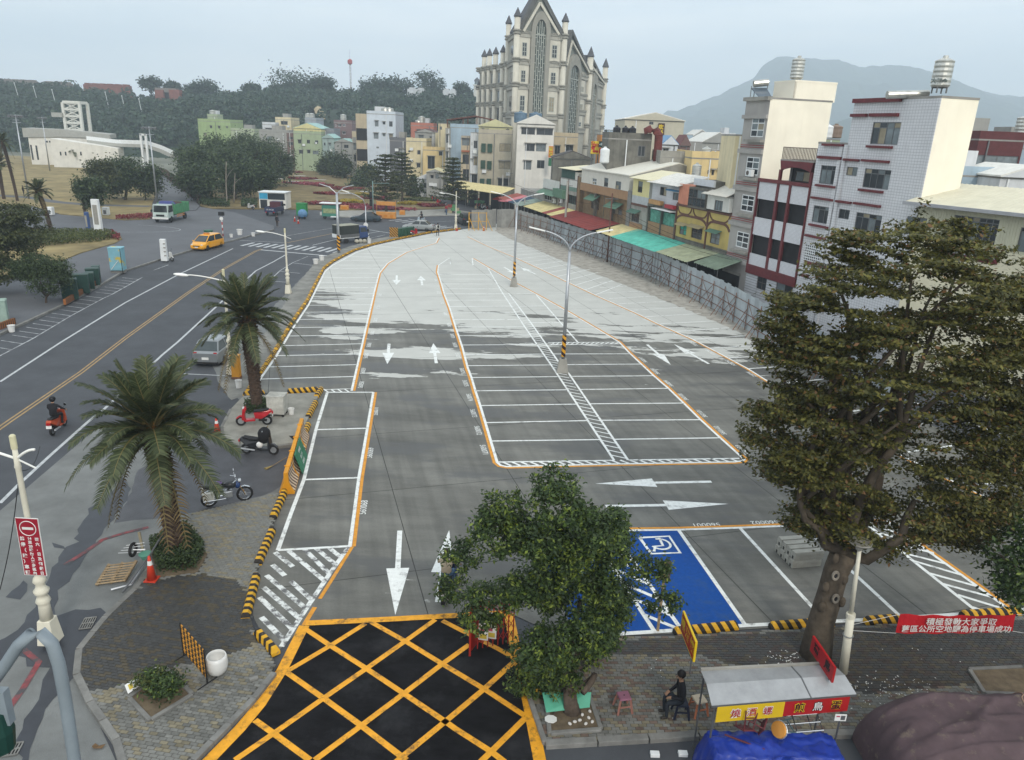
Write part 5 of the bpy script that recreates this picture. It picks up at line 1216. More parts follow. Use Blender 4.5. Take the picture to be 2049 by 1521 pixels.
 # church
def zc(x,y):return zp('q',x,y)
FLc,FRc,FAc,FBc=Vc((AT(*zc(512,700),176).x,176,0)),Vc((AT(*zc(945,700),181).x,181,0)),None,None
FAc=Vc((AT(*zc(1172,900),200).x,200,0));FBc=Vc((AT(*zc(1308,1000),228).x,228,0))
BLc=Vc((AT(*zc(440,700),188).x,188,0));WGc=Vc((AT(*zc(178,950),207).x,207,0))
F1,F2,F3,F0,F4=Facade(FLc,FRc),Facade(FRc,FAc),Facade(FAc,FBc),Facade(FLc,BLc),Facade(BLc,WGc)
church=thing('church','large grey and cream gothic church with steep gables and tall arched windows','church',(FLc+FBc)/2)
k_wall=M('church_stone',(.4,.385,.33),.85,.1,.4,streak=.3);k_grey=M('church_grey',(.2,.215,.19),.85,.15,.4,streak=.25);k_cream=M('church_cream',(.61,.58,.49),.8,.08,.6,streak=.2);k_dark=M('church_dark_stone',(.105,.105,.1),.85,.2,.7);k_arch=M('church_arch_stone',(.3,.29,.25),.85,.12,.6);k_cone=M('church_slate',(.085,.088,.098),.7,.15)
k_glass=M('church_glass',(.06,.075,.066),.25,.35,.8);k_bar=M('church_lead',(.36,.38,.34),.7)
def poly_plate(f,pts,o0,o1,mat,name,parent):
 n=len(pts);vs=[f.P(a,z,o1)for a,z in pts]+[f.P(a,z,o0)for a,z in pts]
 MB().add(vs,[tuple(range(n)),tuple(reversed(range(n,2*n)))]+[(i,i+n,(i+1)%n+n,(i+1)%n)for i in range(n)]).b(name,mat,parent,world=1)
def gothic(f,c,hw,z0,zs,za,parent,bars=4,pitch=1.5,ring=.9):
 def outline(w,top,bot,n=9):
  L_=[(c-w,bot)]
  for i in range(n+1):t=i/n;L_.append((c-w*math.cos(t*math.pi/2),zs+(top-zs)*math.sin(t*math.pi/2)**.85))
  for i in range(n-1,-1,-1):t=i/n;L_.append((c+w*math.cos(t*math.pi/2),zs+(top-zs)*math.sin(t*math.pi/2)**.85))
  return L_+[(c+w,bot)]
 oo,ii=outline(hw+ring,za+ring*1.6,z0),outline(hw,za,z0)
 mb=MB()
 for i in range(len(oo)-1):
  q=[oo[i],oo[i+1],ii[i+1],ii[i]];vs=[f.P(a,z,.5)for a,z in q]+[f.P(a,z,0.)for a,z in q]
  mb.add(vs,[(0,1,2,3),(3,2,6,7),(0,4,5,1)])
 w=mb.b('arched_window',k_arch,parent,world=1)
 base=parent.matrix_basis.translation
 m2=MB();n=len(ii);m2.add([f.P(a,z,.08)-base for a,z in ii],[tuple(range(n))]);m2.b('glazing',k_glass,w)
 m3=MB()
 for i in range(bars+1):
  x=c-hw+2*hw*i/bars;e=abs(x-c)/hw;zt=zs+(za-zs)*max(0,(1-e**1.6));f.box(m3,x-.09,x+.09,z0,zt,.1,.2)
 k=0;z=z0
 while z<zs:
  for i in range(bars):
   a=c-hw+2*hw*i/bars;dz=pitch*.5*(i%2);f.box(m3,a,a+2*hw/bars,z+dz-.08,z+dz+.08,.1,.18)
  z+=pitch
 f.box(m3,c-hw,c+hw,zs-.12,zs+.12,.1,.22)
 for i in range(len(m3.v)):m3.v[i]=m3.v[i]-base
 m3.b('lattice',k_bar,w)
def column(p,z,r,zt,rings,parent,cone=1.9):
 c=MB().lathe([(r,0),(r,zt)],12,(p.x,p.y,0)).b('column',k_cream,parent,world=1,smooth=1)
 b=parent.matrix_basis.translation
 for zr_ in rings:
  m=MB().lathe([(r+.03,zr_-.75),(r+.25,zr_-.6),(r+.25,zr_-.35),(r+.06,zr_-.3),(r+.06,zr_-.1),(r+.32,zr_+0.),(r+.32,zr_+.25),(r+.03,zr_+.35)],12,(p.x-b.x,p.y-b.y,0));m.b('ring',k_arch,c)
 m=MB().lathe([(r+.12,zt),(r+.2,zt+.2),(.05,zt+cone)],12,(p.x-b.x,p.y-b.y,0));m.b('cone_cap',k_cone,c)
def cornice(f,s0,s1,z,parent,dent=1):
 f.part('cornice',k_arch,parent,s0,s1,z-.35,z+.1,0.,.45);f.part('cornice',k_wall,parent,s0,s1,z-1.1,z-.352,0.,.3)
def lancet(f,q,parent):
 r=f.rect(zr('q',q));f.part('lancet_surround',k_cream,parent,r[0]-.75,r[1]+.75,r[2]-.8,r[3]+1.5,.002,.14)
 w=f.window(parent,r,2,3,k_bar,m_glass,o=.15,fw=.12,split=0)
 cx=(r[0]+r[1])/2;hw=(r[1]-r[0])/2+.9;mb=MB();n=8
 pts=[(cx-hw*1.25,r[3]+1.2)]+[(cx+hw*math.cos(math.pi-t*math.pi/n),r[3]+1.2+1.1*math.sin(t*math.pi/n))for t in range(n+1)]+[(cx+hw*1.25,r[3]+1.2)]
 for a,b in zip(pts,pts[1:]):mb.obox(f.P(*a,.3),f.P(*b,.3),.3,.3)
 mb.b('hood_mould',k_arch,parent,world=1)
z1s=F1.px(*zc(560,288))[1]
F1.wall('tower_wall',k_wall,church,0,F1.L,0,z1s,[])
ap=F1.px(*zc(735,-48));g0,g1=F1.px(*zc(560,285)),F1.px(*zc(925,305))
zb=min(g0[1],g1[1])
poly_plate(F1,[(.3,z1s-.1),(F1.L-.3,z1s-.1),(ap[0],ap[1])],-1.2,.05,k_grey,'gable',church)
for e,(a,z)in((0,(g0[0]-.6,z1s)),(1,(g1[0]+.6,z1s))):
 MB().obox(F1.P(a,z,.1),F1.P(ap[0],ap[1]+.6,.1),.8,.9,up=F1.n).b('gable_trim',k_dark,church,world=1);d=1 if e else-1
 MB().obox(F1.P(a-d*1.1,z,.5),F1.P(ap[0],ap[1]-1.6,.5),.5,.4,up=F1.n).b('gable_trim',k_cream,church,world=1)
 # steep roof behind the tower gable
bk=-3.
for e in(0,1):
 s_=-.3 if e==0 else F1.L+.3
 vs=[F1.P(s_,z1s,.3),F1.P(ap[0],ap[1]+1.,.3),F1.P(ap[0],ap[1]+1.,bk),F1.P(s_,z1s,bk)];vs=vs+[p-Vc((0,0,.5))for p in vs]
 MB().add(vs,[(0,1,2,3),(7,6,5,4),(0,4,5,1),(1,5,6,2),(2,6,7,3),(3,7,4,0)]).b('roof',k_cone,church,world=1)
gl,gr=F1.px(*zc(680,600)),F1.px(*zc(778,610));gc=(gl[0]+gr[0])/2
gothic(F1,gc,(gr[0]-gl[0])/2,8,F1.px(*zc(750,325))[1],F1.px(*zc(750,182))[1],church,5,1.7,1.)
for q in((575,390,613,520),(563,648,600,760),(553,880,592,1025),(850,415,890,540),(838,668,877,780),(822,895,862,1035)):lancet(F1,q,church)
lv=[F1.px(*zc(580,y))[1]for y in(290,548,775,1045)]
for z in lv:cornice(F1,.4,gl[0]-1.,z,church);cornice(F1,gr[0]+1.,F1.L-.4,z,church)
for p,f_,y in((F1.P(0,0,.1),F1,190),(F1.P(F1.L,0,.1),F1,222),(F0.P(F0.L,0,.1),F0,212)):column(p,0,.66 if f_ is F1 else.6,lv[0]+2.7,[z for z in lv],church)
F0.wall('tower_flank',k_wall,church,0,F0.L,0,z1s,[])
for z in lv:cornice(F0,.4,F0.L-.4,z,church)
for z in lv:F0.part('flank_window',m_glass,church,F0.L*.35,F0.L*.65,z-5.5,z-2.4,0.,.05)
# right hand gables
for f_,apx,arc_,spr,apx2,hwid,wl_,nm in((F2,(1020,312),(1035,900,95),730,600,None,((1110,797,1135,850),(1095,957,1125,1010),(1085,1125,1110,1167)),2),(F3,(1196,540),(1222,1000,48),875,770,None,(),3)):
 zsd=f_.px(*zc(1160 if nm==2 else 1295,665 if nm==2 else 760))[1]
 f_.wall('side_wall',k_wall,church,0,f_.L,0,zsd,[])
 a=f_.px(*zc(*apx))
 poly_plate(f_,[(.2,zsd-.1),(f_.L-.2,zsd-.1),a],-1.2,.04,k_grey,'gable',church)
 for e,s_ in((1,0.),(-1,f_.L)):
  MB().obox(f_.P(s_,zsd,.1),f_.P(a[0],a[1]+.5,.1),.8,.9,up=f_.n).b('gable_trim',k_dark,church,world=1)
  MB().obox(f_.P(s_+e*1.3,zsd,.5),f_.P(a[0],a[1]-1.6,.5),.5,.4,up=f_.n).b('gable_trim',k_cream,church,world=1)
  vs=[f_.P(s_,zsd,.2),f_.P(a[0],a[1]+.8,.2),f_.P(a[0],a[1]+.8,-2.5),f_.P(s_,zsd,-2.5)];vs=vs+[p-Vc((0,0,.4))for p in vs]
  MB().add(vs,[(0,1,2,3),(7,6,5,4),(0,4,5,1),(1,5,6,2),(2,6,7,3),(3,7,4,0)]).b('roof',k_cone,church,world=1)
 hw=arc_[2]/2/4.609/1490*190/abs(f_.d.x)*1.
 cs=f_.px(*zc(arc_[0],arc_[1]))[0]
 gothic(f_,cs,hw,6,f_.px(*zc(arc_[0]+5,spr))[1],f_.px(*zc(arc_[0]+8,apx2))[1],church,5,1.7,.9/abs(f_.d.x)*.6)
 for q in wl_:
  r=f_.rect(zr('q',q));f_.part('lancet_surround',k_cream,church,r[0]-1.,r[1]+1.,r[2]-.6,r[3]+1.4,.002,.12);f_.window(church,r,2,2,k_bar,m_glass,o=.13,fw=.12,split=0)
 for y in(690,870,1020,1185):
  z=f_.px(*zc(1135,y))[1]if nm==2 else F2.px(*zc(1135,y))[1]
  cornice(f_,cs+hw+2.2,f_.L-.5,z,church)
lvA=[F2.px(*zc(1185,y))[1]for y in(655,935,1155,1345)]
for p,dz in((FAc,3.2),(FBc,3.2)):column(p+F2.n*.3,0,.75,lvA[0]+dz,lvA,church,2.4)
# long wing on the left with buttress columns
zw=F4.px(*zc(430,592))[1]
F4.wall('wing_wall',k_wall,church,0,F4.L,0,zw,[])
cs_=[F4.px(*zc(x,900))[0]for x in(435,395,328,272,225,180)]
for i,s_ in enumerate(cs_[1:]):
 column(F4.P(s_,0,.2),0,.6,zw+(2.6 if i<4 else-4.6),[zw,F4.px(*zc(400,775))[1],F4.px(*zc(400,945))[1]],church,1.7)
for z in(zw,F4.px(*zc(400,775))[1],F4.px(*zc(400,945))[1]):cornice(F4,.2,F4.L,z,church)
for a,b in zip(cs_,cs_[1:]):
 for y in(690,860,1020):
  z=F4.px(*zc(390,y))[1];m=(a+b)/2;F4.window(church,(m-abs(b-a)*.2,m+abs(b-a)*.2,z-3.2,z+.6),1,2,k_dark,m_glass,o=.02,fw=.12,split=0)
MB().prism([p[:2]for p in(FLc+F1.n*-.6,FRc+F1.n*-.6,FAc+F2.n*-.6,FBc+F3.n*-.6,FBc+Vc((-24,18,0)),WGc+Vc((4,14,0)),WGc+F4.n*-.6,BLc+F4.n*-.6)],0,lvA[0]-.2).b('nave',k_wall,church,world=1)
MB().prism([p[:2]for p in(FLc+F1.n*-.6,FRc+F1.n*-.6,FRc+Vc((2,13,0)),BLc+Vc((1,3,0)),BLc+F0.n*-.6)],lvA[0]-.25,z1s-.3).b('tower_core',k_wall,church,world=1)
MB().prism([p[:2]for p in(BLc+F4.n*-.5,WGc+F4.n*-.5,WGc+Vc((6,8,0)),BLc+Vc((8,6,0)))],lvA[0]-.25,zw-.2).b('wing_core',k_wall,church,world=1)
# hills, haze and vegetation
import numpy as np
def leaf_mat(name,dark,light,hue=(0.,0.,0.),pale=None,trans=.3):
 m=bpy.data.materials.new(name);m.use_nodes=1;N,L=m.node_tree.nodes,m.node_tree.links
 b=N['Principled BSDF'];b.inputs['Roughness'].default_value=.55;b.inputs['Specular IOR Level'].default_value=.35
 geo=N.new('ShaderNodeNewGeometry');rp=N.new('ShaderNodeValToRGB');L.new(geo.outputs['Random Per Island'],rp.inputs[0])
 e=rp.color_ramp.elements;e[0].color=(*dark,1);e[1].color=(*light,1);e[1].position=.9
 mid=rp.color_ramp.elements.new(.55);mid.color=(*[(a+c)/2*.85 for a,c in zip(dark,light)],1)
 if pale:x=rp.color_ramp.elements.new(.97);x.color=(*pale,1)
 L.new(rp.outputs[0],b.inputs['Base Color'])
 tr=N.new('ShaderNodeBsdfTranslucent');L.new(rp.outputs[0],tr.inputs[0]);mx=N.new('ShaderNodeMixShader');mx.inputs[0].default_value=trans
 L.new(b.outputs[0],mx.inputs[1]);L.new(tr.outputs[0],mx.inputs[2]);L.new(mx.outputs[0],N['Material Output'].inputs[0])
 return m
lf_big=leaf_mat('leaf_olive',(.034,.042,.013),(.185,.175,.04),pale=(.19,.1,.04))
lf_fic=leaf_mat('leaf_ficus',(.024,.047,.018),(.08,.13,.034),pale=(.2,.26,.045))
lf_new=leaf_mat('leaf_ficus_new',(.07,.12,.02),(.2,.25,.04))
lf_park=leaf_mat('leaf_park',(.022,.042,.018),(.085,.125,.045));lf_tier=leaf_mat('leaf_tier',(.026,.04,.017),(.11,.125,.045))
lf_hill=leaf_mat('leaf_hill',(.016,.042,.028),(.055,.102,.056),pale=(.09,.12,.07));lf_palm=leaf_mat('leaf_palm',(.032,.048,.02),(.105,.125,.055),trans=.2)
lf_dry=leaf_mat('leaf_dry',(.1,.07,.03),(.2,.14,.06));lf_hedge=leaf_mat('leaf_hedge',(.05,.07,.018),(.13,.15,.04));lf_red=leaf_mat('flower_red',(.16,.02,.03),(.3,.05,.05));lf_pink=leaf_mat('flower_pink',(.3,.05,.08),(.42,.1,.13));lf_yel=leaf_mat('flower_yellow',(.35,.26,.03),(.48,.38,.06))
m_bark=M('bark',(.085,.065,.05),.95,.4,5,.8,14);m_barkp=M('bark_pale',(.23,.205,.17),.95,.3,4,.6,14)
NR=np.random.RandomState(5)
def leaves_mesh(name,mat,centers,normals,size,aspect=.5,rs=NR,fold=0.):
 n=len(centers);C=np.asarray(centers,float);N_=np.asarray(normals,float)
 N_/=np.linalg.norm(N_,axis=1)[:,None]+1e-9
 t=rs.normal(size=(n,3));t-=(t*N_).sum(1)[:,None]*N_;t/=np.linalg.norm(t,axis=1)[:,None]+1e-9
 b=np.cross(N_,t);s=np.asarray(size,float)*np.ones(n)*rs.uniform(.7,1.3,n)
 V=np.empty((n,4,3));V[:,0]=C-t*s[:,None]*.5;V[:,2]=C+t*s[:,None]*.5
 V[:,1]=C+b*s[:,None]*aspect*.5;V[:,3]=C-b*s[:,None]*aspect*.5
 me=bpy.data.meshes.new(name);me.vertices.add(4*n);me.loops.add(4*n);me.polygons.add(n)
 me.vertices.foreach_set('co',V.ravel());me.loops.foreach_set('vertex_index',np.arange(4*n,dtype=np.int32))
 me.polygons.foreach_set('loop_start',np.arange(0,4*n,4,dtype=np.int32));me.polygons.foreach_set('loop_total',np.full(n,4,np.int32))
 me.materials.append(mat);me.update(calc_edges=1);me.validate()
 return me
def link(name,me,parent,loc=None,rz=0.):
 o=bpy.data.objects.new(name,me);COL.objects.link(o);o.parent=parent
 if loc is not None:o.location=loc
 if rz:o.rotation_euler=(0,0,rz)
 return o
def cloud(ells,n_clump,per,clump_r,flat=1.,shell=.45,rs=NR,up=.6):
 w=np.array([e[6]for e in ells],float);w/=w.sum();C,Nn=[],[]
 for e,k in zip(ells,np.maximum(1,(w*n_clump).astype(int))):
  d=rs.normal(size=(k,3));d/=np.linalg.norm(d,axis=1)[:,None];r=shell+(1-shell)*rs.uniform(0,1,k)**.6
  cc=np.array(e[:3])+d*r[:,None]*np.array(e[3:6])
  q=rs.normal(size=(k,per,3))*np.array([1,1,flat])*clump_r*rs.uniform(.6,1.3,(k,1,1))
  p=cc[:,None,:]+q
  nn=rs.normal(size=(k,per,3))+np.array([0,0,up*2])+d[:,None,:]*.8
  C.append(p.reshape(-1,3));Nn.append(nn.reshape(-1,3))
 return np.concatenate(C),np.concatenate(Nn)
def limb(mb,p,q,r0,r1,bend=.15,n=6,seed=0):
 rn=random.Random(seed);p,q=Vc(p),Vc(q);L_=(q-p).length
 o=Vc((rn.uniform(-1,1),rn.uniform(-1,1),rn.uniform(-.3,.6)))*bend*L_
 pts=[p.lerp(q,t/n)+o*math.sin(math.pi*t/n)for t in range(n+1)]
 mb.tube(pts,[r0+(r1-r0)*t/n for t in range(n+1)],7)
 return pts
def tree(name,label,base,ells,mat,n_clump,per,clump_r,leaf,trunk_r=.12,fork=None,flat=1.,group=None,shell=.45,bark=None,up=.6,aspect=.5,nl=7,seed=1):
 base=Vc(base);t=thing(name,label,'tree',base,0,group);rs=np.random.RandomState(seed*7+3);rn=random.Random(seed)
 loc=[(e[0]-base.x,e[1]-base.y,e[2]-base.z)+tuple(e[3:])for e in ells]
 C,Nn=cloud(loc,n_clump,per,clump_r,flat,shell,rs,up)
 top=max(loc,key=lambda e:e[6]);fk=fork or(top[2]-top[5]*.7)
 mb=MB();limb(mb,(0,0,-.1),(top[0]*.25,top[1]*.25,fk),trunk_r,trunk_r*.7,.06,6,seed)
 for i in range(nl):
  e=loc[i%len(loc)];a=rn.uniform(0,6.28);q=(e[0]+e[3]*.65*math.cos(a),e[1]+e[4]*.65*math.sin(a),e[2]+e[5]*rn.uniform(-.3,.6))
  limb(mb,(top[0]*.25,top[1]*.25,fk-.05),q,trunk_r*.55,trunk_r*.12,.12,5,seed*31+i)
 mb.b('trunk',bark or m_bark,t,smooth=1)
 link('crown',leaves_mesh('crown',mat,C,Nn,leaf,aspect,rs),t)
 return t
 # far mountain and hillside
def ridge_fn(px,Y):
 P=sorted([(AT(u,v,Y).x,AT(u,v,Y).z)for u,v in px])
 xs,zs=[p[0]for p in P],[p[1]for p in P]
 return lambda x:float(np.interp(x,xs,zs))
def hill_mesh(fn,x0,x1,nx,y0,y1,ny,rough,back,power=.75,seed=3,floor=-.3):
 rs=np.random.RandomState(seed);X=np.linspace(x0,x1,nx)
 from mathutils import noise
 vs,fs=[],[];rows=ny+3
 for j in range(rows):
  if j<=ny:t=j/ny;y=y0+(y1-y0)*t;k=t**power
  else:t=(j-ny)/2;y=y1+back*t;k=1-.95*t
  for x in X:
   h=fn(x)+(noise.fractal(Vc((x/(rough[0]*.22),5,1)),.7,2.,4)*rough[1]*.13);nz_=noise.fractal(Vc((x/rough[0],y/rough[0],.3)),1.,2.,5)*rough[1]*math.sin(math.pi*min(1,t if j<=ny else.5))*(.3+.7*k)
   vs.append((x,y,max(floor,h*k+nz_)if j>0 else floor))
 for j in range(rows-1):
  for i in range(nx-1):fs.append((j*nx+i,j*nx+i+1,(j+1)*nx+i+1,(j+1)*nx+i))
 return MB().add(vs,fs)
mt_px=[(1250,268),(1290,250),(1319,235),(1334,222),(1354,222),(1394,207),(1436,190),(1474,172),(1511,155),(1526,132),(1534,125),(1558,111),(1586,117),(1629,116),(1649,120),(1676,119),(1699,127),(1721,134),(1749,132),(1786,130),(1806,137),(1826,144),(1849,155),(1869,172),(1894,180),(1926,186),(1962,181),(1999,190),(2047,194),(2150,205),(2400,250)]
MY=2700
mfn=ridge_fn(mt_px,MY)
m_mtn=M('mountain_forest',(.03,.048,.03),.95,.55,.012)
struct('mountain',hill_mesh(mfn,AT(1250,268,MY).x,AT(2400,250,MY).x,170,1850,MY,22,(260,55),500),m_mtn)
mfn2=ridge_fn([(1180,272),(1230,262),(1300,268),(1500,280),(1640,262),(1668,248),(1700,236),(1740,240),(1800,268),(1900,262),(1980,270),(2200,270)],1500)
struct('foothill',hill_mesh(mfn2,AT(1180,272,1500).x,AT(2200,270,1500).x,90,1150,1500,10,(90,10),200),m_mtn)
hl_px=[(-420,185),(-150,170),(0,168),(70,172),(135,175),(200,180),(260,186),(320,190),(400,192),(480,192),(512,187),(560,178),(600,172),(640,178),(665,186),(700,184),(740,176),(800,178),(830,186),(860,178),(890,186),(930,192),(970,190),(1050,215),(1120,262)]
HY,HB=440,285
hfn=ridge_fn([(u,v+9)for u,v in hl_px],HY)
hx0,hx1=AT(-420,185,HY).x,AT(1120,262,HY).x
hillo=struct('hill',hill_mesh(hfn,hx0,hx1,120,HB,HY,26,(40,5),130,.7),M('hill_ground',(.022,.04,.024),.95,.4,.1))
hv=[v.co.copy()for v in hillo.data.vertices]
def hill_z(x,y):
 j=(y-HB)/(HY-HB)*26;i=(x-hx0)/(hx1-hx0)*119
 i=min(max(int(i),0),118);j=min(max(int(j),0),25);return hv[j*120+i].z
scar=[zp('m',*q)for q in((515,25),(560,110),(600,90),(640,130),(690,240),(735,340),(700,380),(640,330),(560,270),(525,160))]
scar_xy=[]
def on_hill(u,v):
 for k in range(400):
  y=HB+(HY-HB)*k/400;p=AT(u,v,y)
  if p.z<=hill_z(p.x,y)+.01:return p
 return AT(u,v,HY)
sp_=[on_hill(u,v)for u,v in scar]
MB().add([p+Vc((0,-2.5,2.))for p in sp_]+[sum(sp_,Vc())/len(sp_)+Vc((0,-4,3))],[(i,(i+1)%len(sp_),len(sp_))for i in range(len(sp_))]).b('rock_scar',M('tan_rock',(.42,.33,.2),.95,.4,.4,.8,2),hillo)
# forest on the hill: one mass
rs=np.random.RandomState(21);tc_,tn_=[],[]
cnt=0
while cnt<2700:
 x=rs.uniform(hx0+25,hx1);y=HB+3+(HY-HB+12)*rs.uniform(0,1);z=hill_z(x,min(y,HY))if y<=HY else hill_z(x,HY)*.99
 if AT(650,230,y).x-9<x<AT(650,230,y).x+8 and 300<y<372 and rs.uniform()<.9:continue
 if y>395 and AT(160,180,y).x<x<AT(365,180,y).x and rs.uniform()<.8:continue
 r=rs.uniform(2.2,4.6)*(1.25 if rs.uniform()<.12 else 1);k=72
 d=rs.normal(size=(k,3));d[:,2]=np.abs(d[:,2])*.9-.15;d/=np.linalg.norm(d,axis=1)[:,None]
 tc_.append(np.array([x,y,z+r*.55])+d*r*rs.uniform(.7,1.05,(k,1))*np.array([1,1,.85]));tn_.append(d+rs.normal(size=(k,3))*.55);cnt+=1
fo=link('forest',leaves_mesh('forest',lf_hill,np.concatenate(tc_),np.concatenate(tn_),1.45,.75,rs),None);fo['kind']='stuff'
fo['label']='dense green forest covering the long hillside';fo['category']='forest'
# single trees that stand out on the ridge line
for i,(u,v,w,h)in enumerate(((302,172,40,22),(345,176,30,14),(412,182,50,26),(505,182,32,20),(598,172,110,34),(645,172,50,24),(752,178,60,26),(795,178,56,28),(858,176,62,44),(925,186,34,26),(390,186,40,22))):
 s_=HY/1490.;p=AT(u,v,HY-2);r=w/2*s_*1.;hh=h/2*s_
 tree('ridge_tree',('bushy tree on the ridge above the brick fort gate','low tree right of the brick fort gate','rounded tree cluster on the ridge right of the fort','small tree left of the highest crown','broad highest crown on the ridge left of the mast','tree just left of the red topped mast','tree right of the red topped mast','dark tree before the ridge shelter','tall dark ridge tree beside the white roofed hut','thin tree between hut and church','low crown left of the rounded cluster')[i],(p.x,p.y,p.z-4),[(p.x,p.y,p.z+hh*.3,r,r*.8,hh,1)],lf_hill,60,30,r*.16,1.5,.35,fork=p.z-(p.z-4),nl=4,seed=60+i)
 # fort walls, gate, mast on the ridge
m_brk=M('fort_brick',(.22,.085,.065),.9,.25,.5)
def ridge_box(name,label,cat,u0,u1,v0,v1,Y,D,mat,parts=None):
 a,b=AT(u0,v1,Y),AT(u1,v0,Y);t=thing(name,label,cat,((a.x+b.x)/2,Y,a.z))
 MB().box(a.x,b.x,Y,Y+D,a.z-3,b.z).b('wall',mat,t,world=1)
 n=max(2,int((b.x-a.x)/4))
 for i in range(n):
  x=a.x+(b.x-a.x)*(i+.2)/n;MB().box(x,x+(b.x-a.x)/n*.6,Y-.1,Y+D+.1,b.z,b.z+.7).b('coping',mat,t,world=1)
 return t,a,b
ridge_box('fort_wall','long low red brick fort wall along the ridge','wall',168,258,172,184,432,3,m_brk);ridge_box('fort_wall','grey fort parapet at the far left of the ridge','wall',-40,70,163,176,434,3,M('fort_grey',(.22,.2,.18),.9,.2));ridge_box('fort_wall','grey fort parapet between the left end and the brick wall','wall',90,140,167,177,434,3,MATS['fort_grey'])
gt=thing('fort_gate','red brick fort gate with dark opening on the hill','gate',AT(335,205,415));
for u0,u1 in((312,326),(340,358)):
 a,b=AT(u0,206,415),AT(u1,180,415);MB().box(a.x,b.x,415,419,a.z-4,b.z).b('pillar',m_brk,gt,world=1)
a,b=AT(322,200,417),AT(344,184,417);MB().box(a.x,b.x,417,420,a.z-4,b.z).b('opening',m_dark,gt,world=1)
a,b=AT(310,184,416),AT(352,177,416);MB().box(a.x,b.x,416,420,a.z,b.z).b('lintel',MATS['fort_grey'],gt,world=1)
a,b=AT(344,206,413),AT(360,190,413);MB().box(a.x,b.x,413,416,a.z-4,b.z).b('ramp_wall',m_brk,gt,world=1)
ms=AT(702,172,445);mtop=AT(700,118,445)
mast=thing('radio_mast','slender radio mast with red top on the ridge','mast',(ms.x,ms.y,ms.z-2))
for i in range(3):
 a=i*2.094;q=Vc((math.cos(a),math.sin(a),0))*.55;MB().tube([ms+q-Vc((0,0,2)),mtop+q*.6],.12,5).b('leg',M('mast_steel',(.42,.4,.4),.5),mast,world=1)
for i in range(9):
 z=ms.z+(mtop.z-ms.z)*i/9;MB().torus((ms.x,ms.y,z),.5,.08,'Z',6,4).b('brace',MATS['mast_steel'],mast,world=1)
MB().lathe([(.3,-3.),(1.3,-2.4),(1.3,-.6),(.3,0.)],8,mtop).b('antenna_head',M('mast_red',(.42,.1,.1),.6),mast,world=1);MB().tube([mtop,mtop+Vc((0,0,4.5))],.07,5).b('spike',MATS['mast_steel'],mast,world=1)
for i,(u0,u1,v0,v1,lb)in enumerate(((815,850,179,186,'pale low shelter roof on the ridge'),(886,912,181,185,'small white roofed hut on the ridge near the church'))):
 t,a,b=ridge_box('ridge_hut',lb,'hut',u0,u1,v0,v1+4,428,6,c_white)
lt=AT(954,186,430);t=thing('lighthouse','small white domed lighthouse on the ridge beside the church','lighthouse',(lt.x,lt.y,lt.z-2))
MB().lathe([(1.9,-4),(1.7,3.5),(2.3,3.6),(2.3,4.1)],10,lt).b('tower',c_white2,t,world=1);MB().lathe([(1.3,4.1),(1.3,5.8)],10,lt).b('lantern',m_glass2,t,world=1);MB().lathe([(1.7,5.8),(1.2,6.8),(.05,7.8)],10,lt).b('dome',k_cone,t,world=1)
for i,u in enumerate((40,78,115,185,220,253,287)):
 p=on_hill(u,205+(i%4)*8+(20 if i>2 else 0));t=thing('hill_post','thin white post on the forested hill, %s from the left'%('first','second','third','fourth','fifth','sixth','seventh')[i],'post',p)
 MB().tube([p,p+Vc((0,-2,8.5))],.14,5).b('shaft',m_wframe,t,world=1);MB().ball(p+Vc((0,-2,8.6)),.3,6,4).b('lamp',m_wframe,t,world=1)
 # haze: one even volume round everything below the sky
hz=MB().box(-3400,3600,-60,3300,-1.4,345).b('haze',[],None);hz['kind']='stuff'
mh=bpy.data.materials.new('haze_air');mh.use_nodes=1;mh.node_tree.nodes.clear()
ho=mh.node_tree.nodes.new('ShaderNodeOutputMaterial');hp=mh.node_tree.nodes.new('ShaderNodeVolumePrincipled')
hp.inputs['Color'].default_value=(.79,.9,1.,1);hp.inputs['Density'].default_value=.00052;hp.inputs['Anisotropy'].default_value=.1
mh.node_tree.links.new(hp.outputs[0],ho.inputs['Volume']);hz.data.materials.append(mh)
# park and street trees
def E_(u,v,Y,rx,ry,rz,w=1):p=AT(u,v,Y);return(p.x,p.y,p.z,rx,ry,rz,w)
def ptree(label,ub,vb,els,mat=lf_park,n=150,per=36,cr=.45,leaf=.42,name='park_tree',**k):
 b=G(ub,vb,.2);s_=b.y/1490.
 rn=random.Random(int(ub*3+vb));ells=[]
 for u,v,w,h,dy in els:
  for q in range(6):f=rn.uniform(.42,.62);ells.append(E_(u+rn.uniform(-.3,.3)*w,v+rn.uniform(-.3,.26)*h,b.y+dy+rn.uniform(-.25,.25)*w*s_,w/2*s_*f,w/2*s_*f,h/2*s_*f,1))
 return tree(name,label,b,ells,mat,n,per,cr,leaf,**k)
ptree('compact round leafed tree standing left of the big park grove',172,436,[(178,385,52,52,0)],seed=1,n=170,trunk_r=.2,cr=.5);ptree('broad dense tree in the middle of the park grove',250,400,[(250,345,110,60,0),(215,360,60,50,1)],seed=2,n=330,cr=.7,leaf=.5,trunk_r=.25);ptree('dense tree at the right of the grove beside the flood light mast',292,400,[(290,360,56,56,0)],seed=3,n=170,cr=.6);ptree('grey green tree half behind the park grove',198,415,[(200,352,50,48,0)],mat=lf_tier,seed=4,n=130,cr=.6)
k=0
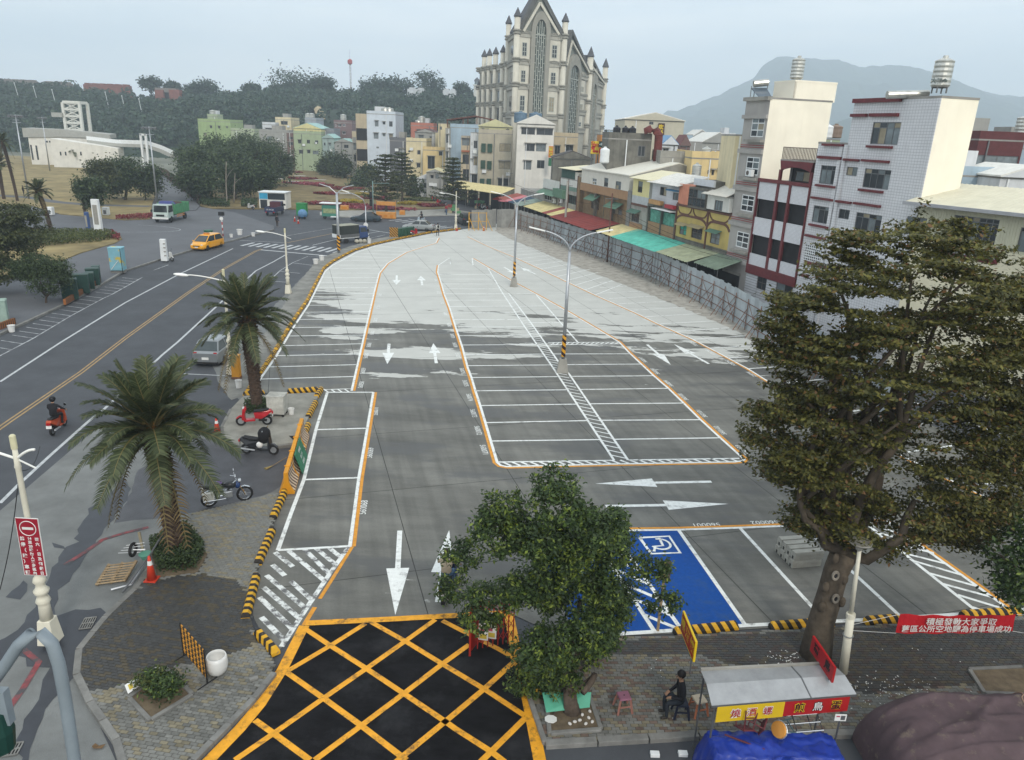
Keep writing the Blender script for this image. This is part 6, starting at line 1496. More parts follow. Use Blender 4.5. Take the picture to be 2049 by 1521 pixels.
for ub,vb,u,v,w,h,lb in((395,404,392,360,70,60,'round tree in front of the lane side grove'),(400,392,405,325,90,60,'tall dense tree behind the lane corner'),(450,385,455,320,90,70,'dense tree in the middle of the lane side grove'),(500,380,505,315,90,70,'dark tree right of the grove middle'),(372,362,378,318,50,40,'tree near the white footbridge end'),(430,372,430,298,90,50,'pale crowned tree at the back of the grove'),(520,400,515,350,70,56,'low tree over the white kiosk'),(552,372,556,325,70,76,'tree with dark crown at the right edge of the grove'),(470,398,470,358,60,50,'small dark tree behind thin pale trunks'),(520,356,525,302,70,44,'back row tree below the grey villa'),(470,352,470,290,80,40,'back row tree below the light green house')):
 k+=1;ptree(lb,ub,vb,[(u,v,w,h,0),(u+10,v+8,w*.6,h*.6,1.5)],seed=10+k,n=200,cr=.75,leaf=.55,trunk_r=.2)
for k,(u0,v0,u1,v1)in enumerate(((455,412,462,325),(468,405,478,348),(416,400,422,330),(502,395,505,355))):
 b,tp=G(u0,v0,.15),None;b=Vc(b);hgt=HZ(b,v1);t=thing('bare_tree',('tallest bare pale trunk at the grove edge','leaning bare trunk right of the tallest one','thin bare trunk near the notice board','short bare trunk left of the kiosk')[k],'tree trunk',b)
 mb=MB();limb(mb,(0,0,-.1),((u1-u0)*.06,0,hgt),.14,.05,.04,6,80+k);limb(mb,(0,0,hgt*.5),((u1-u0)*.05+1.,.4,hgt*.85),.06,.02,.1,4,90+k);mb.b('trunk',m_barkp,t,smooth=1)
tb=G(545,372,.15);t=thing('bare_tree','leafless tree with pale spreading branches beside the slope','tree',tb);mb=MB();rn=random.Random(4)
for i in range(26):
 a=rn.uniform(0,6.28);e=rn.uniform(.35,1.);limb(mb,(0,0,.5+rn.uniform(0,2)),(math.cos(a)*4.2*e,math.sin(a)*3*e,4+rn.uniform(0,5)),.1,.02,.1,5,100+i)
limb(mb,(0,0,-.1),(.1,0,3),.3,.16,.03,5,5);mb.b('trunk',m_barkp,t,smooth=1)
def tier_tree(label,ub,vb,top,half,seed,bias=0.,name='tiered_tree'):
 b=Vc(G(ub,vb,.12));s_=b.y/1490.;H_=HZ(b,top);rn=random.Random(seed);rs=np.random.RandomState(seed)
 t=thing(name,label,'tree',b);mb=MB();limb(mb,(0,0,-.1),(bias,0,H_*.97),.26,.04,.02,8,seed);C,Nn=[],[]
 nt_=11
 for i in range(nt_):
  z=H_*(.24+.74*i/(nt_-1));R_=half*s_*(1.-.8*(i/(nt_-1))**1.2)*rn.uniform(.75,1.15)
  for j in range(9):
   a=rn.uniform(0,6.28);L_=R_*rn.uniform(.45,1.);q=Vc((math.cos(a)*L_+bias*z/H_,math.sin(a)*L_,z+L_*.1))
   limb(mb,(bias*z/H_,0,z-.25),q,.05,.015,.05,3,seed*100+i*10+j)
   k=70;st=rs.uniform(.3,1.05,k)[:,None];pp=np.array([bias*z/H_,0,z])*(1-st)+np.array(q)*st+rs.normal(size=(k,3))*np.array([.32,.32,.09])
   C.append(pp);Nn.append(rs.normal(size=(k,3))*.5+np.array([0,0,1.]))
 mb.b('trunk',m_bark,t,smooth=1);link('crown',leaves_mesh('crown',lf_tier,np.concatenate(C),np.concatenate(Nn),.34,.6,rs),t)
tier_tree('layered dark tree behind the orange barrier boxes',773,424,312,66,3);tier_tree('layered dark tree right of the orange barrier boxes',905,424,318,50,5);tier_tree('layered tree close behind the orange barrier tree',805,405,308,50,9)
for k,(ub,vb,u,v,w,h,lb)in enumerate(((690,356,685,330,44,40,'roadside tree between parked trucks and pole'),(660,350,655,328,40,34,'roadside tree left of the dark parked truck'),(735,366,738,352,34,26,'low roadside bush tree in front of grey shops'),(840,392,838,376,36,26,'low bushy tree beside the walking people'),(600,338,598,322,36,26,'roadside tree at the top of the flower slope'),(715,372,720,372,30,22,'small bush tree over the slope edge'))):
 ptree(lb,ub,vb,[(u,v,w,h,0)],seed=40+k,n=90,cr=.9,leaf=.7,name='roadside_tree',trunk_r=.2)
 # dark layered tree at the left edge, shrub by the cabinets
b0=Vc(G(-30,585,.2));s_=b0.y/1490
tree('evergreen_tree','dark layered evergreen at the left edge behind the hedge',b0,[E_(20,430,b0.y,2.2,2.2,.9),E_(28,468,b0.y,3.,2.4,.8),E_(10,505,b0.y,3.,2.4,.9),E_(0,545,b0.y,2.4,2,.8),E_(-30,470,b0.y,3,3,2.4)],lf_tier,380,50,.34,.22,.22,flat=.35,seed=71)
bs=Vc(G(92,606,PZ));tree('roadside_shrub','bushy dark shrub beside the green utility cabinets',bs,[E_(95,555,bs.y,1.7,1.5,1.25),E_(70,535,bs.y,1.3,1.2,.8),E_(110,540,bs.y,1.2,1.2,.9),E_(45,540,bs.y,.7,.8,.5)],lf_park,330,44,.22,.16,.1,seed=73,fork=.5)
# hedge strip and edging
def shrubbery(name,label,poly_px,z,n,h,leaf,mat,parent=None,seed=1,cat='hedge',kind='stuff'):
 rs=np.random.RandomState(seed);P=gp(poly_px,z);xs=[p.x for p in P];ys=[p.y for p in P];C=[]
 while len(C)<n:
  q=(rs.uniform(min(xs),max(xs)),rs.uniform(min(ys),max(ys)))
  if inside(q,P):C.append((q[0],q[1],z+h*rs.uniform(0,1)**.7))
 o=link(name,leaves_mesh(name,mat,np.array(C),rs.normal(size=(n,3))+np.array([0,0,.8]),leaf,.6,rs),parent)
 if parent is None:o['kind']=kind;o['label']=label;o['category']=cat
 return o
shrubbery('hedge','yellow green clipped hedge strip on the verge',[(-80,500),(30,497),(120,490),(200,484),(232,476),(215,468),(120,468),(40,470),(-80,478)],LZ,9000,.75,.26,lf_hedge,seed=3)
shrubbery('red_flower_edging','red flower edging at the tip of the verge',[(205,472),(236,482),(243,476),(225,466)],LZ,500,.5,.22,lf_red,seed=4,cat='flowers');shrubbery('red_flower_edging','low red flower border along the lawn edge behind the truck',[(232,440),(305,438),(306,430),(232,434)],LZ,900,.4,.25,lf_red,seed=5,cat='flowers');shrubbery('low_hedge','low dark hedge at the foot of the lane side grove',[(398,409),(420,414),(460,415),(460,408),(410,402)],.15,1500,.9,.35,lf_park,seed=6)
shrubbery('low_hedge','low dark hedge left of the white kiosk',[(482,415),(515,416),(515,405),(485,404)],.15,900,.8,.35,lf_park,seed=7);shrubbery('lane_shrubs','reddish shrubs along the right side of the park lane',[(318,345),(330,347),(405,400),(398,408),(350,372)],.2,3000,1.2,.45,leaf_mat('leaf_redgreen',(.04,.035,.02),(.11,.06,.035)),seed=8)
for i,(u,v,w,m_,sd)in enumerate(((700,412,110,lf_red,1),(760,417,120,lf_pink,2),(640,408,60,lf_red,3),(655,388,45,lf_red,4),(612,368,75,lf_pink,5),(605,358,50,lf_red,6),(690,378,60,lf_red,7),(725,390,26,lf_yel,8),(820,408,44,lf_yel,9),(840,400,60,lf_hedge,10),(760,398,60,lf_red,11),(645,372,40,lf_red,12),(860,412,50,lf_red,13),(580,345,40,lf_red,14),(700,404,50,lf_yel,15))):
 c=G(u,v,.16);rx=w/2*c.y/1490;ry=rx*.9;rs=np.random.RandomState(sd+200);a=rs.uniform(0,6.28,700);r=np.sqrt(rs.uniform(0,1,700));e=1+.25*np.sin(a*3+sd)
 C=np.stack([c.x+rx*r*e*np.cos(a),c.y+min(ry,3.2)*r*e*np.sin(a),.16+rs.uniform(.02,.28,700)],1)
 o=link('flower_bed',leaves_mesh('flower_bed',m_,C,rs.normal(size=(700,3))*.5+np.array([0,0,1.]),.55,.8,rs),slope);o['kind']='stuff'
for i,(u,v)in enumerate(((706,411),(585,363),(690,387),(640,360),(735,384),(810,404),(560,358),(600,352))):
 c=G(u,v,.17);MB().sheet(rough_edge([c+Vc((-1.6,-.5,0)),c+Vc((1.4,-.6,0)),c+Vc((1.7,.5,0)),c+Vc((-1.2,.6,0))],.5,.15,i),.21).b('pale_mulch',m_wframe,slope)
 # palms
def frond_mesh(L_,droop,lift,seed,leaf_l,n=46,lm=None):
 rn=random.Random(seed);mb=MB();pts=[]
 for i in range(11):
  t=i/10;pts.append(Vc((L_*t*math.cos(lift)*(1-.15*t*droop),0,L_*t*math.sin(lift)-droop*L_*.62*t*t)))
 mb.tube(pts,[.035*(1-.8*i/10)for i in range(11)],5,1)
 for i in range(n):
  t=.14+.86*i/(n-1);k=min(9,int(t*10));p=pts[k].lerp(pts[k+1],t*10-k);d=(pts[k+1]-pts[k]).normalized()
  for s_ in(-1,1):
   l=leaf_l*(math.sin(math.pi*(.12+.8*t))**.6)*rn.uniform(.8,1.15);side=Vc((0,s_,0));upv=Vc((0,0,1))
   q=p+side*l*.72+d*l*.62+upv*l*(.22-.35*t)+Vc((0,0,rn.uniform(-.05,.05)))
   m_=p.lerp(q,.5)+upv*l*.1;w=d*.027
   mb.add([p-w,m_-w*1.1,q,m_+w*1.1,p+w],[(0,1,2,3,4)],0)
 return mb.mesh('frond',[lm or lf_palm,M('rachis',(.16,.13,.05),.7)])
def palm(name,label,base,top_z,r0,r1,L_,leaf_l,nf,seed,lean=(0,0)):
 base=Vc(base);t=thing(name,label,'palm tree',base);rn=random.Random(seed);h=top_z-base.z
 mb=MB();n=14;pts=[Vc((lean[0]*(i/n)**1.5,lean[1]*(i/n)**1.5,h*i/n-(.05 if i==0 else 0)))for i in range(n+1)]
 rr=[r0+(r1-r0)*(i/n)**2.2 for i in range(n+1)];mb.tube(pts,rr,12)
 k=int(h*60)
 for i in range(k):
  tt=i/k;a=i*2.39996;j=min(n-1,int(tt*n));c=pts[j].lerp(pts[j+1],tt*n-j);r=rr[j]*.97;o_=Vc((math.cos(a),math.sin(a),0));s_=Vc((-math.sin(a),math.cos(a),0));w=.07+.05*tt;hh=rn.uniform(.1,.16)*(.7+.8*tt);ou=.05+.1*tt**2
  mb.add([c+o_*r*.9-s_*w,c+o_*r*.9+s_*w,c+o_*(r+ou)+s_*w*.5+Vc((0,0,hh)),c+o_*(r+ou)-s_*w*.5+Vc((0,0,hh)),c+o_*r*.8+Vc((0,0,hh*.9))],[(0,1,2,3),(3,2,4),(0,3,4),(1,4,2)])
 mb.b('trunk',M('palm_trunk',(.075,.05,.036),.95,.5,9,.5,20),t)
 ms_=[frond_mesh(L_,d,l,seed*10+i,leaf_l)for i,(d,l)in enumerate(((.2,1.25),(.42,1.),(.6,.8),(.75,.62),(.88,.42),(1.,.15)))]
 for i in range(nf):
  q=i/nf;k=min(5,int(q*6));o=link('frond',ms_[k],t,pts[-1]+Vc((0,0,.18-.35*q)));o.rotation_euler=(rn.uniform(-.15,.15),rn.uniform(-.12,.12),i*2.39996+rn.uniform(-.2,.2));sc=rn.uniform(.85,1.12)*(.8 if k==0 else 1);o.scale=(sc,sc,sc)
 dm=frond_mesh(L_*.8,1.5,-.35,seed,leaf_l*.8,30,lf_dry)
 for i in range(nf//9):o=link('dead_frond',dm,t,pts[-1]+Vc((0,0,-.3)));o.rotation_euler=(0,0,i*2.2+seed)
 C=np.random.RandomState(seed).normal(size=(160,3))*np.array([.22,.22,.25])+np.array(pts[-1])-np.array([0,0,.15]);link('fruit_stalks',leaves_mesh('fruit_stalks',leaf_mat('palm_fruit'+str(seed),(.16,.07,.02),(.3,.15,.04)),C,np.random.RandomState(1).normal(size=(160,3)),.14,.5),t)
 return t
p1=G(352,1108,PW);palm('date_palm','large date palm in the leafy pit on the left pavement',p1,HZ(p1,862),.25,.36,3.,.64,52,3,(-.25,0.))
p2=G(515,822,.12);palm('date_palm','date palm on the small island by the red scooter',p2,HZ(p2,640),.26,.4,2.9,.56,52,8,(-.2,.1))
p3=G(105,472,LZ);palm('fan_palm','slim leaning palm on the verge with grey round crown',p3,HZ(p3,385),.22,.18,2.,.5,26,12,(-.9,0));p4=G(35,402,LZ);palm('fan_palm','tall thin palm near the left edge of the lawn',p4,HZ(p4,285),.2,.16,2.2,.5,22,13,(-.8,0));p5=G(150,335,LZ);palm('fan_palm','windblown palm before the white visitor building',p5,HZ(p5,302),.2,.18,2.6,.7,20,14);p6=G(8,398,LZ);palm('fan_palm','dark shaggy palm at the very left edge',p6,HZ(p6,330),.25,.2,2.6,.7,26,15)
for nm,lb,px,z,n,h in(('palm_pit_fern','dark fern clump round the foot of the large date palm',[(300,1098),(375,1062),(412,1105),(392,1142),(318,1150)],PW,5200,.5),):
 shrubbery(nm,lb,px,z,n,h,.1,lf_park,seed=33,cat='fern',kind='thing')
shrubbery('palm_pit_fern','small dark fern clump behind the red scooter',[(490,812),(540,808),(552,825),(490,830)],.12,1800,.45,.12,lf_park,seed=34,cat='fern',kind='thing')
# the big layered street tree
bb_=Vc(G(1632,1312,PW));big=thing('street_tree','huge olive green layered street tree with knotted trunk','tree',bb_)
ct=AT(1800,775,19.2);rs=np.random.RandomState(77);rn=random.Random(77);mb=MB()
fk=AT(1690,1105,18.);tr_pts=[bb_+Vc((0,0,-.15)),AT(1643,1245,18.),AT(1660,1190,18.),AT(1672,1145,18.),fk]
mb.tube(tr_pts,[.46,.36,.34,.33,.36],14)
for u,v,dx in((1672,1118,-.28),(1690,1160,.25),(1652,1175,-.28),(1685,1205,.22),(1645,1215,-.3),(1660,1240,.1)):
 p=AT(u,v,17.72);mb.ball(p,.13,8,5,sc=(.8,.6,1.3))
def ck(u,v,Y):return AT(u,v,Y)
mains=[(fk,ck(1600,1010,18.2),.14),(fk,ck(1680,960,19.2),.2),(fk,ck(1760,900,20.),.2),(fk,ck(1700,870,18.4),.17),(fk,ck(1800,880,18.2),.18),(fk,ck(1640,900,19.),.15)]
for i,(a,b,r)in enumerate(mains):
 limb(mb,a,b,r,r*.6,.1,6,300+i)
 for j in range(4):
  e=Vc(b)+Vc((rn.uniform(-2.2,2.2),rn.uniform(-1.8,1.8),rn.uniform(1.,5.2)));limb(mb,b,e,r*.55,.03,.1,6,400+i*10+j)
q1=[fk,AT(1735,1120,17.6),AT(1770,1098,17.3),AT(1805,1075,17.2),AT(1812,1040,17.3),AT(1830,1000,17.6)];mb.tube(q1,[.2,.15,.13,.12,.1,.06],9)
q1=[fk,AT(1650,1090,17.9),AT(1640,1060,17.9),AT(1610,1040,17.9),AT(1600,1000,18.),AT(1605,930,18.2)];mb.tube(q1,[.2,.12,.1,.09,.08,.05],9)
for v in mb.v:v-=bb_
mb.b('trunk',M('bark_tan',(.085,.068,.05),.95,.35,4,.9,10),big,smooth=1)
for u,v in((1672,1152),(1672,1198)):
 p=AT(u,v,17.62);MB().torus((0,0,0),.1,.045,'Y',12,6).xf(Matrix.Translation(p)@Matrix.Diagonal((.75,1,1.1,1))).b('branch_scar',m_barkp,big,world=1);MB().ball(p,.07,8,5,sc=(.8,.4,1.4)).b('hollow',m_dark,big,world=1)
C,Nn,Sz=[],[],[]
def spray(c,R_,dirv,k=105):
 st=rs.uniform(0,1,k);d=np.array(dirv);d=d/(np.linalg.norm(d)+1e-9);side=np.cross(d,[0,0,1.])
 p=np.array(c)+d*((st-.4)*R_*1.5)[:,None]+side*(rs.normal(size=k)*R_*.42)[:,None]
 p[:,2]+=rs.normal(size=k)*R_*.055+(st-.5)*R_*.18
 C.append(p);Nn.append(rs.normal(size=(k,3))*.55+np.array([0,0,1.])+d*.25)
 # crown profile measured from the outline: rows of (v, u_left, u_right)
prof=[(445,1830,1860),(480,1690,1960),(520,1660,2000),(560,1600,2080),(600,1545,2140),(650,1525,2160),(700,1520,2170),(760,1530,2170),(820,1495,2160),(880,1490,2140),(940,1500,2100),(1000,1560,2060),(1040,1580,2040),(1095,1610,1980)]
pv=[p[0]for p in prof]
for i in range(17*100):
 tr_=i//100;v=478+tr_*37.5+rs.normal()*14;ul,ur=np.interp(v,pv,[p[1]for p in prof]),np.interp(v,pv,[p[2]for p in prof])
 if tr_<5 and i%100>26+tr_*14:continue
 x=rs.uniform(-1,1);x=np.sign(x)*abs(x)**.7;sh=14*math.sin(x*4.5+tr_*2.1);u=(ul+ur)/2+x*(ur-ul)/2*(.97 if tr_%2 else.86)
 dep=3.*math.sqrt(max(.02,1-x*x))*(1-.35*abs((v-780)/340));yy=18.9+rs.uniform(-1,1)*dep
 if v>980 and 1680<u<1760 and rs.uniform()<.5:continue
 if 800<v<990 and 1690<u<1930 and yy<18.6 and rs.uniform()<.6:continue
 p=AT(u,v+sh-abs(x)*10,yy);spray(p,rs.uniform(.34,.72),(p.x-ct.x+rs.normal()*.7,yy-19+rs.normal()*.7,.1),108)
for v,u0,u1 in((455,1815,1850),(470,1690,1720),(480,1850,1900),(500,1650,1760),(520,1850,1960),(450,1835,1845),(490,1800,1815),(545,1900,2040),(560,1990,2060)):
 for j in range(5):p=AT(rs.uniform(u0,u1),v+rs.uniform(0,40),18.8+rs.uniform(-.6,.6));spray(p,.26,(rs.normal(),rs.normal(),.2),55)
bo=np.array(bb_)
link('crown',leaves_mesh('crown',lf_big,np.concatenate(C)-bo,np.concatenate(Nn),.125,.52,rs),big)
# the round ficus at the entrance
fb0=Vc(G(1145,1422,PW+.03));fic=thing('ficus_tree','round bushy ficus tree in the planter beside the entrance','tree',fb0)
mb=MB();fkp=AT(1140,1385,fb0.y)
mb.tube([fb0+Vc((0,0,-.1)),AT(1142,1410,fb0.y),fkp],[.26,.19,.17],10)
for i,(u,v,Y,r)in enumerate(((1120,1330,16.,.1),(1150,1320,16.3,.12),(1190,1350,15.9,.09),(1080,1250,16.4,.08),(1160,1200,16.6,.09),(1220,1250,16.2,.07))):limb(mb,fkp if i<3 else AT(1145,1325,16.1),AT(u,v,Y),r,r*.5,.1,6,500+i)
limb(mb,AT(1165,1385,fb0.y),AT(1190,1350,15.8),.1,.08,.05,5,520)
for v in mb.v:v-=fb0
mb.b('trunk',m_bark,fic,smooth=1)
rs=np.random.RandomState(31)
fe=[];lob=[(1110,968,42),(1118,1010,52),(1008,1018,46),(1000,1065,56),(1232,1040,32),(905,1175,34),(925,1110,40),(1325,1205,36),(1300,1140,38),(1060,1360,44),(1255,1345,42),(1120,1345,50)]
while len(lob)<46:
 a=rs.uniform(0,6.28);q=rs.uniform(0,1)**.55;u,v=1125+185*q*math.cos(a),1180+170*q*math.sin(a)
 if u<1045 and v>1215:continue
 lob.append((u,v,rs.uniform(34,58)))
for u,v,w in lob:
 x=max(-1,min(1,(u-1125)/225));p=AT(u,v,16.6+rs.uniform(-1,.6)*1.9*math.sqrt(1-x*x));k=w*18.4/1490;fe.append((p.x-fb0.x,p.y-fb0.y,p.z-fb0.z,k,k,k*.85,w*w))
Cf,Nf=cloud(fe,1150,44,.1,.75,.5,rs,.6)
link('crown',leaves_mesh('crown',lf_fic,Cf,Nf,.115,.45,rs),fic)
Ci,Ni=cloud([(*e[:3],e[3]*.8,e[4]*.8,e[5]*.8,e[6])for e in fe],200,40,.14,.8,.1,rs,.4);link('inner_leaves',leaves_mesh('inner_leaves',lf_park,Ci,Ni,.12,.5,rs),fic)
C,Nn=[],[]
for i in range(340):
 e=fe[rs.choice(len(fe),p=np.array([q[6]for q in fe])/sum(q[6]for q in fe))];d=rs.normal(size=3);d[1]-=.9;d[2]+=.1;d/=np.linalg.norm(d);c=np.array(e[:3])+d*np.array(e[3:6])*1.02;k=15
 C.append(c+rs.normal(size=(k,3))*.07);Nn.append(rs.normal(size=(k,3))+d)
link('new_leaves',leaves_mesh('new_leaves',lf_new,np.concatenate(C),np.concatenate(Nn),.11,.4,rs),fic)
# tree at the right edge
eb=Vc(G(2075,1352,PW));et=thing('edge_tree','leafy tree reaching in at the right edge above the covered heap','tree',eb);mb=MB();limb(mb,(0,0,0),(.1,.1,2.4),.16,.12,.05,6,9)
for i in range(6):limb(mb,(.1,.1,2.4),tuple(AT(2000+i*25,1110+(i%3)*30,eb.y-.2+i*.1)-eb),.06,.02,.1,5,540+i)
mb.b('trunk',m_bark,et,smooth=1)
ee=[(*(AT(u,v,eb.y)-eb),rx,.9,rz,1)for u,v,rx,rz in((2035,1100,.75,.55),(2010,1140,.5,.4),(2045,1190,.5,.45),(2100,1120,1.,.9),(2075,1060,.6,.4))]
Cf,Nf=cloud(ee,130,26,.17,.7,.3,rs,.5);link('crown',leaves_mesh('crown',lf_fic,Cf,Nf,.15,.5,rs),et)
# street things
def up(p,z):return Vc((p[0],p[1],z))
m_steel=M('galvanised',(.42,.44,.46),.4,.12,3,metal=.7);m_rust=M('rust',(.19,.095,.06),.85,.45,4);m_creamp=M('cream_enamel',(.66,.63,.52),.5,.08,3)
m_lampw=M('lamp_white',(.8,.8,.76),.4,.04);m_black=M('black_rubber',(.015,.015,.016),.7,.2);m_chrome=M('chrome',(.55,.56,.57),.15,.05,metal=1.);m_plate=M('plate_white',(.7,.7,.68),.5,.05)
st_kerb=stripes('kerb_stripes',(.62,.34,.02),(.022,.018,.016),.3,.6);worn(st_kerb,(.25,.19,.12),.62,.72,5)
# hoarding
hp=[G(943,459),G(985,456),G(1030,455),G(1075,470),G(1130,490),G(1200,515),G(1300,553),G(1432,622),G(1538,690),Vc((19.6,44,0)),Vc((20.6,37,0))]
hp=[Vc((p.x,p.y,0))for p in hp]
fence=thing('hoarding','long corrugated metal hoarding with rusty pipe braces along the lot','fence',hp[4])
PWD,FH=.8,2.75
def panel_mesh(mat):
 mb=MB();n=10;pr=[]
 for i in range(n+1):pr.append((PWD*i/n,.035 if i%2 else 0.))
 vs=[(x,y,z)for z in(.05,FH)for x,y in pr];k=len(pr)
 vs+=[(x,y+.012,z)for z in(.05,FH)for x,y in pr]
 fs=[]
 for i in range(n):fs+=[(i,i+1,k+i+1,k+i),(2*k+i+1,2*k+i,3*k+i,3*k+i+1),(k+i,k+i+1,3*k+i+1,3*k+i)]
 return mb.add(vs,fs).mesh('panel',mat)
pm1=panel_mesh(M('hoarding_blue_grey',(.36,.4,.42),.55,.12,1.2,rnd=.14,streak=.18));pm2=panel_mesh(M('hoarding_old_grey',(.28,.28,.265),.7,.2,1.2,rnd=.12,streak=.3))
def along(pts,step):
 out_,rest=[],0.
 for a,b in zip(pts,pts[1:]):
  L_=(b-a).length;s=rest
  while s<L_:out_.append((a.lerp(b,s/L_),(b-a).normalized()));s+=step
  rest=s-L_
 return out_
for i,(p,d)in enumerate(along(hp,PWD)):
 o=bpy.data.objects.new('panel',pm2 if i<26 else pm1);COL.objects.link(o);o.parent=fence;o.location=p-fence.location;o.rotation_euler=(0,0,math.atan2(d.y,d.x));o.scale=(1,1,1.+.02*math.sin(i*2.7))
def seg_tube(name,pts,r,mat,parent,n=6):
 mb=MB().tube(pts,r,n);return mb.b(name,mat,parent,world=1)
for a,b in zip(hp[2:],hp[3:]):
 nrm=Vc(((b-a).normalized().y,-(b-a).normalized().x,0));nrm=nrm if nrm.dot(-a)>0 else-nrm
 for z in(.55,1.25,2.1):seg_tube('rail',[a+nrm*.06+Vc((0,0,z)),b+nrm*.06+Vc((0,0,z))],.028,m_rust,fence)
for i,(p,d)in enumerate(along(hp[2:],2.4)):
 nrm=Vc((d.y,-d.x,0));nrm=nrm if nrm.dot(-p)>0 else-nrm;q=p+nrm*.1
 seg_tube('post',[q,q+Vc((0,0,2.45))],.032,m_rust,fence);seg_tube('strut',[q+nrm*1.+d*.1,q+Vc((0,0,1.7))],.026,m_rust,fence)
 seg_tube('strut',[q+nrm*.5-d*.15,q+Vc((0,0,1.2))],.022,m_rust,fence)
 if i%2==0 and i>4:seg_tube('cross_brace',[q+Vc((0,0,.3)),q+d*2.4+Vc((0,0,2.2))],.022,m_rust,fence);seg_tube('cross_brace',[q+Vc((0,0,2.2)),q+d*2.4+Vc((0,0,.3))],.022,m_rust,fence)
m_yfr=M('yellow_frame',(.6,.33,.03),.6,.12)
yf=thing('yellow_frame_barrier','tall open yellow steel frame beside the hoarding end','barrier',G(955,460))
for u in(938,957,973):p=G(u,461);seg_tube('post',[p,p+Vc((0,0,2.6))],.06,m_yfr,yf);seg_tube('strut',[p+Vc((.9,-.6,0)),p+Vc((0,0,1.9))],.04,m_yfr,yf)
for z in(.2,1.3,2.5):seg_tube('rail',[up(G(938,461),z),up(G(973,461),z)],.035,m_yfr,yf)
# kerb blocks
def kblock(p,q,label,group,h=.24,w=.24):
 p,q=Vc(p),Vc(q);L_=(q-p).length;c=(p+q)/2;mb=MB();a,b=w/2,w/2*.55;e=.06
 vs=[(-L_/2,-a,0),(L_/2,-a,0),(L_/2,a,0),(-L_/2,a,0),(-L_/2,-a,h*.45),(L_/2,-a,h*.45),(L_/2,a,h*.45),(-L_/2,a,h*.45),(-L_/2+e,-b,h),(L_/2-e,-b,h),(L_/2-e,b,h),(-L_/2+e,b,h)]
 mb.add(vs,[(0,3,2,1),(8,9,10,11),(0,1,5,4),(1,2,6,5),(2,3,7,6),(3,0,4,7),(4,5,9,8),(5,6,10,9),(6,7,11,10),(7,4,8,11)])
 o=mb.b('kerb_block',st_kerb,None,(c.x,c.y,c.z),facing(p,q),bevel=.012);o['label']=label;o['category']='kerb block';o['group']=group
for a,b,lb in(((491,1243),(513,1157),'striped kerb block nearest the entrance corner on the left'),((516,1132),(545,1065),'striped kerb block beside the front parking bay'),((546,1040),(570,988),'striped kerb block right below the orange barriers'),((515,1271),(553,1313),'short slanted kerb block at the entrance corner'),((616,838),(632,808),'striped kerb block beside the white bucket'),((607,876),(617,853),'striped kerb block just above the orange barriers'),((633,797),(643,782),'small kerb block at the island corner'),((486,793),(530,790),'striped kerb block behind the palm trunk'),((575,787),(637,783),'striped kerb block behind the white cabinet')):
 kblock(G(*a,0. if a[0]>480 else 0),G(*b),lb,'striped kerb blocks by the entrance',.26,.26)
for a,b,lb in(((1348,1270),(1480,1256),'striped kerb block at the foot of the blue bay'),((1540,1259),(1672,1249),'striped kerb block left of the big tree trunk'),((1730,1248),(1800,1243),'striped kerb block between lamp post and red banner'),((1922,1236),(2045,1228),'striped kerb block behind the red banner')):
 p,q=G(*a),G(*b);n=1
 for i in range(n):kblock(p.lerp(q,i/n),p.lerp(q,(i+.96)/n),lb,'striped kerb blocks along the lower bays',.24,.24)
e0,e1=G(1046,1312,PW),G(1077,1395,PW)
for i in range(3):kblock(e0.lerp(e1,i/3),e0.lerp(e1,(i+.97)/3),'striped kerb block right of the yellow box, %s from the gate'%('first','second','third')[i],'striped kerb blocks right of the entrance',.2,.2)
lk=[G(u-3,v-1)for u,v in left_kerb[:]]
for i,(p,d)in enumerate(along(lk,1.62)):
 kblock(p,p+d*1.25,'striped kerb block in the long curved row along the road','kerb blocks along the curved lot edge',.24,.24)
 # lamps
def ornate_lamp(label,base,H_,arm_dir,arm_L=1.7,both=0,detail=1,head=1):
 base=Vc(base);t=thing('street_lamp',label,'street lamp',base)
 MB().box(-.24,.24,-.24,.24,0,.75,top=.72).b('plinth',m_creamp,t,bevel=.02)
 MB().lathe([(.17,.75),(.145,1.2),(.15,1.25),(.19,1.32),(.15,1.42),(.12,1.5),(.17,1.56),(.2,1.66),(.13,1.74),(.11,1.85),(.17,1.95),(.14,2.05),(.09,2.12),(.075,2.3),(.07,H_-.55),(.085,H_-.5),(.07,H_-.42),(.06,H_)],14).b('post',m_creamp,t,smooth=1)
 MB().lathe([(.075,H_),(.075,H_+.35),(.05,H_+.38)],10).b('finial',M('finial_cream',(.6,.57,.38),.5),t)
 for s_ in((1,-1)if both else(1,)):
  d=Vc((arm_dir[0],arm_dir[1],0)).normalized()*s_;L_=arm_L if s_>0 else.55
  pts=[Vc((0,0,H_-.28+.3))*1.+d*(L_*k/8)+Vc((0,0,.3*math.sin(k/8*1.5)-.3))for k in range(9)]
  MB().tube(pts,[.035]*9,7).b('arm',m_lampw,t,smooth=1)
  if s_>0 and head:
   mb=MB().ball((0,0,0),1,12,7,sc=(.42,.17,.09));e=pts[-1]+d*.36;mb.xf(Matrix.Translation(e)@Matrix.Rotation(math.atan2(d.y,d.x),4,'Z')@Matrix.Rotation(-.1,4,'Y'));mb.b('lamp_head',m_lampw,t,smooth=1)
 MB().obox((0,0,H_-.28),Vc((-arm_dir[0],-arm_dir[1],0)).normalized()*.5+Vc((0,0,H_-.5)),.03,.03).b('stay',m_lampw,t)
 return t
lL=G(102,1283,PW);HL=HZ(lL,905)
ornate_lamp('cream ornate lamp post with red no entry board at lower left',lL,HL,(-1,.1),1.7,True)
l2=G(464,748,.1);ornate_lamp('cream ornate lamp post beside the silver hatchback',l2,HZ(l2,556),(-1,-.1),1.9)
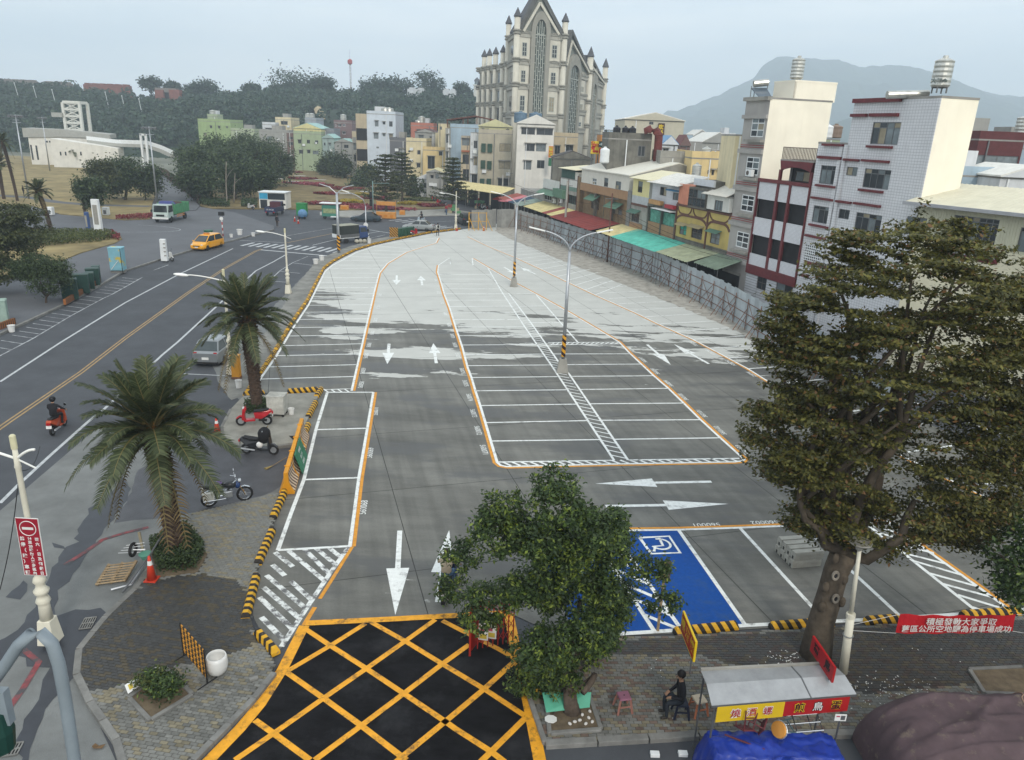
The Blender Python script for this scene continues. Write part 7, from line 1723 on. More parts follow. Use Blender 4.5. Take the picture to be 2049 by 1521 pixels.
l3=G(577,587,0.);ornate_lamp('cream ornate lamp post by the scooter bays',l3,HZ(l3,466),(-1,0.),1.7);l4=G(912,459,0);ornate_lamp('cream ornate lamp post at the far end of the lot',l4,HZ(l4,388),(-1,0),1.7)
st_sleeve=stripes('sleeve_stripes',(.62,.3,.02),(.03,.012,.01),.42,.8,axis=2)
def twin_lamp(label,base,H_,spread):
 t=thing('twin_lamp',label,'street lamp',base);MB().box(-.36,.36,-.36,.36,0,.85,top=.6).b('plinth',m_concl,t,bevel=.02)
 MB().lathe([(.115,.8),(.085,H_-1.2),(.075,H_-1.2)],12).b('post',m_steel,t,smooth=1);MB().lathe([(.128,1.),(.122,2.35)],12).b('warning_sleeve',st_sleeve,t)
 for s_ in(-1,1):
  pts=[]
  for k in range(13):a=k/12*1.25;pts.append(Vc((s_*spread*(1-math.cos(a))*1.35,s_*.1*(k/12),H_-1.25+1.28*math.sin(a))))
  MB().tube(pts,[.06-.022*k/12 for k in range(13)],9).b('arm',m_steel,t,smooth=1)
  d=(pts[-1]-pts[-2]).normalized();MB().obox(pts[-1]-d*.1,pts[-1]+d*.85,.22,.07).b('lamp_head',m_lampw,t,bevel=.02)
 return t
ta=G(1125,744);twin_lamp('tall twin arm lamp post in the middle of the lot',ta,HZ(ta,462),1.75);tb_=G(1028,573);twin_lamp('tall twin arm lamp post further back near the island tip',tb_,HZ(tb_,388),1.75)
rl_=Vc(G(1687,1346,PW));t=thing('street_lamp','cream lamp post with disc hood in front of the big tree','street lamp',rl_);tp=AT(1722,1085,rl_.y)-rl_
MB().tube([(0,0,0),tp*.45],[.115,.105],12).b('post',m_creamp,t,smooth=1);MB().tube([tp*.44,tp*.47],[.12,.12],12).b('collar',m_creamp,t);MB().tube([tp*.45,tp],[.06,.05],12).b('upper_post',m_creamp,t,smooth=1);MB().lathe([(.05,-.25),(.09,-.18),(.09,-.05),(.27,-.03),(.3,0),(.28,.02),(.25,0.),(.02,0.)],18,tp).b('lamp_head',m_concl,t)
MB().tube([tp*.3,tp*.3+Vc((0,0,.02))],.145,12).b('strap',m_steel,t)
def flood_mast(label,base,top_v,n=4):
 b=Vc(base);H_=HZ(b,top_v);t=thing('flood_mast',label,'flood light',b);MB().tube([(0,0,0),(0,0,H_)],[.16,.08],10).b('mast',m_steel,t,smooth=1)
 MB().obox((-1.1,0,H_-.1),(1.1,0,H_-.1),.08,.08).b('cross_arm',m_steel,t);MB().obox((-.7,0,H_-1.2),(.7,0,H_-1.2),.08,.08).b('cross_arm',m_steel,t)
 for i in range(n):x=-1.+2.*i/(n-1);MB().box(x-.2,x+.2,-.25,.15,H_-.45,H_-.1).b('flood_lamp',m_alu,t,bevel=.03)
flood_mast('tall pale flood mast at the left of the lawn',G(58,398,LZ),232);flood_mast('tall flood mast beside the park lane',G(315,408,LZ),256);flood_mast('distant flood mast in front of the white building',G(100,342,LZ),236);flood_mast('distant flood mast left of the white building',G(42,300,LZ),240)
def pole(name,label,base,H_,r,mat,cat='pole',extra=None):
 t=thing(name,label,cat,base);MB().tube([(0,0,-.05),(0,0,H_)],[r,r*.75],10).b('shaft',mat,t,smooth=1);return t
sp1=G(678,506);t=pole('signal_pole','grey steel pole with orange striped foot by the canopy truck',sp1,HZ(sp1,385),.17,m_steel);MB().lathe([(.19,.3),(.185,2.)],12).b('warning_sleeve',st_sleeve,t)
for s_ in(-1,1):MB().tube([(0,0,6.6),(s_*.8,0,7.3),(s_*1.9,0,7.6)],.05,6).b('arm',m_steel,t)
s2=G(733,480);h_=HZ(s2,412);t=pole('curved_lamp','thin grey lamp with curved arm above the dark sedan',s2,h_,.09,m_steel,'street lamp');MB().tube([(0,0,h_-.05),(-.3,0,h_+.8),(-1.2,0,h_+1.3),(-2.1,0,h_+1.6)],.05,7).b('arm',m_steel,t,smooth=1);MB().obox((-2.,0,h_+1.57),(-3.,0,h_+1.85),.28,.1).b('lamp_head',m_lampw,t,bevel=.03)
MB().disc((0,-.15,1.9),.3,(0,1,0),.03).b('round_plate',m_plate,t)
s3=G(747,437);t=pole('signal_pole','teal signal pole with dark lights in front of the layered tree',s3,HZ(s3,362),.1,M('teal_pole',(.16,.25,.24),.5));MB().obox((0,0,5.4),(2.6,0,5.5),.08,.08).b('arm',MATS['teal_pole'],t)
for z in(3.1,1.9):MB().box(-.5,-.15,-.2,.2,z,z+1.).b('signal_head',m_black,t)
for u,v,tv,r,lb,nm in((1165.6,474,362,.17,'stout concrete utility pole in front of the brown house','utility_pole'),(1257,506,387,.1,'slim brown utility pole before the narrow house','utility_pole'),(1080,445,395,.12,'short concrete utility pole at the yellow awnings','utility_pole'),(1004,422,350,.16,'concrete utility pole in front of the white block','utility_pole'),(820,360,300,.15,'utility pole among the cream blocks','utility_pole'),(605,340,278,.18,'utility pole before the green gabled house','utility_pole'),(693,356,300,.16,'utility pole by the roadside trees','utility_pole'),(1016,420,340,.08,'white lamp pole before the white block','thin_pole')):
 b=G(u,v)if u<1050 or u>1300 else FR.P(FR.px(u,v)[0],0,2.6)
 b=Vc((b.x,b.y,0));t=pole(nm,lb,b,HZ(b,tv),r,m_concl if 'brown' not in lb or 'stout' in lb else m_brn)
 MB().obox((-.7,0,HZ(b,tv)-.6),(.7,0,HZ(b,tv)-.6),.07,.07).b('cross_arm',m_alu,t)
 # overhead wires
def wire(label,a,b,sag,r=.018):
 a,b=Vc(a),Vc(b);pts=[a.lerp(b,i/14)-Vc((0,0,sag*math.sin(math.pi*i/14)))for i in range(15)]
 mb=MB().tube(pts,r,5);c=a.copy();o=mb.b('wire',m_black);o['label']=label;o['category']='wire'
for i in range(3):wire('sagging black cable along the row fronts, %s one'%('upper','middle','lower')[i],FR.P(sG0+.5,4.6-i*.25,1.2),FR.P(sW1,6.2-i*.5,1.6),.5)
wire('cable running from the brown house pole to the far market',FR.P(sW1,6.2,1.6),FR.P(sH1+8,6.,2.6),.6);wire('thin black cable from lower left lamp post to the road',up(lL,HL-.5),AT(80,893,22),.3,.01);wire('thin black cable hanging from lower left lamp post',up(lL,HL-.6),AT(0,1180,lL.y-.5),.2,.012)
# grey bent signal mast close to the window
mp_=[AT(155,1560,6.6),AT(131,1400,6.6),AT(118,1330,6.6),AT(104,1288,6.6),AT(82,1266,6.6),AT(62,1268,6.6),AT(38,1290,6.6),AT(8,1335,6.6),AT(-40,1400,6.6)]
gb_=Vc((mp_[0].x+.25,6.6,0));t=thing('signal_mast','grey bent pipe signal mast at the lower left corner','signal mast',gb_)
MB().tube([gb_-gb_]+[p-gb_ for p in mp_],.065,14).b('pipe',M('grey_paint',(.22,.26,.29),.45,.1),t,smooth=1)
p=AT(-5,1462,6.6);MB().lathe([(0.,-.28),(.14,-.25),(.17,0),(.14,.25),(.02,.28)],12,p).b('signal_head',M('signal_green',(.012,.05,.04),.5),t,world=1);MB().box(-.09,.05,-.05,.05,-.35,.1).xf(Matrix.Translation(AT(6,1395,6.62))).b('bracket_plate',MATS['grey_paint'],t,world=1)
# no entry board
sb=thing('no_entry_board','tall red no entry board with white Chinese text on the lamp post','sign',AT(62,1095,lL.y-.12));fS=frame_matrix(AT(62,1095,lL.y-.14),(1,0,-.02),(0.,0,1));m_sred=M('sign_red',(.3,.012,.028),.45,.05)
W_,H2=.6,1.72
MB().box(-W_/2,W_/2,-H2/2,H2/2,-.02,0).xf(fS).b('board',m_plate,sb,world=1);MB().box(-W_/2+.018,W_/2-.018,-H2/2+.018,H2/2-.018,.0002,.006).xf(fS).b('red_face',m_sred,sb,world=1)
MB().torus((0,H2/2-.3,.008),.21,.012,'Z',28,4).xf(fS).b('ring',m_plate,sb,world=1);MB().box(-.145,.145,H2/2-.335,H2/2-.265,.006,.012).xf(fS).b('bar',m_plate,sb,world=1)
def chars(col,x,y0,y1,size):
 for i,c in enumerate(col):
  y=y0+(y1-y0)*(i/max(1,len(col)-1));lettering(c,size,m_plate,sb,fS@Matrix.Translation((x,y,.008)),depth=.002,bold=.004)
chars(['週','六','．','日','及','例','假','日'],.19,.24,-.78,.105);chars(['14','至','20','時','行','人','徒','步','區','內'],0.,.26,-.79,.1);chars(['禁','停','（','駛','）','車','輛'],-.19,.24,-.78,.125)
# jersey barriers and the leaning green board
jb=[(0,0.),(.3,0.),(.3,.1),(.16,.35),(.1,.55),(.085,.95)]
j0,j1=G(574,990),G(606,874);jd_=(j1-j0).normalized();jl=(j1-j0).length/4
m_jo=M('barrier_orange',(.62,.27,.015),.5,.1);st_j=stripes('barrier_stripes',(.62,.5,.36),(.1,.045,.03),.24,.9)
for i in range(4):
 c=j0.lerp(j1,(i+.5)/4);t=thing('jersey_barrier','orange plastic jersey barrier, %s in the row from the camera'%('first','second','third','fourth')[i],'barrier',c,facing(j0,j1),'orange barriers beside the bays')
 prof=[(y,z)for y,z in jb[1:]]+[(-y,z)for y,z in reversed(jb[1:])]
 L_=jl/2-.02;MB().loft([[(x,y,z)for y,z in prof]for x in(-L_,-L_+.03,L_-.03,L_)]).b('body',m_jo,t,bevel=.02)
 for s_ in(-1,):MB().add([(-L_*.9,s_*.306,.1),(L_*.9,s_*.306,.1),(L_*.9,s_*.166,.352),(-L_*.9,s_*.166,.352),(L_*.9,s_*.106,.55),(-L_*.9,s_*.106,.55),(L_*.9,s_*.093,.88),(-L_*.9,s_*.093,.88)],[(0,1,2,3),(3,2,4,5),(5,4,6,7)]).b('striped_side',st_j,t)
 MB().tube([(-.1,-.12,.96),(-.1,.12,.96)],.03,8).b('filler_cap',m_jo,t)
gbd=thing('green_board','green and white notice board leaning on the orange barriers','notice board',G(600,950));q=[j0.lerp(j1,a)+Vc((x,0,z))for a,x,z in((.3,.16,.93),(.62,.16,.93),(.62,.46,.08),(.3,.46,.08))]
MB().add(q+[p-Vc((.03,0,0))for p in q],[(0,1,2,3),(7,6,5,4),(0,4,5,1),(1,5,6,2),(2,6,7,3),(3,7,4,0)]).b('board',M('board_green',(.03,.17,.09),.5,.35,6),gbd,world=1)
n_=(q[1]-q[0]).cross(q[3]-q[0]).normalized();n_=n_ if n_.x>0 else-n_
for i,s in enumerate(('停車場','施工中','請改道')):lettering(s,.17,m_plate,gbd,frame_matrix(q[0].lerp(q[3],.22+.28*i).lerp(q[1].lerp(q[2],.22+.28*i),.5)+n_*.008,q[0]-q[1],q[0]-q[3])if((q[0]-q[1]).cross(q[0]-q[3])).dot(n_)>0 else frame_matrix(q[0].lerp(q[3],.22+.28*i).lerp(q[1].lerp(q[2],.22+.28*i),.5)+n_*.008,q[1]-q[0],q[0]-q[3]),depth=.001)
def cone(label,p,h=.75,mat=None):
 t=thing('traffic_cone',label,'traffic cone',p);c=mat or M('cone_red',(.52,.045,.02),.5,.12)
 MB().box(-.19,.19,-.19,.19,0,.035).b('base',c,t,bevel=.01);MB().lathe([(.15,.03),(.035,h),(.02,h+.005)],16).b('body',c,t,smooth=1);k=.72;r=.15+(.035-.15)*k
 MB().lathe([(r+.012,.03+(h-.03)*(k-.09)),(r-.006,.03+(h-.03)*(k+.09))],16).b('white_band',m_plate,t)
 return t
cone('red traffic cone beside the pallet and fern',G(304,1160,PW),.85);cone('red traffic cone half behind palm fronds',G(435,866,0),.75);cone('distant red cone left of its pair near the green cart',G(590,443),.75);cone('distant red cone toppled look beside its pair',G(597,447),.55);cone('small red cone at the foot of the far lamp post',G(914,462),.6);cone('small cone inside the yellow frame by the hoarding',G(968,462),.7)
# pallet, hand cart, planter clutter
pl=thing('wooden_pallet','worn wooden pallet lying against the hand cart frame','pallet',G(232,1150,0));pq=[G(190,1170,.05),G(250,1162,.06),G(276,1118,.42),G(216,1128,.4)];m_wood=M('pallet_wood',(.27,.2,.12),.85,.3,8,rnd=.15)
ex,ey=(pq[1]-pq[0]),(pq[3]-pq[0])
for i in range(8):a=pq[0]+ey*(i/8+.02);MB().obox(a,a+ex,ey.length/15,.02,up=ex.cross(ey)).b('slat',m_wood,pl,world=1)
for i in range(3):a=pq[0]+ex*(.04+i*.46);nn=ex.cross(ey).normalized()*.05;MB().obox(a-nn,a+ey-nn,.08,.08,up=ex.cross(ey)).b('runner',m_wood,pl,world=1)
hc=thing('hand_cart','overturned hand cart with one wheel and green basin','hand cart',G(275,1140,0));seg_tube('shaft',[G(222,1180,.08),G(262,1170,.08),G(292,1125,.3)],.035,m_steel,hc);seg_tube('shaft',[G(245,1185,.05),G(300,1110,.5),G(326,1068,.8)],.03,m_alu,hc)
wc=AT(266,1100,G(272,1130).y);MB().torus((0,0,0),.2,.05,'X',18,7).xf(Matrix.Translation(wc)).b('wheel',m_black,hc,world=1);seg_tube('axle',[wc,wc+Vc((.35,.1,-.05))],.02,m_steel,hc);seg_tube('pillar',[G(290,1120,.1),AT(278,1065,G(290,1120).y)],.045,M('post_tan',(.28,.24,.16),.8),hc);MB().lathe([(.12,0),(.2,.18),(.21,.19)],12,G(292,1118,.25)).b('basin',M('basin_green',(.1,.3,.22),.5),hc,world=1)
for i in range(4):seg_tube('spoke_bar',[wc+Vc((-.5+.1*i,0,-.15+.1*i)),wc+Vc((.3,.2,-.2+.12*i))],.008,m_steel,hc)
sbp=Vc(G(318,1388,PW));pls=thing('planter_shrub','small leafy shrub with fallen white signs in the square planter','shrub',sbp);rs=np.random.RandomState(6)
C,Nn=cloud([(.1,0,.35,.55,.45,.32,1),(.3,-.1,.3,.4,.35,.3,1),(-.2,.1,.3,.35,.3,.28,.6)],80,26,.09,.8,.3,rs);link('foliage',leaves_mesh('foliage',lf_fic,C,Nn,.1,.5,rs),pls);C,Nn=cloud([(-.25,.1,.35,.35,.3,.3,1)],20,20,.1,.8,.3,rs);link('yellow_leaves',leaves_mesh('yellow_leaves',lf_hedge,C,Nn,.1,.5,rs),pls)
mb=MB()
for i in range(6):limb(mb,(0,0,0),(.3*math.cos(i),.3*math.sin(i),.4),.015,.006,.1,4,600+i)
mb.b('stem',m_bark,pls)
for(u0,v0),(u1,v1),lb in(((253,1380),(278,1362),'fallen white placard at the planter corner'),((298,1350),(318,1342),'white placard half hidden in the planter shrub')):
 a,b=G(u0,v0,.2),G(u1,v1,.35);t=thing('placard',lb,'sign',a);MB().obox(a,b,.28,.012,up=Vc((0,-.4,1))).b('board',m_plate,t,world=1);MB().obox(a.lerp(b,.2)+Vc((0,-.006,.012)),a.lerp(b,.5)+Vc((0,-.006,.012)),.16,.006,up=Vc((0,-.4,1))).b('yellow_print',M('print_yellow',(.55,.42,.06),.6),t,world=1)
 # folding barricade
fbx=thing('folding_barricade','folding barricade with orange and black striped bars','barricade',G(410,1350,PW));a0,a1=G(368,1312,PW),G(415,1368,PW);st_b=stripes('bar_stripes',(.55,.25,.03),(.02,.017,.015),.22,0.)
for s_ in(a0,a1):seg_tube('post',[s_,s_+Vc((0,0,1.05))],.02,m_black,fbx);seg_tube('foot',[s_+Vc((-.15,-.25,0)),s_+Vc((.15,.25,0))],.02,m_black,fbx)
dd=(a1-a0);L_=dd.length
for i in range(6):
 c=(a0+a1)/2+Vc((0,0,.22+i*.155));MB().box(-L_/2,L_/2,-.012,.012,-.05,.05).b('slat',st_b,fbx,c-fbx.location,facing(a0,a1))
pot=thing('white_pot','large white glazed pot without plant beside the barricade','pot',G(436,1346,PW));MB().lathe([(.16,0),(.24,.1),(.285,.28),(.27,.45),(.245,.55),(.225,.55),(.24,.45),(.25,.25),(.02,.2)],22).b('body',M('pot_white',(.68,.68,.66),.3,.06),pot,smooth=1)
bk_=thing('loose_brick','loose pale brick lying near the white pot','brick',G(508,1360,PW));MB().box(-.11,.11,-.05,.05,0,.07).b('block',m_kerb,bk_,rz=.5,bevel=.008)
def grate(label,px):
 q=gp(px,RZ+.012);t=thing('drain_grate',label,'drain grate',sum(q,Vc())/4);ex,ey=q[1]-q[0],q[3]-q[0]
 MB().prism([p[:2]for p in q],RZ-.01,RZ+.013).b('pit',m_black,t,world=1)
 for i in range(6):a=q[0]+ex*(i/5.);MB().obox(a+Vc((0,0,.012)),a+ey+Vc((0,0,.012)),.03,.02).b('bar',m_kerb,t,world=1)
 for i in range(3):a=q[0]+ey*(i/2.);MB().obox(a+Vc((0,0,.0135)),a+ex+Vc((0,0,.0135)),.04,.02).b('bar',m_kerb,t,world=1)
grate('iron drain grate in the gutter left of the pavement',[(158,1260),(182,1257),(193,1236),(170,1238)]);grate('iron drain grate at the lower left corner',[(0,1515),(34,1510),(45,1488),(14,1490)])
lfq=thing('dead_leaf','large brown dead leaf on the cement apron','leaf',G(196,1496,RZ));MB().add([(-.14,0,.03),(-.05,-.08,.05),(.12,-.05,.03),(.16,.06,.06),(0.,.04,.02),(-.1,.08,.05)],[(0,1,4,5),(1,2,3,4)]).b('blade',M('dead_leaf_brown',(.13,.08,.04),.9),lfq)
# island things: cabinet, buckets, orange box, broom
cb=thing('white_cabinet','scuffed white metal cabinet on castors behind the red scooter','cabinet',G(556,830,.12));MB().box(-.42,.42,-.35,.35,.14,1.05).b('body',M('scuffed_white',(.47,.47,.43),.6,.25,3,streak=.3),cb,bevel=.02);MB().box(-.44,.44,-.37,.37,1.05,1.09).b('top',MATS['scuffed_white'],cb,bevel=.01)
for x in(-.34,.34):
 for y in(-.28,.28):MB().disc((x,y,.07),.07,(0,1,0),.04,10).b('castor',m_black,cb)
MB().box(-.4,.4,-.355,-.351,.2,1.).b('door',MATS['scuffed_white'],cb)
def bucket(label,p,r=.15,h=.32,mat=None):
 t=thing('bucket',label,'bucket',p);MB().lathe([(r*.8,0),(r,h),(r*1.08,h),(r*1.08,h-.03),(r*.93,h-.02),(r*.75,.03),(.01,.03)],14).b('pail',mat or m_plate,t,smooth=0)
 MB().torus((0,0,h*.9),r*1.02,.006,'Z',14,4).b('handle',m_steel,t)
bucket('white plastic bucket beside the white cabinet',G(583,829,.12));bucket('white bucket at the roadside under the pale cabinet',G(24,664,0.),.22,.45);bucket('white pail by the scooter bays, left one',G(632,528),.28,.5);bucket('white pail by the scooter bays, right one',G(644,521),.28,.5);bucket('white jug shaped pail near the island kerb',G(478,776,.02),.17,.45);bucket('white pail at the far kerb behind the taxi',G(480,470,PZ),.35,.7);bucket('small white pail left of the far kerb pail',G(463,475,PZ),.2,.4);bucket('white pail on the road edge right of the kerb',G(507,473),.25,.45);bucket('white pail behind the lamp with curved arm',G(739,487),.25,.55)
ob=thing('utility_box','orange metal utility box behind the lamp post','utility box',G(474,757,.02));MB().box(-.22,.22,-.18,.18,.12,1.35).b('case',M('box_orange',(.6,.27,.03),.5,.1),ob,bevel=.015);MB().box(-.25,.25,-.21,.21,1.35,1.4).b('lid',MATS['box_orange'],ob);MB().box(-.24,.24,-.2,.2,0,.12).b('foot',m_rust,ob)
br=thing('broom','straw broom lying on the wet asphalt','broom',G(555,925,RZ));seg_tube('handle',[G(545,932,.03),G(574,915,.1)],.015,m_wood,br);MB().tube([G(545,932,.03),G(531,938,.03)],[.03,.1],8,squash=.4).b('bristles',M('straw',(.25,.19,.08),.9),br,world=1)
tarp_=thing('black_sheet','crumpled black sheet lying over a kerb block','sheet',G(598,880,.1));MB().add([G(576,872,.1),G(590,884,.12),G(600,878,.3),G(614,868,.25),G(608,866,.3),G(592,872,.32)],[(0,1,2,5),(5,2,3,4)]).b('cloth',m_black,tarp_,world=1)
# left roadside cabinets
m_gcab=M('cabinet_green',(.018,.055,.045),.5,.15)
def cabinet(label,p,w,d,h,mat,rz=.45,roof=1):
 t=thing('utility_cabinet',label,'utility cabinet',p,rz);MB().box(-w/2,w/2,-d/2,d/2,0.,h).b('case',mat,t,bevel=.02);MB().box(-w/2-.04,w/2+.04,-d/2-.04,d/2+.04,h,h+.07,top=.9).b('lid',mat,t)
 MB().box(-w/2+.06,-.01,-d/2-.012,-d/2-.002,.15,h-.1).b('door',mat,t);MB().box(.01,w/2-.06,-d/2-.012,-d/2-.002,.15,h-.1).b('door',mat,t);return t
for u,v,w,h,lb in((142,598,1.1,1.55,'green utility cabinet half behind the shrub'),(164,586,1.2,1.5,'tallest green utility cabinet in the roadside row'),(181,577,.7,1.3,'narrow green utility cabinet, third in the roadside row'),(188,570,1.,1.4,'green utility cabinet second from the road end'),(195,564,.6,1.35,'last small green utility cabinet at the road end')):cabinet(lb,G(u,v,PZ),w,.7,h,m_gcab)
st_low=stripes('low_wall_stripes',(.3,.11,.03),(.08,.045,.03),.2,0.)
for a,b,lb in(((130,610),(165,588),'orange striped low wall before the shrub side cabinets'),((166,587),(200,565),'orange striped low wall before the road end cabinets'),((-2,660),(30,648),'orange striped low wall under the pale cabinet')):
 p,q=G(*a,PZ),G(*b,PZ);c=(p+q)/2;L_=(q-p).length;o=MB().box(-L_/2,L_/2,-.09,.09,0,.42).b('striped_wall',st_low,None,c,facing(p,q));o['label']=lb;o['category']='low wall'
m_paint=M('painted_blue',(.2,.42,.5),.55,.1);worn(m_paint,(.52,.42,.08),.56,.6,1.1)
pc=G(238,545,PZ);t=cabinet('turquoise cabinet painted with a yellow world map on concrete feet',pc+Vc((0,0,.25)),1.15,.9,2.05,m_paint,.15);MB().box(-.6,.6,-.3,.3,-.25,0).b('foot',m_kerb,t);MB().tube([(.5,-.47,-.2),(.5,-.47,2.)],.03,6).b('cable',m_black,t);MB().tube([(-.45,-.48,.1),(.2,-.48,.9)],.03,6).b('white_strut',m_plate,t)
cabinet('pale green cabinet cut by the left frame edge',G(4,650,PZ),.9,.7,1.7,M('cabinet_pale',(.28,.38,.33),.55,.15))
t=thing('concrete_stub','pale notched concrete post beside the white scooter','post',G(330,522,PZ));MB().box(-.32,.32,-.2,.2,0,2.2,top=.86).b('post',m_wframe,t,bevel=.03)
for i in range(4):MB().box(.08,.3,-.215,-.19,.5+i*.4,.62+i*.4).b('notch',m_concl,t)
t=thing('litter_bin','dark green drum bin behind the taxi','bin',G(418,477,PZ));MB().lathe([(.5,0),(.52,.9),(.54,.92),(.5,1.02),(.02,1.05)],16).b('drum',M('bin_green',(.02,.1,.06),.5),t,smooth=0);MB().torus((0,0,.92),.53,.03,'Z',16,5).b('rim',MATS['bin_green'],t)
t=pole('camera_post','thin red and white striped post with dark camera',G(447,479,PZ),HZ(G(447,479,PZ),440),.07,stripes('post_stripes',(.6,.6,.58),(.35,.03,.03),.7,0,axis=2));MB().box(-.3,.3,-.2,.2,2.85,3.3).b('camera',m_black,t);MB().disc((0,-.1,2.5),.22,(0,1,0),.03).b('dial',m_plate,t)
for u,v,w,h,lb,m_ in((196,466,.9,4.2,'leaning tall pale notice pillar on the verge',m_wframe),(175,462,.4,2.5,'slim blue pillar beside the pale one',M('pillar_blue',(.05,.1,.25),.5))):
 t=thing('notice_pillar',lb,'pillar',G(u+3,v+4,LZ));MB().box(-w/2,w/2,-.25,.25,0,h,top=.92).b('shaft',m_,t,bevel=.03);MB().box(-w/2-.1,w/2+.1,-.35,.35,0,.15).b('foot',m_concl,t);MB().box(-w*.3,w*.3,-.27,-.262,h*.3,h*.85).b('text_panel',m_concl,t)
for u,v,lb in((102,430,'white box lamp on the lawn beside the slim palm'),(213,430,'white box lamp on the lawn near the red border')):
 t=thing('box_lamp',lb,'lamp',G(u,v,LZ));MB().box(-.4,.4,-.35,.35,0,1.1).b('case',m_wframe,t,bevel=.04);MB().box(-.22,.2,-.36,-.352,.15,.7).b('vent',m_alu,t)
 # vehicles and people
def paint(name,col,rough=.32,metal=0.):
 m=M('paint_'+name,col,rough,.05,2,metal=metal);nodes_of(m)[2].inputs['Coat Weight'].default_value=.4;return m
m_tail=M('tail_red',(.35,.01,.015),.25);m_head=M('head_lamp',(.55,.58,.58),.15,spec=.7);m_cglass=M('car_glass',(.02,.026,.028),.06,.1,spec=.7);m_amber=M('amber',(.55,.2,.02),.3)
def wheel(parent,x,y,r,w=.2,rim=m_steel):
 o=MB().lathe([(r*.62,-w/2),(r*.93,-w/2),(r,-w*.3),(r,w*.3),(r*.93,w/2),(r*.62,w/2)],20).xf(Matrix.Rotation(math.pi/2,4,'X')).b('wheel',m_black,parent,(x,y,r),smooth=1)
 MB().lathe([(.03,-w*.42),(r*.2,-w*.45),(r*.64,-w*.36),(r*.64,w*.36),(r*.2,w*.45),(.03,w*.42)],14).xf(Matrix.Rotation(math.pi/2,4,'X')).b('rim',rim,o);return o
def car(name,label,p,rz,L_,W_,H_,col,belt,xs,nose=.62,tail=.82,clear=.2,wr=.3,wx=None,group=None,glass=None):
 t=thing(name,label,'car',p,rz);h=W_/2;X=lambda f:L_/2-f*L_
 zs=[(0,nose*.75,.8),(.03,nose,.9),(.12,nose+.06,.97),(xs[0],belt-.02,1.),(.5,belt,1.),(xs[3]-.02,belt+.02,1.),(.96,tail,.96),(1.,tail*.92,.86)]
 rings=[]
 for f,zb,k in zs:
  w=h*k;lo=clear+(.12 if f in(0,1.)else 0)
  rings.append([(X(f),-w*.86,lo),(X(f),-w,lo+.12),(X(f),-w,(lo+zb)/2+.05),(X(f),-w*.95,zb-.03),(X(f),-w*.84,zb+.01),(X(f),w*.84,zb+.01),(X(f),w*.95,zb-.03),(X(f),w,(lo+zb)/2+.05),(X(f),w,lo+.12),(X(f),w*.86,lo)])
 MB().loft(rings).b('body',col,t,smooth=1).modifiers.new('edge','EDGE_SPLIT').split_angle=R(38)
 b,tp=belt-.01,H_-.06;wb,wt=h*.9,h*.72;x0,x1,x2,x3=[X(f)for f in xs]
 v=[(x0,-wb,b),(x0,wb,b),(x3,wb,b),(x3,-wb,b),(x1,-wt,tp),(x1,wt,tp),(x2,wt,tp),(x2,-wt,tp)]
 def glassq(nm,q,o):
  q=[Vc(a)for a in q];c=sum(q,Vc())/4;n=(q[1]-q[0]).cross(q[3]-q[0]).normalized();n=n if n.dot(c-Vc((0,0,b)))>0 else-n
  q=[c+(a-c)*.9+n*.012 for a in q];MB().add(q,[(0,1,2,3)]).b(nm,glass or m_cglass,t)
 MB().add(v,[(0,1,5,4),(1,2,6,5),(2,3,7,6),(3,0,4,7),(4,5,6,7)]).b('pillars',col,t)
 glassq('windscreen',(v[0],v[1],v[5],v[4]),0);glassq('rear_window',(v[2],v[3],v[7],v[6]),0)
 for a,bb,c,d in((0,3,7,4),(1,2,6,5)):
  m1,m2=Vc(v[a]).lerp(Vc(v[bb]),.5),Vc(v[d]).lerp(Vc(v[c]),.46)
  glassq('side_window',(v[a],m1,m2,v[d]),0);glassq('side_window',(m1,v[bb],v[c],m2),0)
 MB().loft([[(x1+.03,-wt,tp-.01),(x1+.03,wt,tp-.01),(x1-.1,wt*.8,H_-.01),(x1-.1,-wt*.8,H_-.01)],[(x2-.03,-wt,tp-.01),(x2-.03,wt,tp-.01),(x2+.1,wt*.8,H_),(x2+.1,-wt*.8,H_)]]).b('roof',col,t,bevel=.04)
 wx=wx or(.19,.8)
 for f in wx:
  for s_ in(-1,1):wheel(t,X(f),s_*(h-.1),wr)
 for s_ in(-1,1):
  MB().ball((X(.035),s_*h*.66,nose*.93),.15,8,5,sc=(.8,1.1,.5)).b('headlight',m_head,t);MB().box(X(.985)-.04,X(.985)+.05,s_*h*.7-.1,s_*h*.7+.1,tail*.7,tail*1.).b('tail_light',m_tail,t,bevel=.02)
  MB().ball((X(xs[0]+.06),s_*(h+.09),b+.06),.1,8,5,sc=(.6,1,.8)).b('wing_mirror',col,t)
 MB().box(X(1)-.02,X(1)+.02,-.2,.2,tail*.52,tail*.68).b('license_plate',m_plate,t);MB().box(X(0)-.02,X(0)+.04,-.18,.18,.38,.5).b('license_plate',m_plate,t);MB().box(X(0)-.05,X(0)+.03,-h*.45,h*.45,nose*.72,nose*.84).b('grille',m_black,t)
 MB().box(X(1)-.02,X(.96),-h*.85,h*.85,clear+.02,clear+.14).b('bumper',m_black,t)
 return t
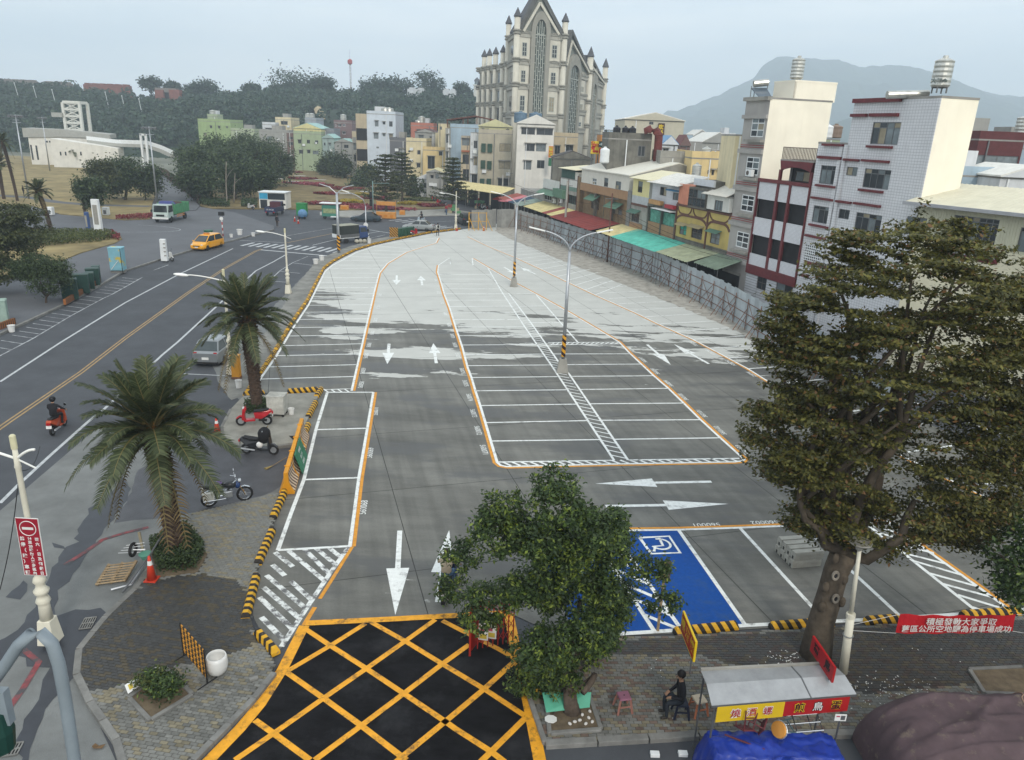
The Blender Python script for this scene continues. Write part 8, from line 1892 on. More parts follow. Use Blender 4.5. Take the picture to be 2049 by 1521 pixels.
 # silver hatchback seen from behind: heads up the road
a=G(417,738,ROAD_Z);road_dir=(G(575,508)-G(440,607)).normalized();road_near=(G(440,607)-G(325,710)).normalized()
hdg=math.atan2(road_near.y,road_near.x)
hc_=G(418,736,ROAD_Z)+road_near*1.9+Vc((.05,0,0))
car('hatchback','silver grey hatchback parked beside the lamp post',hc_,hdg-.12,3.75,1.68,1.52,paint('silver',(.26,.28,.29),.3,.5),.95,(.24,.44,.82,.955),.72,.92,glass=M('car_glass_grey',(.06,.075,.08),.08))
tx=G(408,503,ROAD_Z);tdir=(G(382,500)-G(447,485)).normalized()
txo=car('taxi','bright yellow taxi van driving on the left road',G(416,497,ROAD_Z),math.atan2(tdir.y,tdir.x)+.05,4.6,1.76,1.6,paint('taxi',(.75,.34,.01),.3),.92,(.16,.38,.88,.965),.72,.95,wr=.33)
MB().box(-.15,.15,-.3,.3,1.58,1.75).b('roof_sign',m_amber,txo)
car('sedan','dark blue green sedan turning at the junction',G(733,443,ROAD_Z),math.pi+.04,4.6,1.75,1.42,paint('petrol',(.018,.035,.045),.25),.9,(.3,.45,.72,.88),.68,.88)
car('sedan','silver sedan waiting behind the green bins',G(838,461,ROAD_Z),math.pi-.12,4.5,1.75,1.45,paint('silver2',(.34,.36,.36),.3,.4),.92,(.28,.44,.74,.88),.68,.9)
car('jeep','black off roader behind the yellow frame',G(930,449,ROAD_Z),1.9,3.8,1.7,1.75,paint('black',(.012,.013,.015),.3),1.05,(.25,.35,.93,.97),.9,1.05,wr=.36)
for(u,v,c,lb)in((612,340,(.5,.5,.5),'white car parked at the top of the flower slope'),(644,344,(.05,.06,.09),'dark blue car parked under the roadside tree'),(856,388,(.05,.05,.06),'dark car parked by the white shop house'),(842,384,(.3,.3,.32),'grey car parked behind the walking people')):
 car('parked_car',lb,G(u,v,ROAD_Z),2.3,4.3,1.7,1.45,paint('far'+str(u),c),.92,(.28,.44,.76,.9),.7,.9)
def cabin(t,x0,x1,w,z0,zb,z1,col,wsl=.25,front=1):
 h=w/2;f=front
 MB().loft([[(x0,-h,z0),(x0,h,z0),(x0,h,z1),(x0,-h,z1)],[(x1-.02*f,-h,z0),(x1-.02*f,h,z0),(x1-wsl*f,h*.95,z1),(x1-wsl*f,-h*.95,z1)]]).b('cab',col,t,bevel=.05)
 k=.012*f;P=lambda s,z:(x1-.02*f-(wsl-.02)*f*(z-z0)/(z1-z0)+k,s,z)
 MB().add([P(-h*.86,zb),P(h*.86,zb),P(h*.82,z1-.12),P(-h*.82,z1-.12)],[(0,1,2,3)]).b('windscreen',m_cglass,t)
 for s_ in(-1,1):MB().add([(x0+.12*f,s_*(h+.008),zb),(x1-.35*f,s_*(h+.008),zb),(x1-.5*f,s_*(h*.97+.02),z1-.15),(x0+.12*f,s_*(h*.985+.02),z1-.15)],[(0,1,2,3)]).b('side_window',m_cglass,t)
 for s_ in(-1,1):MB().box(x1-.06,x1+.04,s_*h*.72-.16,s_*h*.72+.16,z0+.28,z0+.48).b('headlight',m_head,t);MB().obox((x1-.3*f,s_*h,zb+.2),(x1-.15*f,s_*(h+.25),zb+.15),.05,.3).b('wing_mirror',m_black,t)
 MB().box(x1-.05,x1+.03,-h*.5,h*.5,z0+.25,z0+.5).b('grille',m_black,t);MB().box(x1-.1,x1+.1,-h,h,z0-.12,z0+.12).b('bumper',m_plate,t,bevel=.03);MB().box(x1+.1,x1+.12,-.2,.2,z0-.08,z0+.08).b('license_plate',m_plate,t)
 # green tipper
tk_=thing('tipper_truck','tipper truck with pale cab and green load bed full of soil','truck',G(343,441,PZ),math.atan2((G(320,445)-G(385,425)).y,(G(320,445)-G(385,425)).x)-.05)
pal=paint('pale_teal',(.42,.5,.46),.4);cabin(tk_,1.6,3.4,2.15,.65,1.45,2.45,pal,.3);gr=M('tipper_green',(.07,.26,.12),.6,.25,2,streak=.3);MB().box(-3.6,1.3,-.35,.35,.7,.95).b('chassis',m_black,tk_)
mb=MB();MB().box(-3.8,1.35,-1.12,1.12,1.,1.1).b('bed_floor',gr,tk_)
for s_ in(-1,1):MB().box(-3.8,1.35,s_*1.12-.04,s_*1.12+.04,1.1,2.35).b('bed_side',gr,tk_)
MB().box(1.3,1.38,-1.1,1.1,1.1,2.6).b('headboard',gr,tk_);MB().box(-3.85,-3.77,-1.1,1.1,1.1,2.35).b('tail_gate',gr,tk_)
for s_ in(-1,1):
 for i in range(8):MB().box(-3.6+i*.65,-3.52+i*.65,s_*1.16-.02,s_*1.16+.02,1.05,2.35).b('rib',gr,tk_)
 for z in(.62,.85):MB().box(-2.,.6,s_*1.1-.02,s_*1.1+.02,z,z+.1).b('side_guard',m_amber,tk_)
 for x in(2.3,-2.4):wheel(tk_,x,s_*.95,.45,.28)
MB().ball((-1.3,0,2.05),1,14,7,sc=(2.3,1.,.5)).b('soil_load',M('load_soil',(.06,.035,.03),.95,.4,3),tk_,smooth=1);MB().box(.4,1.5,-1.1,1.1,2.35,2.75,top=.7).b('rolled_tarp',M('tarp_blue_violet',(.05,.06,.2),.7),tk_,bevel=.08);MB().box(1.42,1.55,-1.05,-.8,.7,1.9).b('blue_tank',MATS['tarp_blue_violet'],tk_)
# blue truck seen from behind at the kiosk
t=thing('blue_truck','small dark blue truck parked nose in at the white kiosk','truck',G(550,430,ROAD_Z),1.55);nb=paint('navy',(.02,.03,.08),.45);cabin(t,.9,2.2,1.7,.5,1.25,2.,nb)
MB().box(-2.1,.85,-.85,.85,.65,.75).b('bed_floor',nb,t)
for s_ in(-1,1):MB().box(-2.1,.85,s_*.85-.03,s_*.85+.03,.75,1.35).b('bed_side',nb,t);wheel(t,1.5,s_*.72,.32);wheel(t,-1.3,s_*.72,.32);MB().box(-2.18,-2.13,s_*.6-.1,s_*.6+.1,.55,.7).b('tail_light',m_tail,t)
MB().box(-2.16,-2.1,-.85,.85,.6,1.35).b('tail_gate',nb,t);lettering('23-39-G8',.3,m_plate,t,Matrix.Translation((-2.165,0,1.))@Matrix(((0,0,-1,0),(-1,0,0,0),(0,1,0,0),(0,0,0,1))),world=0);MB().box(.2,.8,-.8,.8,.8,2.).b('cargo',M('cargo_red',(.08,.02,.03),.7),t)
# canopy truck by the pole
t=thing('canopy_truck','blue light truck with dark canvas canopy beside the striped pole','truck',G(703,484,ROAD_Z),.85);bl_=paint('truckblue',(.02,.05,.16),.4);cabin(t,.7,2.1,1.7,.5,1.25,1.95,bl_)
MB().box(-2.2,.65,-.85,.85,.62,.72).b('bed_floor',m_wframe,t)
for s_ in(-1,1):MB().box(-2.2,.65,s_*.86-.02,s_*.86+.02,.72,1.1).b('bed_side',m_alu,t);wheel(t,1.4,s_*.72,.32);wheel(t,-1.3,s_*.72,.32);MB().box(-2.15,.6,s_*.84-.015,s_*.84+.015,1.1,2.15).b('canvas_side',M('canvas_dark',(.03,.035,.032),.85),t)
MB().box(-2.2,.65,-.88,.88,2.15,2.2).b('canopy_roof',M('canvas_pale',(.3,.3,.24),.8),t,bevel=.02);MB().box(-2.25,-2.2,-.86,.86,.7,1.1).b('tail_gate',m_wframe,t);MB().box(-2.19,-2.16,-.84,.84,1.1,2.15).b('canvas_back',MATS['canvas_dark'],t)
for i,(x,y)in enumerate(((.4,-1.3),(.9,-1.25),(1.4,-1.3))):
 b=Vc(G(703,484,ROAD_Z))+Matrix.Rotation(.42,3,'Z')@Vc((x,y,0));tt=thing('cargo_bag','pale stuffed bag on the ground by the canopy truck, %s from its tail'%('first','second','third')[i],'bag',b);MB().ball((0,0,.25),.3,9,6,sc=(1,.8,.85)).b('sack',M('sack_pale',(.42,.4,.33),.9,.2),tt,smooth=1)
 # two wheelers
def scooter(name,label,p,rz,col,kind='scooter',cover=None,lean=0.,seatc=None,sc=1.,front=1):
 t=thing(name,label,'scooter',p,rz,None,sc);sm=seatc or M('seat_black',(.018,.018,.02),.5)
 for x,nm in((.62,'wheel'),(-.58,'wheel')):
  o=MB().torus((0,0,0),.19,.055,'Y',18,7).b('wheel',m_black,t,(x,0,.245));MB().disc((0,0,0),.15,(0,1,0),.05,12).b('rim',m_steel,o)
 def shell(nm,pts,w0,w1,mat):
  n=len(pts);vs=[(x,-w,z)for(x,z),w in zip(pts,w0)]+[(x,w,z)for(x,z),w in zip(pts,w0)]
  MB().add(vs,[tuple(range(n)),tuple(reversed(range(n,2*n)))]+[(i,i+n,(i+1)%n+n,(i+1)%n)for i in range(n)]).b(nm,mat,t,bevel=.025)
 shell('tail_body',[(-.05,.38),(0.,.68),(-.35,.72),(-.78,.8),(-.84,.7),(-.55,.5),(-.35,.36)],[.13,.15,.17,.11,.11,.16,.14],None,col)
 shell('floorboard',[(-.06,.26),(.42,.24),(.52,.36),(.4,.33),(-.04,.36)],[.15,.16,.15,.15,.15],None,col);shell('front_shield',[(.4,.3),(.56,.34),(.5,.86),(.38,.98),(.3,.92),(.42,.62)],[.17,.19,.17,.1,.1,.17],None,col)
 shell('front_fender',[(.42,.4),(.5,.53),(.66,.54),(.84,.4),(.8,.36),(.64,.47),(.5,.44)],[.07]*7,None,col);shell('seat',[(.02,.7),(0.,.78),(-.35,.8),(-.66,.86),(-.7,.8),(-.35,.73)],[.12,.12,.15,.12,.11,.14],None,sm)
 MB().tube([(.36,0,.93),(.3,-.15,1.),(.26,-.33,1.)],.018,6).b('handlebar',m_black,t);MB().tube([(.36,0,.93),(.3,.15,1.),(.26,.33,1.)],.018,6).b('handlebar',m_black,t)
 MB().tube([(.6,0.,.26),(.44,0,.72),(.36,0,.95)],.03,7).b('fork',m_steel,t);MB().ball((.46,0,.9),.09,9,6,sc=(.7,1.2,.8)).b('headlight',m_head,t)
 for s_ in(-1,1):MB().tube([(.3,s_*.18,1.),(.3,s_*.28,1.17)],.008,5).b('mirror_stem',m_black,t);MB().disc((.3,s_*.3,1.21),.06,(1,0,0),.02,10).b('mirror',m_chrome,t)
 MB().box(-.88,-.82,-.09,.09,.6,.7).b('tail_light',m_tail,t);MB().add([(-.86,-.12,.44),(-.86,.12,.44),(-.83,.12,.58),(-.83,-.12,.58)],[(0,1,2,3)]).b('license_plate',m_plate,t);MB().tube([(-.15,-.16,.26),(-.75,-.2,.34)],[.035,.05],8).b('exhaust',m_steel,t);MB().tube([(-.2,0,.3),(-.58,0,.25)],.08,8).b('engine',m_black,t)
 if cover:cover(t)
 return t
red=paint('red',(.4,.012,.02),.3);blk=paint('scooterblack',(.02,.022,.026),.35);wht=paint('scooterwhite',(.5,.5,.48),.35)
d_=G(485,850)-G(545,848)
scooter('scooter','red and black scooter parked beside the palm island',G(510,851,.12),math.atan2(d_.y,d_.x),red)
def jacket(t):
 mb=MB().ball((.25,0,.98),.34,12,8,sc=(.8,1.,.95));rn=random.Random(3)
 for v in mb.v:v.x+=rn.uniform(-.03,.03);v.z+=rn.uniform(-.03,.03)-(.1 if v.z<.9 else 0)
 mb.b('draped_jacket',M('jacket_black',(.012,.012,.014),.9),t,smooth=1);MB().ball((.1,-.22,.55),.15,9,6,sc=(1,.6,1)).b('plastic_bag',m_plate,t,smooth=1)
d_=G(558,908)-G(490,905);scooter('scooter','black scooter with a dark jacket draped over its handlebar',G(520,909,RZ),math.atan2(d_.y,d_.x),blk,cover=jacket)
d_=G(350,522)-G(322,518);scooter('scooter','small white scooter parked at the kerb beside the concrete post',G(336,522,RZ),math.atan2(d_.y,d_.x),wht)
# motorcycle with panniers
d_=G(500,990)-G(412,1005);mc=thing('motorcycle','old black motorcycle with blue tank and white pannier','motorcycle',G(455,1008,RZ),math.atan2(d_.y,d_.x))
for x in(.66,-.62):
 o=MB().torus((0,0,0),.27,.045,'Y',22,7).b('wheel',m_black,mc,(x,0,.315));MB().torus((0,0,0),.235,.018,'Y',22,5).b('rim',m_chrome,o);mb=MB()
 for i in range(10):a=i*math.pi/5;mb.tube([(0,0,0),(.235*math.cos(a),0,.235*math.sin(a))],.004,4)
 sk=mb.b('spokes',m_chrome,o);MB().disc((0,0,0),.06,(0,1,0),.1,10).b('hub',m_steel,o)
blue_t=paint('tankblue',(.012,.045,.16),.25);MB().ball((.18,0,.78),.2,12,8,sc=(1.35,.75,.75)).b('tank',blk,mc,smooth=1);MB().ball((.42,0,.74),.13,10,7,sc=(.9,1.2,1.1)).b('tank_cover',blue_t,mc,smooth=1)
MB().loft([[(x,-w,z),(x,w,z),(x,w*.8,z+.09),(x,-w*.8,z+.09)]for x,w,z in((-.02,.1,.74),(-.25,.13,.7),(-.55,.13,.74),(-.82,.09,.8))]).b('seat',m_black,mc,bevel=.03);MB().box(-.12,.22,-.13,.13,.28,.58).b('engine',m_steel,mc,bevel=.05)
for s_ in(-1,1):MB().tube([(.66,s_*.08,.315),(.42,s_*.07,.86)],.025,7).b('fork',m_chrome,mc);MB().tube([(.4,s_*.02,.93),(.36,s_*.2,1.02),(.22,s_*.36,1.)],.015,6).b('handlebar',m_chrome,mc);MB().tube([(.36,s_*.2,1.02),(.34,s_*.28,1.2)],.008,5).b('mirror_stem',m_chrome,mc);MB().disc((.34,s_*.29,1.24),.07,(1,0,0),.02,12).b('mirror',m_chrome,mc);MB().tube([(-.05,s_*.14,.3),(-.85,s_*.17,.33)],[.03,.05],8).b('exhaust',m_chrome,mc)
for s_ in(-1,1):MB().box(-.86,-.46,s_*.24-.08,s_*.24+.08,.4,.7).b('pannier',M('pannier_white',(.52,.51,.46),.6,.1),mc,bevel=.02)
MB().disc((.5,0,.9),.09,(1,0,0),.1,14).b('headlight',m_chrome,mc)
for x0,x1 in((.5,.85),(-.8,-.45)):MB().tube([(x0,0,.6),((x0+x1)/2,0,.66),(x1,0,.58)],.06,7,squash=.3).b('fender',m_chrome,mc)
MB().tube([(.4,0,.8),(0.,0,.55),(-.5,0,.6)],.03,6).b('frame',m_black,mc);MB().tube([(.1,.1,.3),(.05,.32,.02)],.015,5).b('stand',m_steel,mc)
hm=thing('helmet','purple and white helmet resting on the motorcycle seat','helmet',mc.location+Matrix.Rotation(mc.rotation_euler.z,3,'Z')@Vc((-.22,0,.8)));MB().ball((0,0,.1),.13,12,8).b('shell',M('helmet_purple',(.14,.09,.22),.3),hm,smooth=1);MB().box(.05,.14,-.08,.08,.06,.14).b('visor',m_cglass,hm,bevel=.02)
# people: one continuous skinned body each
PM={'skin':M('skin',(.33,.19,.12),.6,.05)}
def person(label,loc,rz,J,cols,hair=(.012,.01,.01),helmet=None,long_hair=0,bag=None,sc=1.):
 t=thing('person',label,'person',loc,rz,None,sc);V,E,Rr,K=[],[],[],[]
 def v(p,r,k):V.append(Vc(p));Rr.append(r);K.append(k);return len(V)-1
 pel=v(J['pelvis'],.135,'pants');wa=v(Vc(J['pelvis']).lerp(Vc(J['chest']),.45),.125,'top');ch=v(J['chest'],.15,'top');nk=v(J['neck'],.058,'skin');E+=[(pel,wa),(wa,ch),(ch,nk)]
 hd=Vc(J['head']);n1=v(Vc(J['neck']).lerp(hd,.45),.062,'skin');h1=v(hd+Vc((.015,0,-.02)),.085,'skin');h2=v(hd+Vc((0,0,.07)),.082,'skin');E+=[(nk,n1),(n1,h1),(h1,h2)]
 for s_,nm in((1,'l'),(-1,'r')):
  sh=v(J[nm+'sho'],.07,'top');el=v(J[nm+'elb'],.05,'top');wr_=v(J[nm+'wri'],.036,'top');E+=[(ch,sh),(sh,el),(el,wr_)]
  d=(Vc(J[nm+'wri'])-Vc(J[nm+'elb'])).normalized();side=d.cross(Vc((0,0,1)));side=side.normalized()if side.length>.1 else Vc((1,0,0));pn=d.cross(side)
  pm=v(Vc(J[nm+'wri'])+d*.06,.034,'skin');E.append((wr_,pm))
  for i,(o,l)in enumerate(((-.028,.062),(-.01,.075),(.009,.07),(.027,.055))):
   a=v(Vc(J[nm+'wri'])+d*.09+side*o,.011,'skin');b=v(Vc(J[nm+'wri'])+d*(.09+l*.6)+side*o*1.1+pn*.012,.009,'skin');c=v(Vc(J[nm+'wri'])+d*(.09+l*.85)+side*o*1.1+pn*.035,.008,'skin');E+=[(pm,a),(a,b),(b,c)]
  a=v(Vc(J[nm+'wri'])+d*.04+side*.045,.011,'skin');b=v(Vc(J[nm+'wri'])+d*.075+side*.06+pn*.02,.009,'skin');E+=[(pm,a),(a,b)]
  hp_=v(J[nm+'hip'],.098,'pants');kn=v(J[nm+'kne'],.066,'pants');an=v(J[nm+'ank'],.046,'pants');fo_=Vc(J[nm+'toe']);hl_=v(Vc(J[nm+'ank'])+Vc((-.03,0,-.04)),.042,'shoe');to=v(fo_,.04,'shoe');E+=[(pel,hp_),(hp_,kn),(kn,an),(an,hl_),(hl_,to)]
 me=bpy.data.meshes.new('body');me.from_pydata([tuple(p)for p in V],E,[]);o=bpy.data.objects.new('body',me)
 sk=o.modifiers.new('skin','SKIN');sk.use_smooth_shade=1
 for i,s in enumerate(me.skin_vertices[0].data):s.radius=(Rr[i],Rr[i]);s.use_root=(i==0)
 ss=o.modifiers.new('sub','SUBSURF');ss.levels=1;ss.render_levels=1
 m2=to_mesh(o)
 order=['skin','top','pants','shoe'];m2.materials.clear()
 for k in order:m2.materials.append(PM['skin']if k=='skin' else cols[k])
 segs=[(V[a],V[b],K[b]if not(K[a]=='top' and K[b]=='skin')else('skin' if b in(n1,h1)else 'top')if b==nk else K[b])for a,b in E]
 for p in m2.polygons:
  c=p.center;best,bk2=1e9,'top'
  for a,b,k in segs:
   ab=b-a;tt=max(0,min(1,(c-a).dot(ab)/max(1e-9,ab.length_squared)));dd_=(a+ab*tt-c).length
   if dd_<best:best,bk2=dd_,k
  p.material_index=order.index(bk2);p.use_smooth=1
 body=link('body',m2,t)
 hm_=M('hair_%s'%('dark' if not long_hair else 'brown'),hair,.6)
 if helmet:MB().ball(hd+Vc((-.01,0,.05)),.145,12,8,sc=(1.08,.95,1)).b('helmet',helmet,t,smooth=1);MB().ball(hd+Vc((.08,0,0.)),.1,10,6,sc=(.8,1,.7)).b('visor',m_cglass,t,smooth=1)
 else:
  mb=MB().ball(hd+Vc((-.03,0,.045)),.112,12,8,sc=(1.,.95,1.))
  if long_hair:mb.ball(hd+Vc((-.07,0,-.06)),.09,10,7,sc=(.7,.9,1.6))
  mb.b('hair',hm_,t,smooth=1)
  for s_ in(-1,1):MB().ball(hd+Vc((.085,s_*.032,0.)),.011,6,4).b('eye',m_black,t);MB().ball(hd+Vc((0,s_*.088,-.01)),.022,7,5,sc=(.8,.4,1.2)).b('ear',PM['skin'],t,smooth=1)
  MB().ball(hd+Vc((.1,0,-.02)),.016,6,4,sc=(1,.8,1.4)).b('nose',PM['skin'],t,smooth=1);MB().box(.083,.095,-.022,.022,-.068,-.058).xf(Matrix.Translation(hd)).b('mouth',M('lips',(.22,.08,.07),.6),t)
 if bag:bag(t)
 return t
cl=lambda n,c:M('cloth_'+n,c,.9,.15,12)
def sit(fx=.42,hz_=.46,lean=.08,arm=.28):
 J=dict(pelvis=(0,0,hz_+.1),chest=(lean*.6,0,hz_+.48),neck=(lean+.02,0,hz_+.66),head=(lean+.06,0,hz_+.8))
 for s_,nm in((1,'l'),(-1,'r')):J.update({nm+'sho':(lean*.7,s_*.19,hz_+.56),nm+'elb':(.06,s_*.26,hz_+.3),nm+'wri':(arm,s_*.12,hz_+.22),nm+'hip':(.05,s_*.1,hz_+.08),nm+'kne':(fx,s_*.13,hz_+.07),nm+'ank':(fx-.02,s_*.12,.09),nm+'toe':(fx+.13,s_*.13,.045)})
 return J
def stand(step=.12,arm=0.):
 J=dict(pelvis=(0,0,.95),chest=(.01,0,1.3),neck=(.01,0,1.47),head=(.03,0,1.6))
 for s_,nm in((1,'l'),(-1,'r')):J.update({nm+'sho':(0.,s_*.19,1.38),nm+'elb':(-.03+s_*arm,s_*.25,1.1),nm+'wri':(.06+s_*arm*2,s_*.25,.86),nm+'hip':(0,s_*.1,.9),nm+'kne':(s_*step*.6+.03,s_*.1,.5),nm+'ank':(s_*step,s_*.1,.09),nm+'toe':(s_*step+.14,s_*.11,.045)})
 return J
def ride(hz_=.8):
 J=dict(pelvis=(-.28,0,hz_+.1),chest=(-.2,0,hz_+.46),neck=(-.16,0,hz_+.63),head=(-.12,0,hz_+.77))
 for s_,nm in((1,'l'),(-1,'r')):J.update({nm+'sho':(-.2,s_*.19,hz_+.54),nm+'elb':(-.02,s_*.3,hz_+.34),nm+'wri':(.18,s_*.32,hz_+.22),nm+'hip':(-.2,s_*.1,hz_+.08),nm+'kne':(.18,s_*.17,hz_+.02),nm+'ank':(.14,s_*.14,.4),nm+'toe':(.28,s_*.14,.345)})
 return J
person('seated man in dark jacket and dark trousers facing away on a small stool',G(1360,1432,PW),math.pi+.05,sit(.4,.44,.06,.3),dict(top=cl('black',(.016,.016,.02)),pants=cl('navy',(.022,.027,.036)),shoe=cl('shoe',(.04,.035,.03))))
def stool(label,p,top,leg,rz=0,h=.44):
 t=thing('plastic_stool',label,'stool',p,rz);MB().box(-.16,.16,-.16,.16,h-.05,h,top=.94).b('seat',top,t,bevel=.02)
 for x in(-1,1):
  for y in(-1,1):MB().obox((x*.19,y*.19,0),(x*.13,y*.13,h-.05),.045,.045).b('leg',leg,t)
 for y in(-1,1):MB().obox((-.16,y*.16,.2),(.16,y*.16,.2),.03,.03).b('stretcher',leg,t)
 MB().disc((0,0,h+.001),.02,(0,0,1),.004,8).b('vent_hole',m_black,t)
 return t
stool('dark stool under the seated man',G(1361,1430,PW),M('stool_navy',(.015,.02,.04),.6),MATS['stool_navy'],0,.4);stool('small stool with pink seat standing alone on the pavement',G(1246,1419,PW),M('stool_pink',(.24,.1,.15),.6),M('stool_leg_pink',(.3,.14,.11),.6),.2);stool('cream stool with orange legs next to the seated man',G(1396,1425,PW),M('stool_cream',(.55,.46,.34),.6),M('stool_leg_orange',(.4,.14,.07),.6),.3)
# woman riding into the lot
wd_=(G(899,1060)-G(880,1190)).normalized();wr0=G(896,1188);rzw=math.atan2(wd_.y,wd_.x)-.15
scooter('scooter','dark blue scooter ridden by a woman behind the ficus',wr0,rzw,paint('scooterblue',(.015,.022,.09),.3))
person('woman in beige jacket riding the blue scooter into the lot',wr0,rzw,ride(),dict(top=cl('beige',(.4,.34,.25)),pants=cl('jeans',(.07,.13,.22)),shoe=cl('shoe2',(.3,.3,.3))),hair=(.035,.015,.012),long_hair=1)
rd0=G(118,862,RZ);rzr=math.atan2(road_near.y,road_near.x)
scooter('scooter','orange red scooter ridden up the left road',rd0,rzr,paint('scooterorange',(.42,.06,.015),.3));person('rider in black with black helmet on the orange red scooter',rd0,rzr,ride(),dict(top=cl('black2',(.014,.014,.017)),pants=cl('black3',(.018,.018,.02)),shoe=cl('shoe3',(.02,.02,.02))),helmet=M('helmet_black',(.01,.01,.012),.25))
r3=G(842,446,RZ);scooter('scooter','pale blue scooter crossing the far zebra stripes',r3,-2.2,paint('scooterpale',(.35,.42,.48),.35));person('dark clothed rider on the pale blue scooter at the far crossing',r3,-2.2,ride(),dict(top=cl('char',(.02,.02,.025)),pants=cl('black3',(.018,.018,.02)),shoe=cl('shoe3',(.02,.02,.02))),helmet=MATS['helmet_black'])
def pack(t):MB().ball((-.16,0,1.28),.16,10,7,sc=(.6,.9,1.3)).b('backpack',m_black,t,smooth=1)
person('pedestrian in white top with dark backpack at the lot edge',G(876,472),2.,stand(),dict(top=cl('white',(.55,.55,.5)),pants=cl('black3',(.018,.018,.02)),shoe=cl('shoe3',(.02,.02,.02))),bag=pack)
person('dark dressed person standing by the plaza railing',G(555,455,PZ),1.2,stand(.02),dict(top=cl('char',(.02,.02,.025)),pants=cl('brownp',(.05,.04,.035)),shoe=cl('shoe2',(.3,.3,.3))));person('person in dark blue bending on the slope path',G(814,392,.15),.2,stand(.2,.1),dict(top=cl('bluec',(.02,.04,.09)),pants=cl('navy',(.022,.027,.036)),shoe=cl('shoe3',(.02,.02,.02))));person('person in pale shirt walking on the slope path',G(795,390,.15),1.5,stand(),dict(top=cl('palec',(.5,.45,.42)),pants=cl('navy',(.022,.027,.036)),shoe=cl('shoe3',(.02,.02,.02))));person('person in red standing beside the far pavement bin',G(893,430,.1),1.,stand(.05),dict(top=cl('redc',(.3,.03,.04)),pants=cl('jeans',(.07,.13,.22)),shoe=cl('shoe3',(.02,.02,.02))));person('person in black standing under the left flood mast',G(48,392,LZ),1.,stand(.05),dict(top=cl('black2',(.014,.014,.017)),pants=cl('black3',(.018,.018,.02)),shoe=cl('shoe3',(.02,.02,.02))))
scooter('scooter','tiny red scooter parked by the green bins',G(829,472,0),1.2,red)
for i,(u,v,c,lb)in enumerate(((862,398,blk,'black scooter first in the line along the slope'),(868,402,red,'red scooter second in the line along the slope'),(872,405,blk,'black scooter third in the line along the slope'),(878,409,red,'red scooter parked in front of the layered tree'),(886,413,blk,'black scooter beside the red one at the layered tree'),(960,418,blk,'black scooter before the green produce crates'),(967,419,wht,'white scooter among the market goods'),(738,377,blk,'dark scooter parked by the slope hedge'),(502,419,wht,'white scooter parked left of the kiosk'))):scooter('scooter',lb,G(u,v,.02),2.2+.2*(i%3),c)
# foreground stall and clutter
YF,ZR=13.45,2.2
def RP(u,v,z):return G(u,v,z)
r_bl,r_br,r_fr,r_fl=RP(1402,1341,2.32),RP(1665,1328,2.32),RP(1714,1389,2.1),RP(1424,1412,2.1)
sb_=Vc(((r_fl.x+r_fr.x)/2,(r_fl.y+r_bl.y)/2,0));stall=thing('food_stall','street food stall with sheet metal roof and yellow and red sign boards','food stall',sb_);m_zinc=M('zinc_roof',(.34,.35,.36),.42,.14,2.5,metal=.35)
m1,m2=r_bl.lerp(r_fl,.5)+Vc((0,0,.1)),r_br.lerp(r_fr,.5)+Vc((0,0,.1))
def plate(q,th,nm,mat,parent):
 q=[Vc(p)for p in q];MB().add(q+[p-Vc((0,0,th))for p in q],[(0,1,2,3),(7,6,5,4),(0,4,5,1),(1,5,6,2),(2,6,7,3),(3,7,4,0)]).b(nm,mat,parent,world=1)
sp_t=.68
for a,b in((0,sp_t-.002),(sp_t+.002,1)):
 plate([m1.lerp(m2,a),m1.lerp(m2,b),r_bl.lerp(r_br,b),r_bl.lerp(r_br,a)],.02,'roof_sheet',m_zinc,stall);plate([r_fl.lerp(r_fr,a),r_fl.lerp(r_fr,b),m1.lerp(m2,b),m1.lerp(m2,a)],.02,'roof_sheet',m_zinc,stall)
seg_tube('seam',[r_bl.lerp(r_br,sp_t),m1.lerp(m2,sp_t)+Vc((0,0,.01)),r_fl.lerp(r_fr,sp_t)],.018,m_alu,stall);MB().obox(r_bl+Vc((0,0,.02)),r_br+Vc((0,0,.02)),.06,.06).b('roof_edge',m_concl,stall,world=1);MB().obox(r_fl-Vc((0,0,.03)),r_fr-Vc((0,0,.03)),.03,.05).b('roof_edge',m_alu,stall,world=1)
for p in(r_bl.lerp(r_br,.03),r_bl.lerp(r_br,.97),r_fl.lerp(r_fr,.03)+Vc((0,.06,0)),r_fl.lerp(r_fr,.93)+Vc((0,.06,0))):seg_tube('post',[(p.x,p.y,0),(p.x,p.y,2.1)],.022,m_alu,stall)
def hang(a,b,h,mat,txts,name,drop=.04):
 A,B=Vc(a)-Vc((0,.02,drop)),Vc(b)-Vc((0,.02,drop));o=MB().add([A,B,B-Vc((0,0,h)),A-Vc((0,0,h))]+[p+Vc((0,.02,0))for p in(A,B,B-Vc((0,0,h)),A-Vc((0,0,h)))],[(0,3,2,1),(4,5,6,7),(0,1,5,4),(1,2,6,5),(2,3,7,6),(3,0,4,7)]).b(name,mat,stall,world=1)
 for s,f,size,m_,mo in txts:
  c=A.lerp(B,f)-Vc((0,.012,h*.52));
  if mo:lettering(s,size,mo,stall,frame_matrix(c+Vc((0,.004,0)),B-A,(0,0,1)),depth=.001,bold=.014)
  lettering(s,size,m_,stall,frame_matrix(c,B-A,(0,0,1)),depth=.002)
sgY,sgR=M('stall_yellow',(.62,.42,.015),.45,.08),M('stall_red',(.34,.012,.014),.45,.08);rmg=M('letter_crimson',(.38,.02,.06),.5)
fa=r_fl.lerp(r_fr,.04);fbm=r_fl.lerp(r_fr,.5);fe_=r_fl.lerp(r_fr,.955)
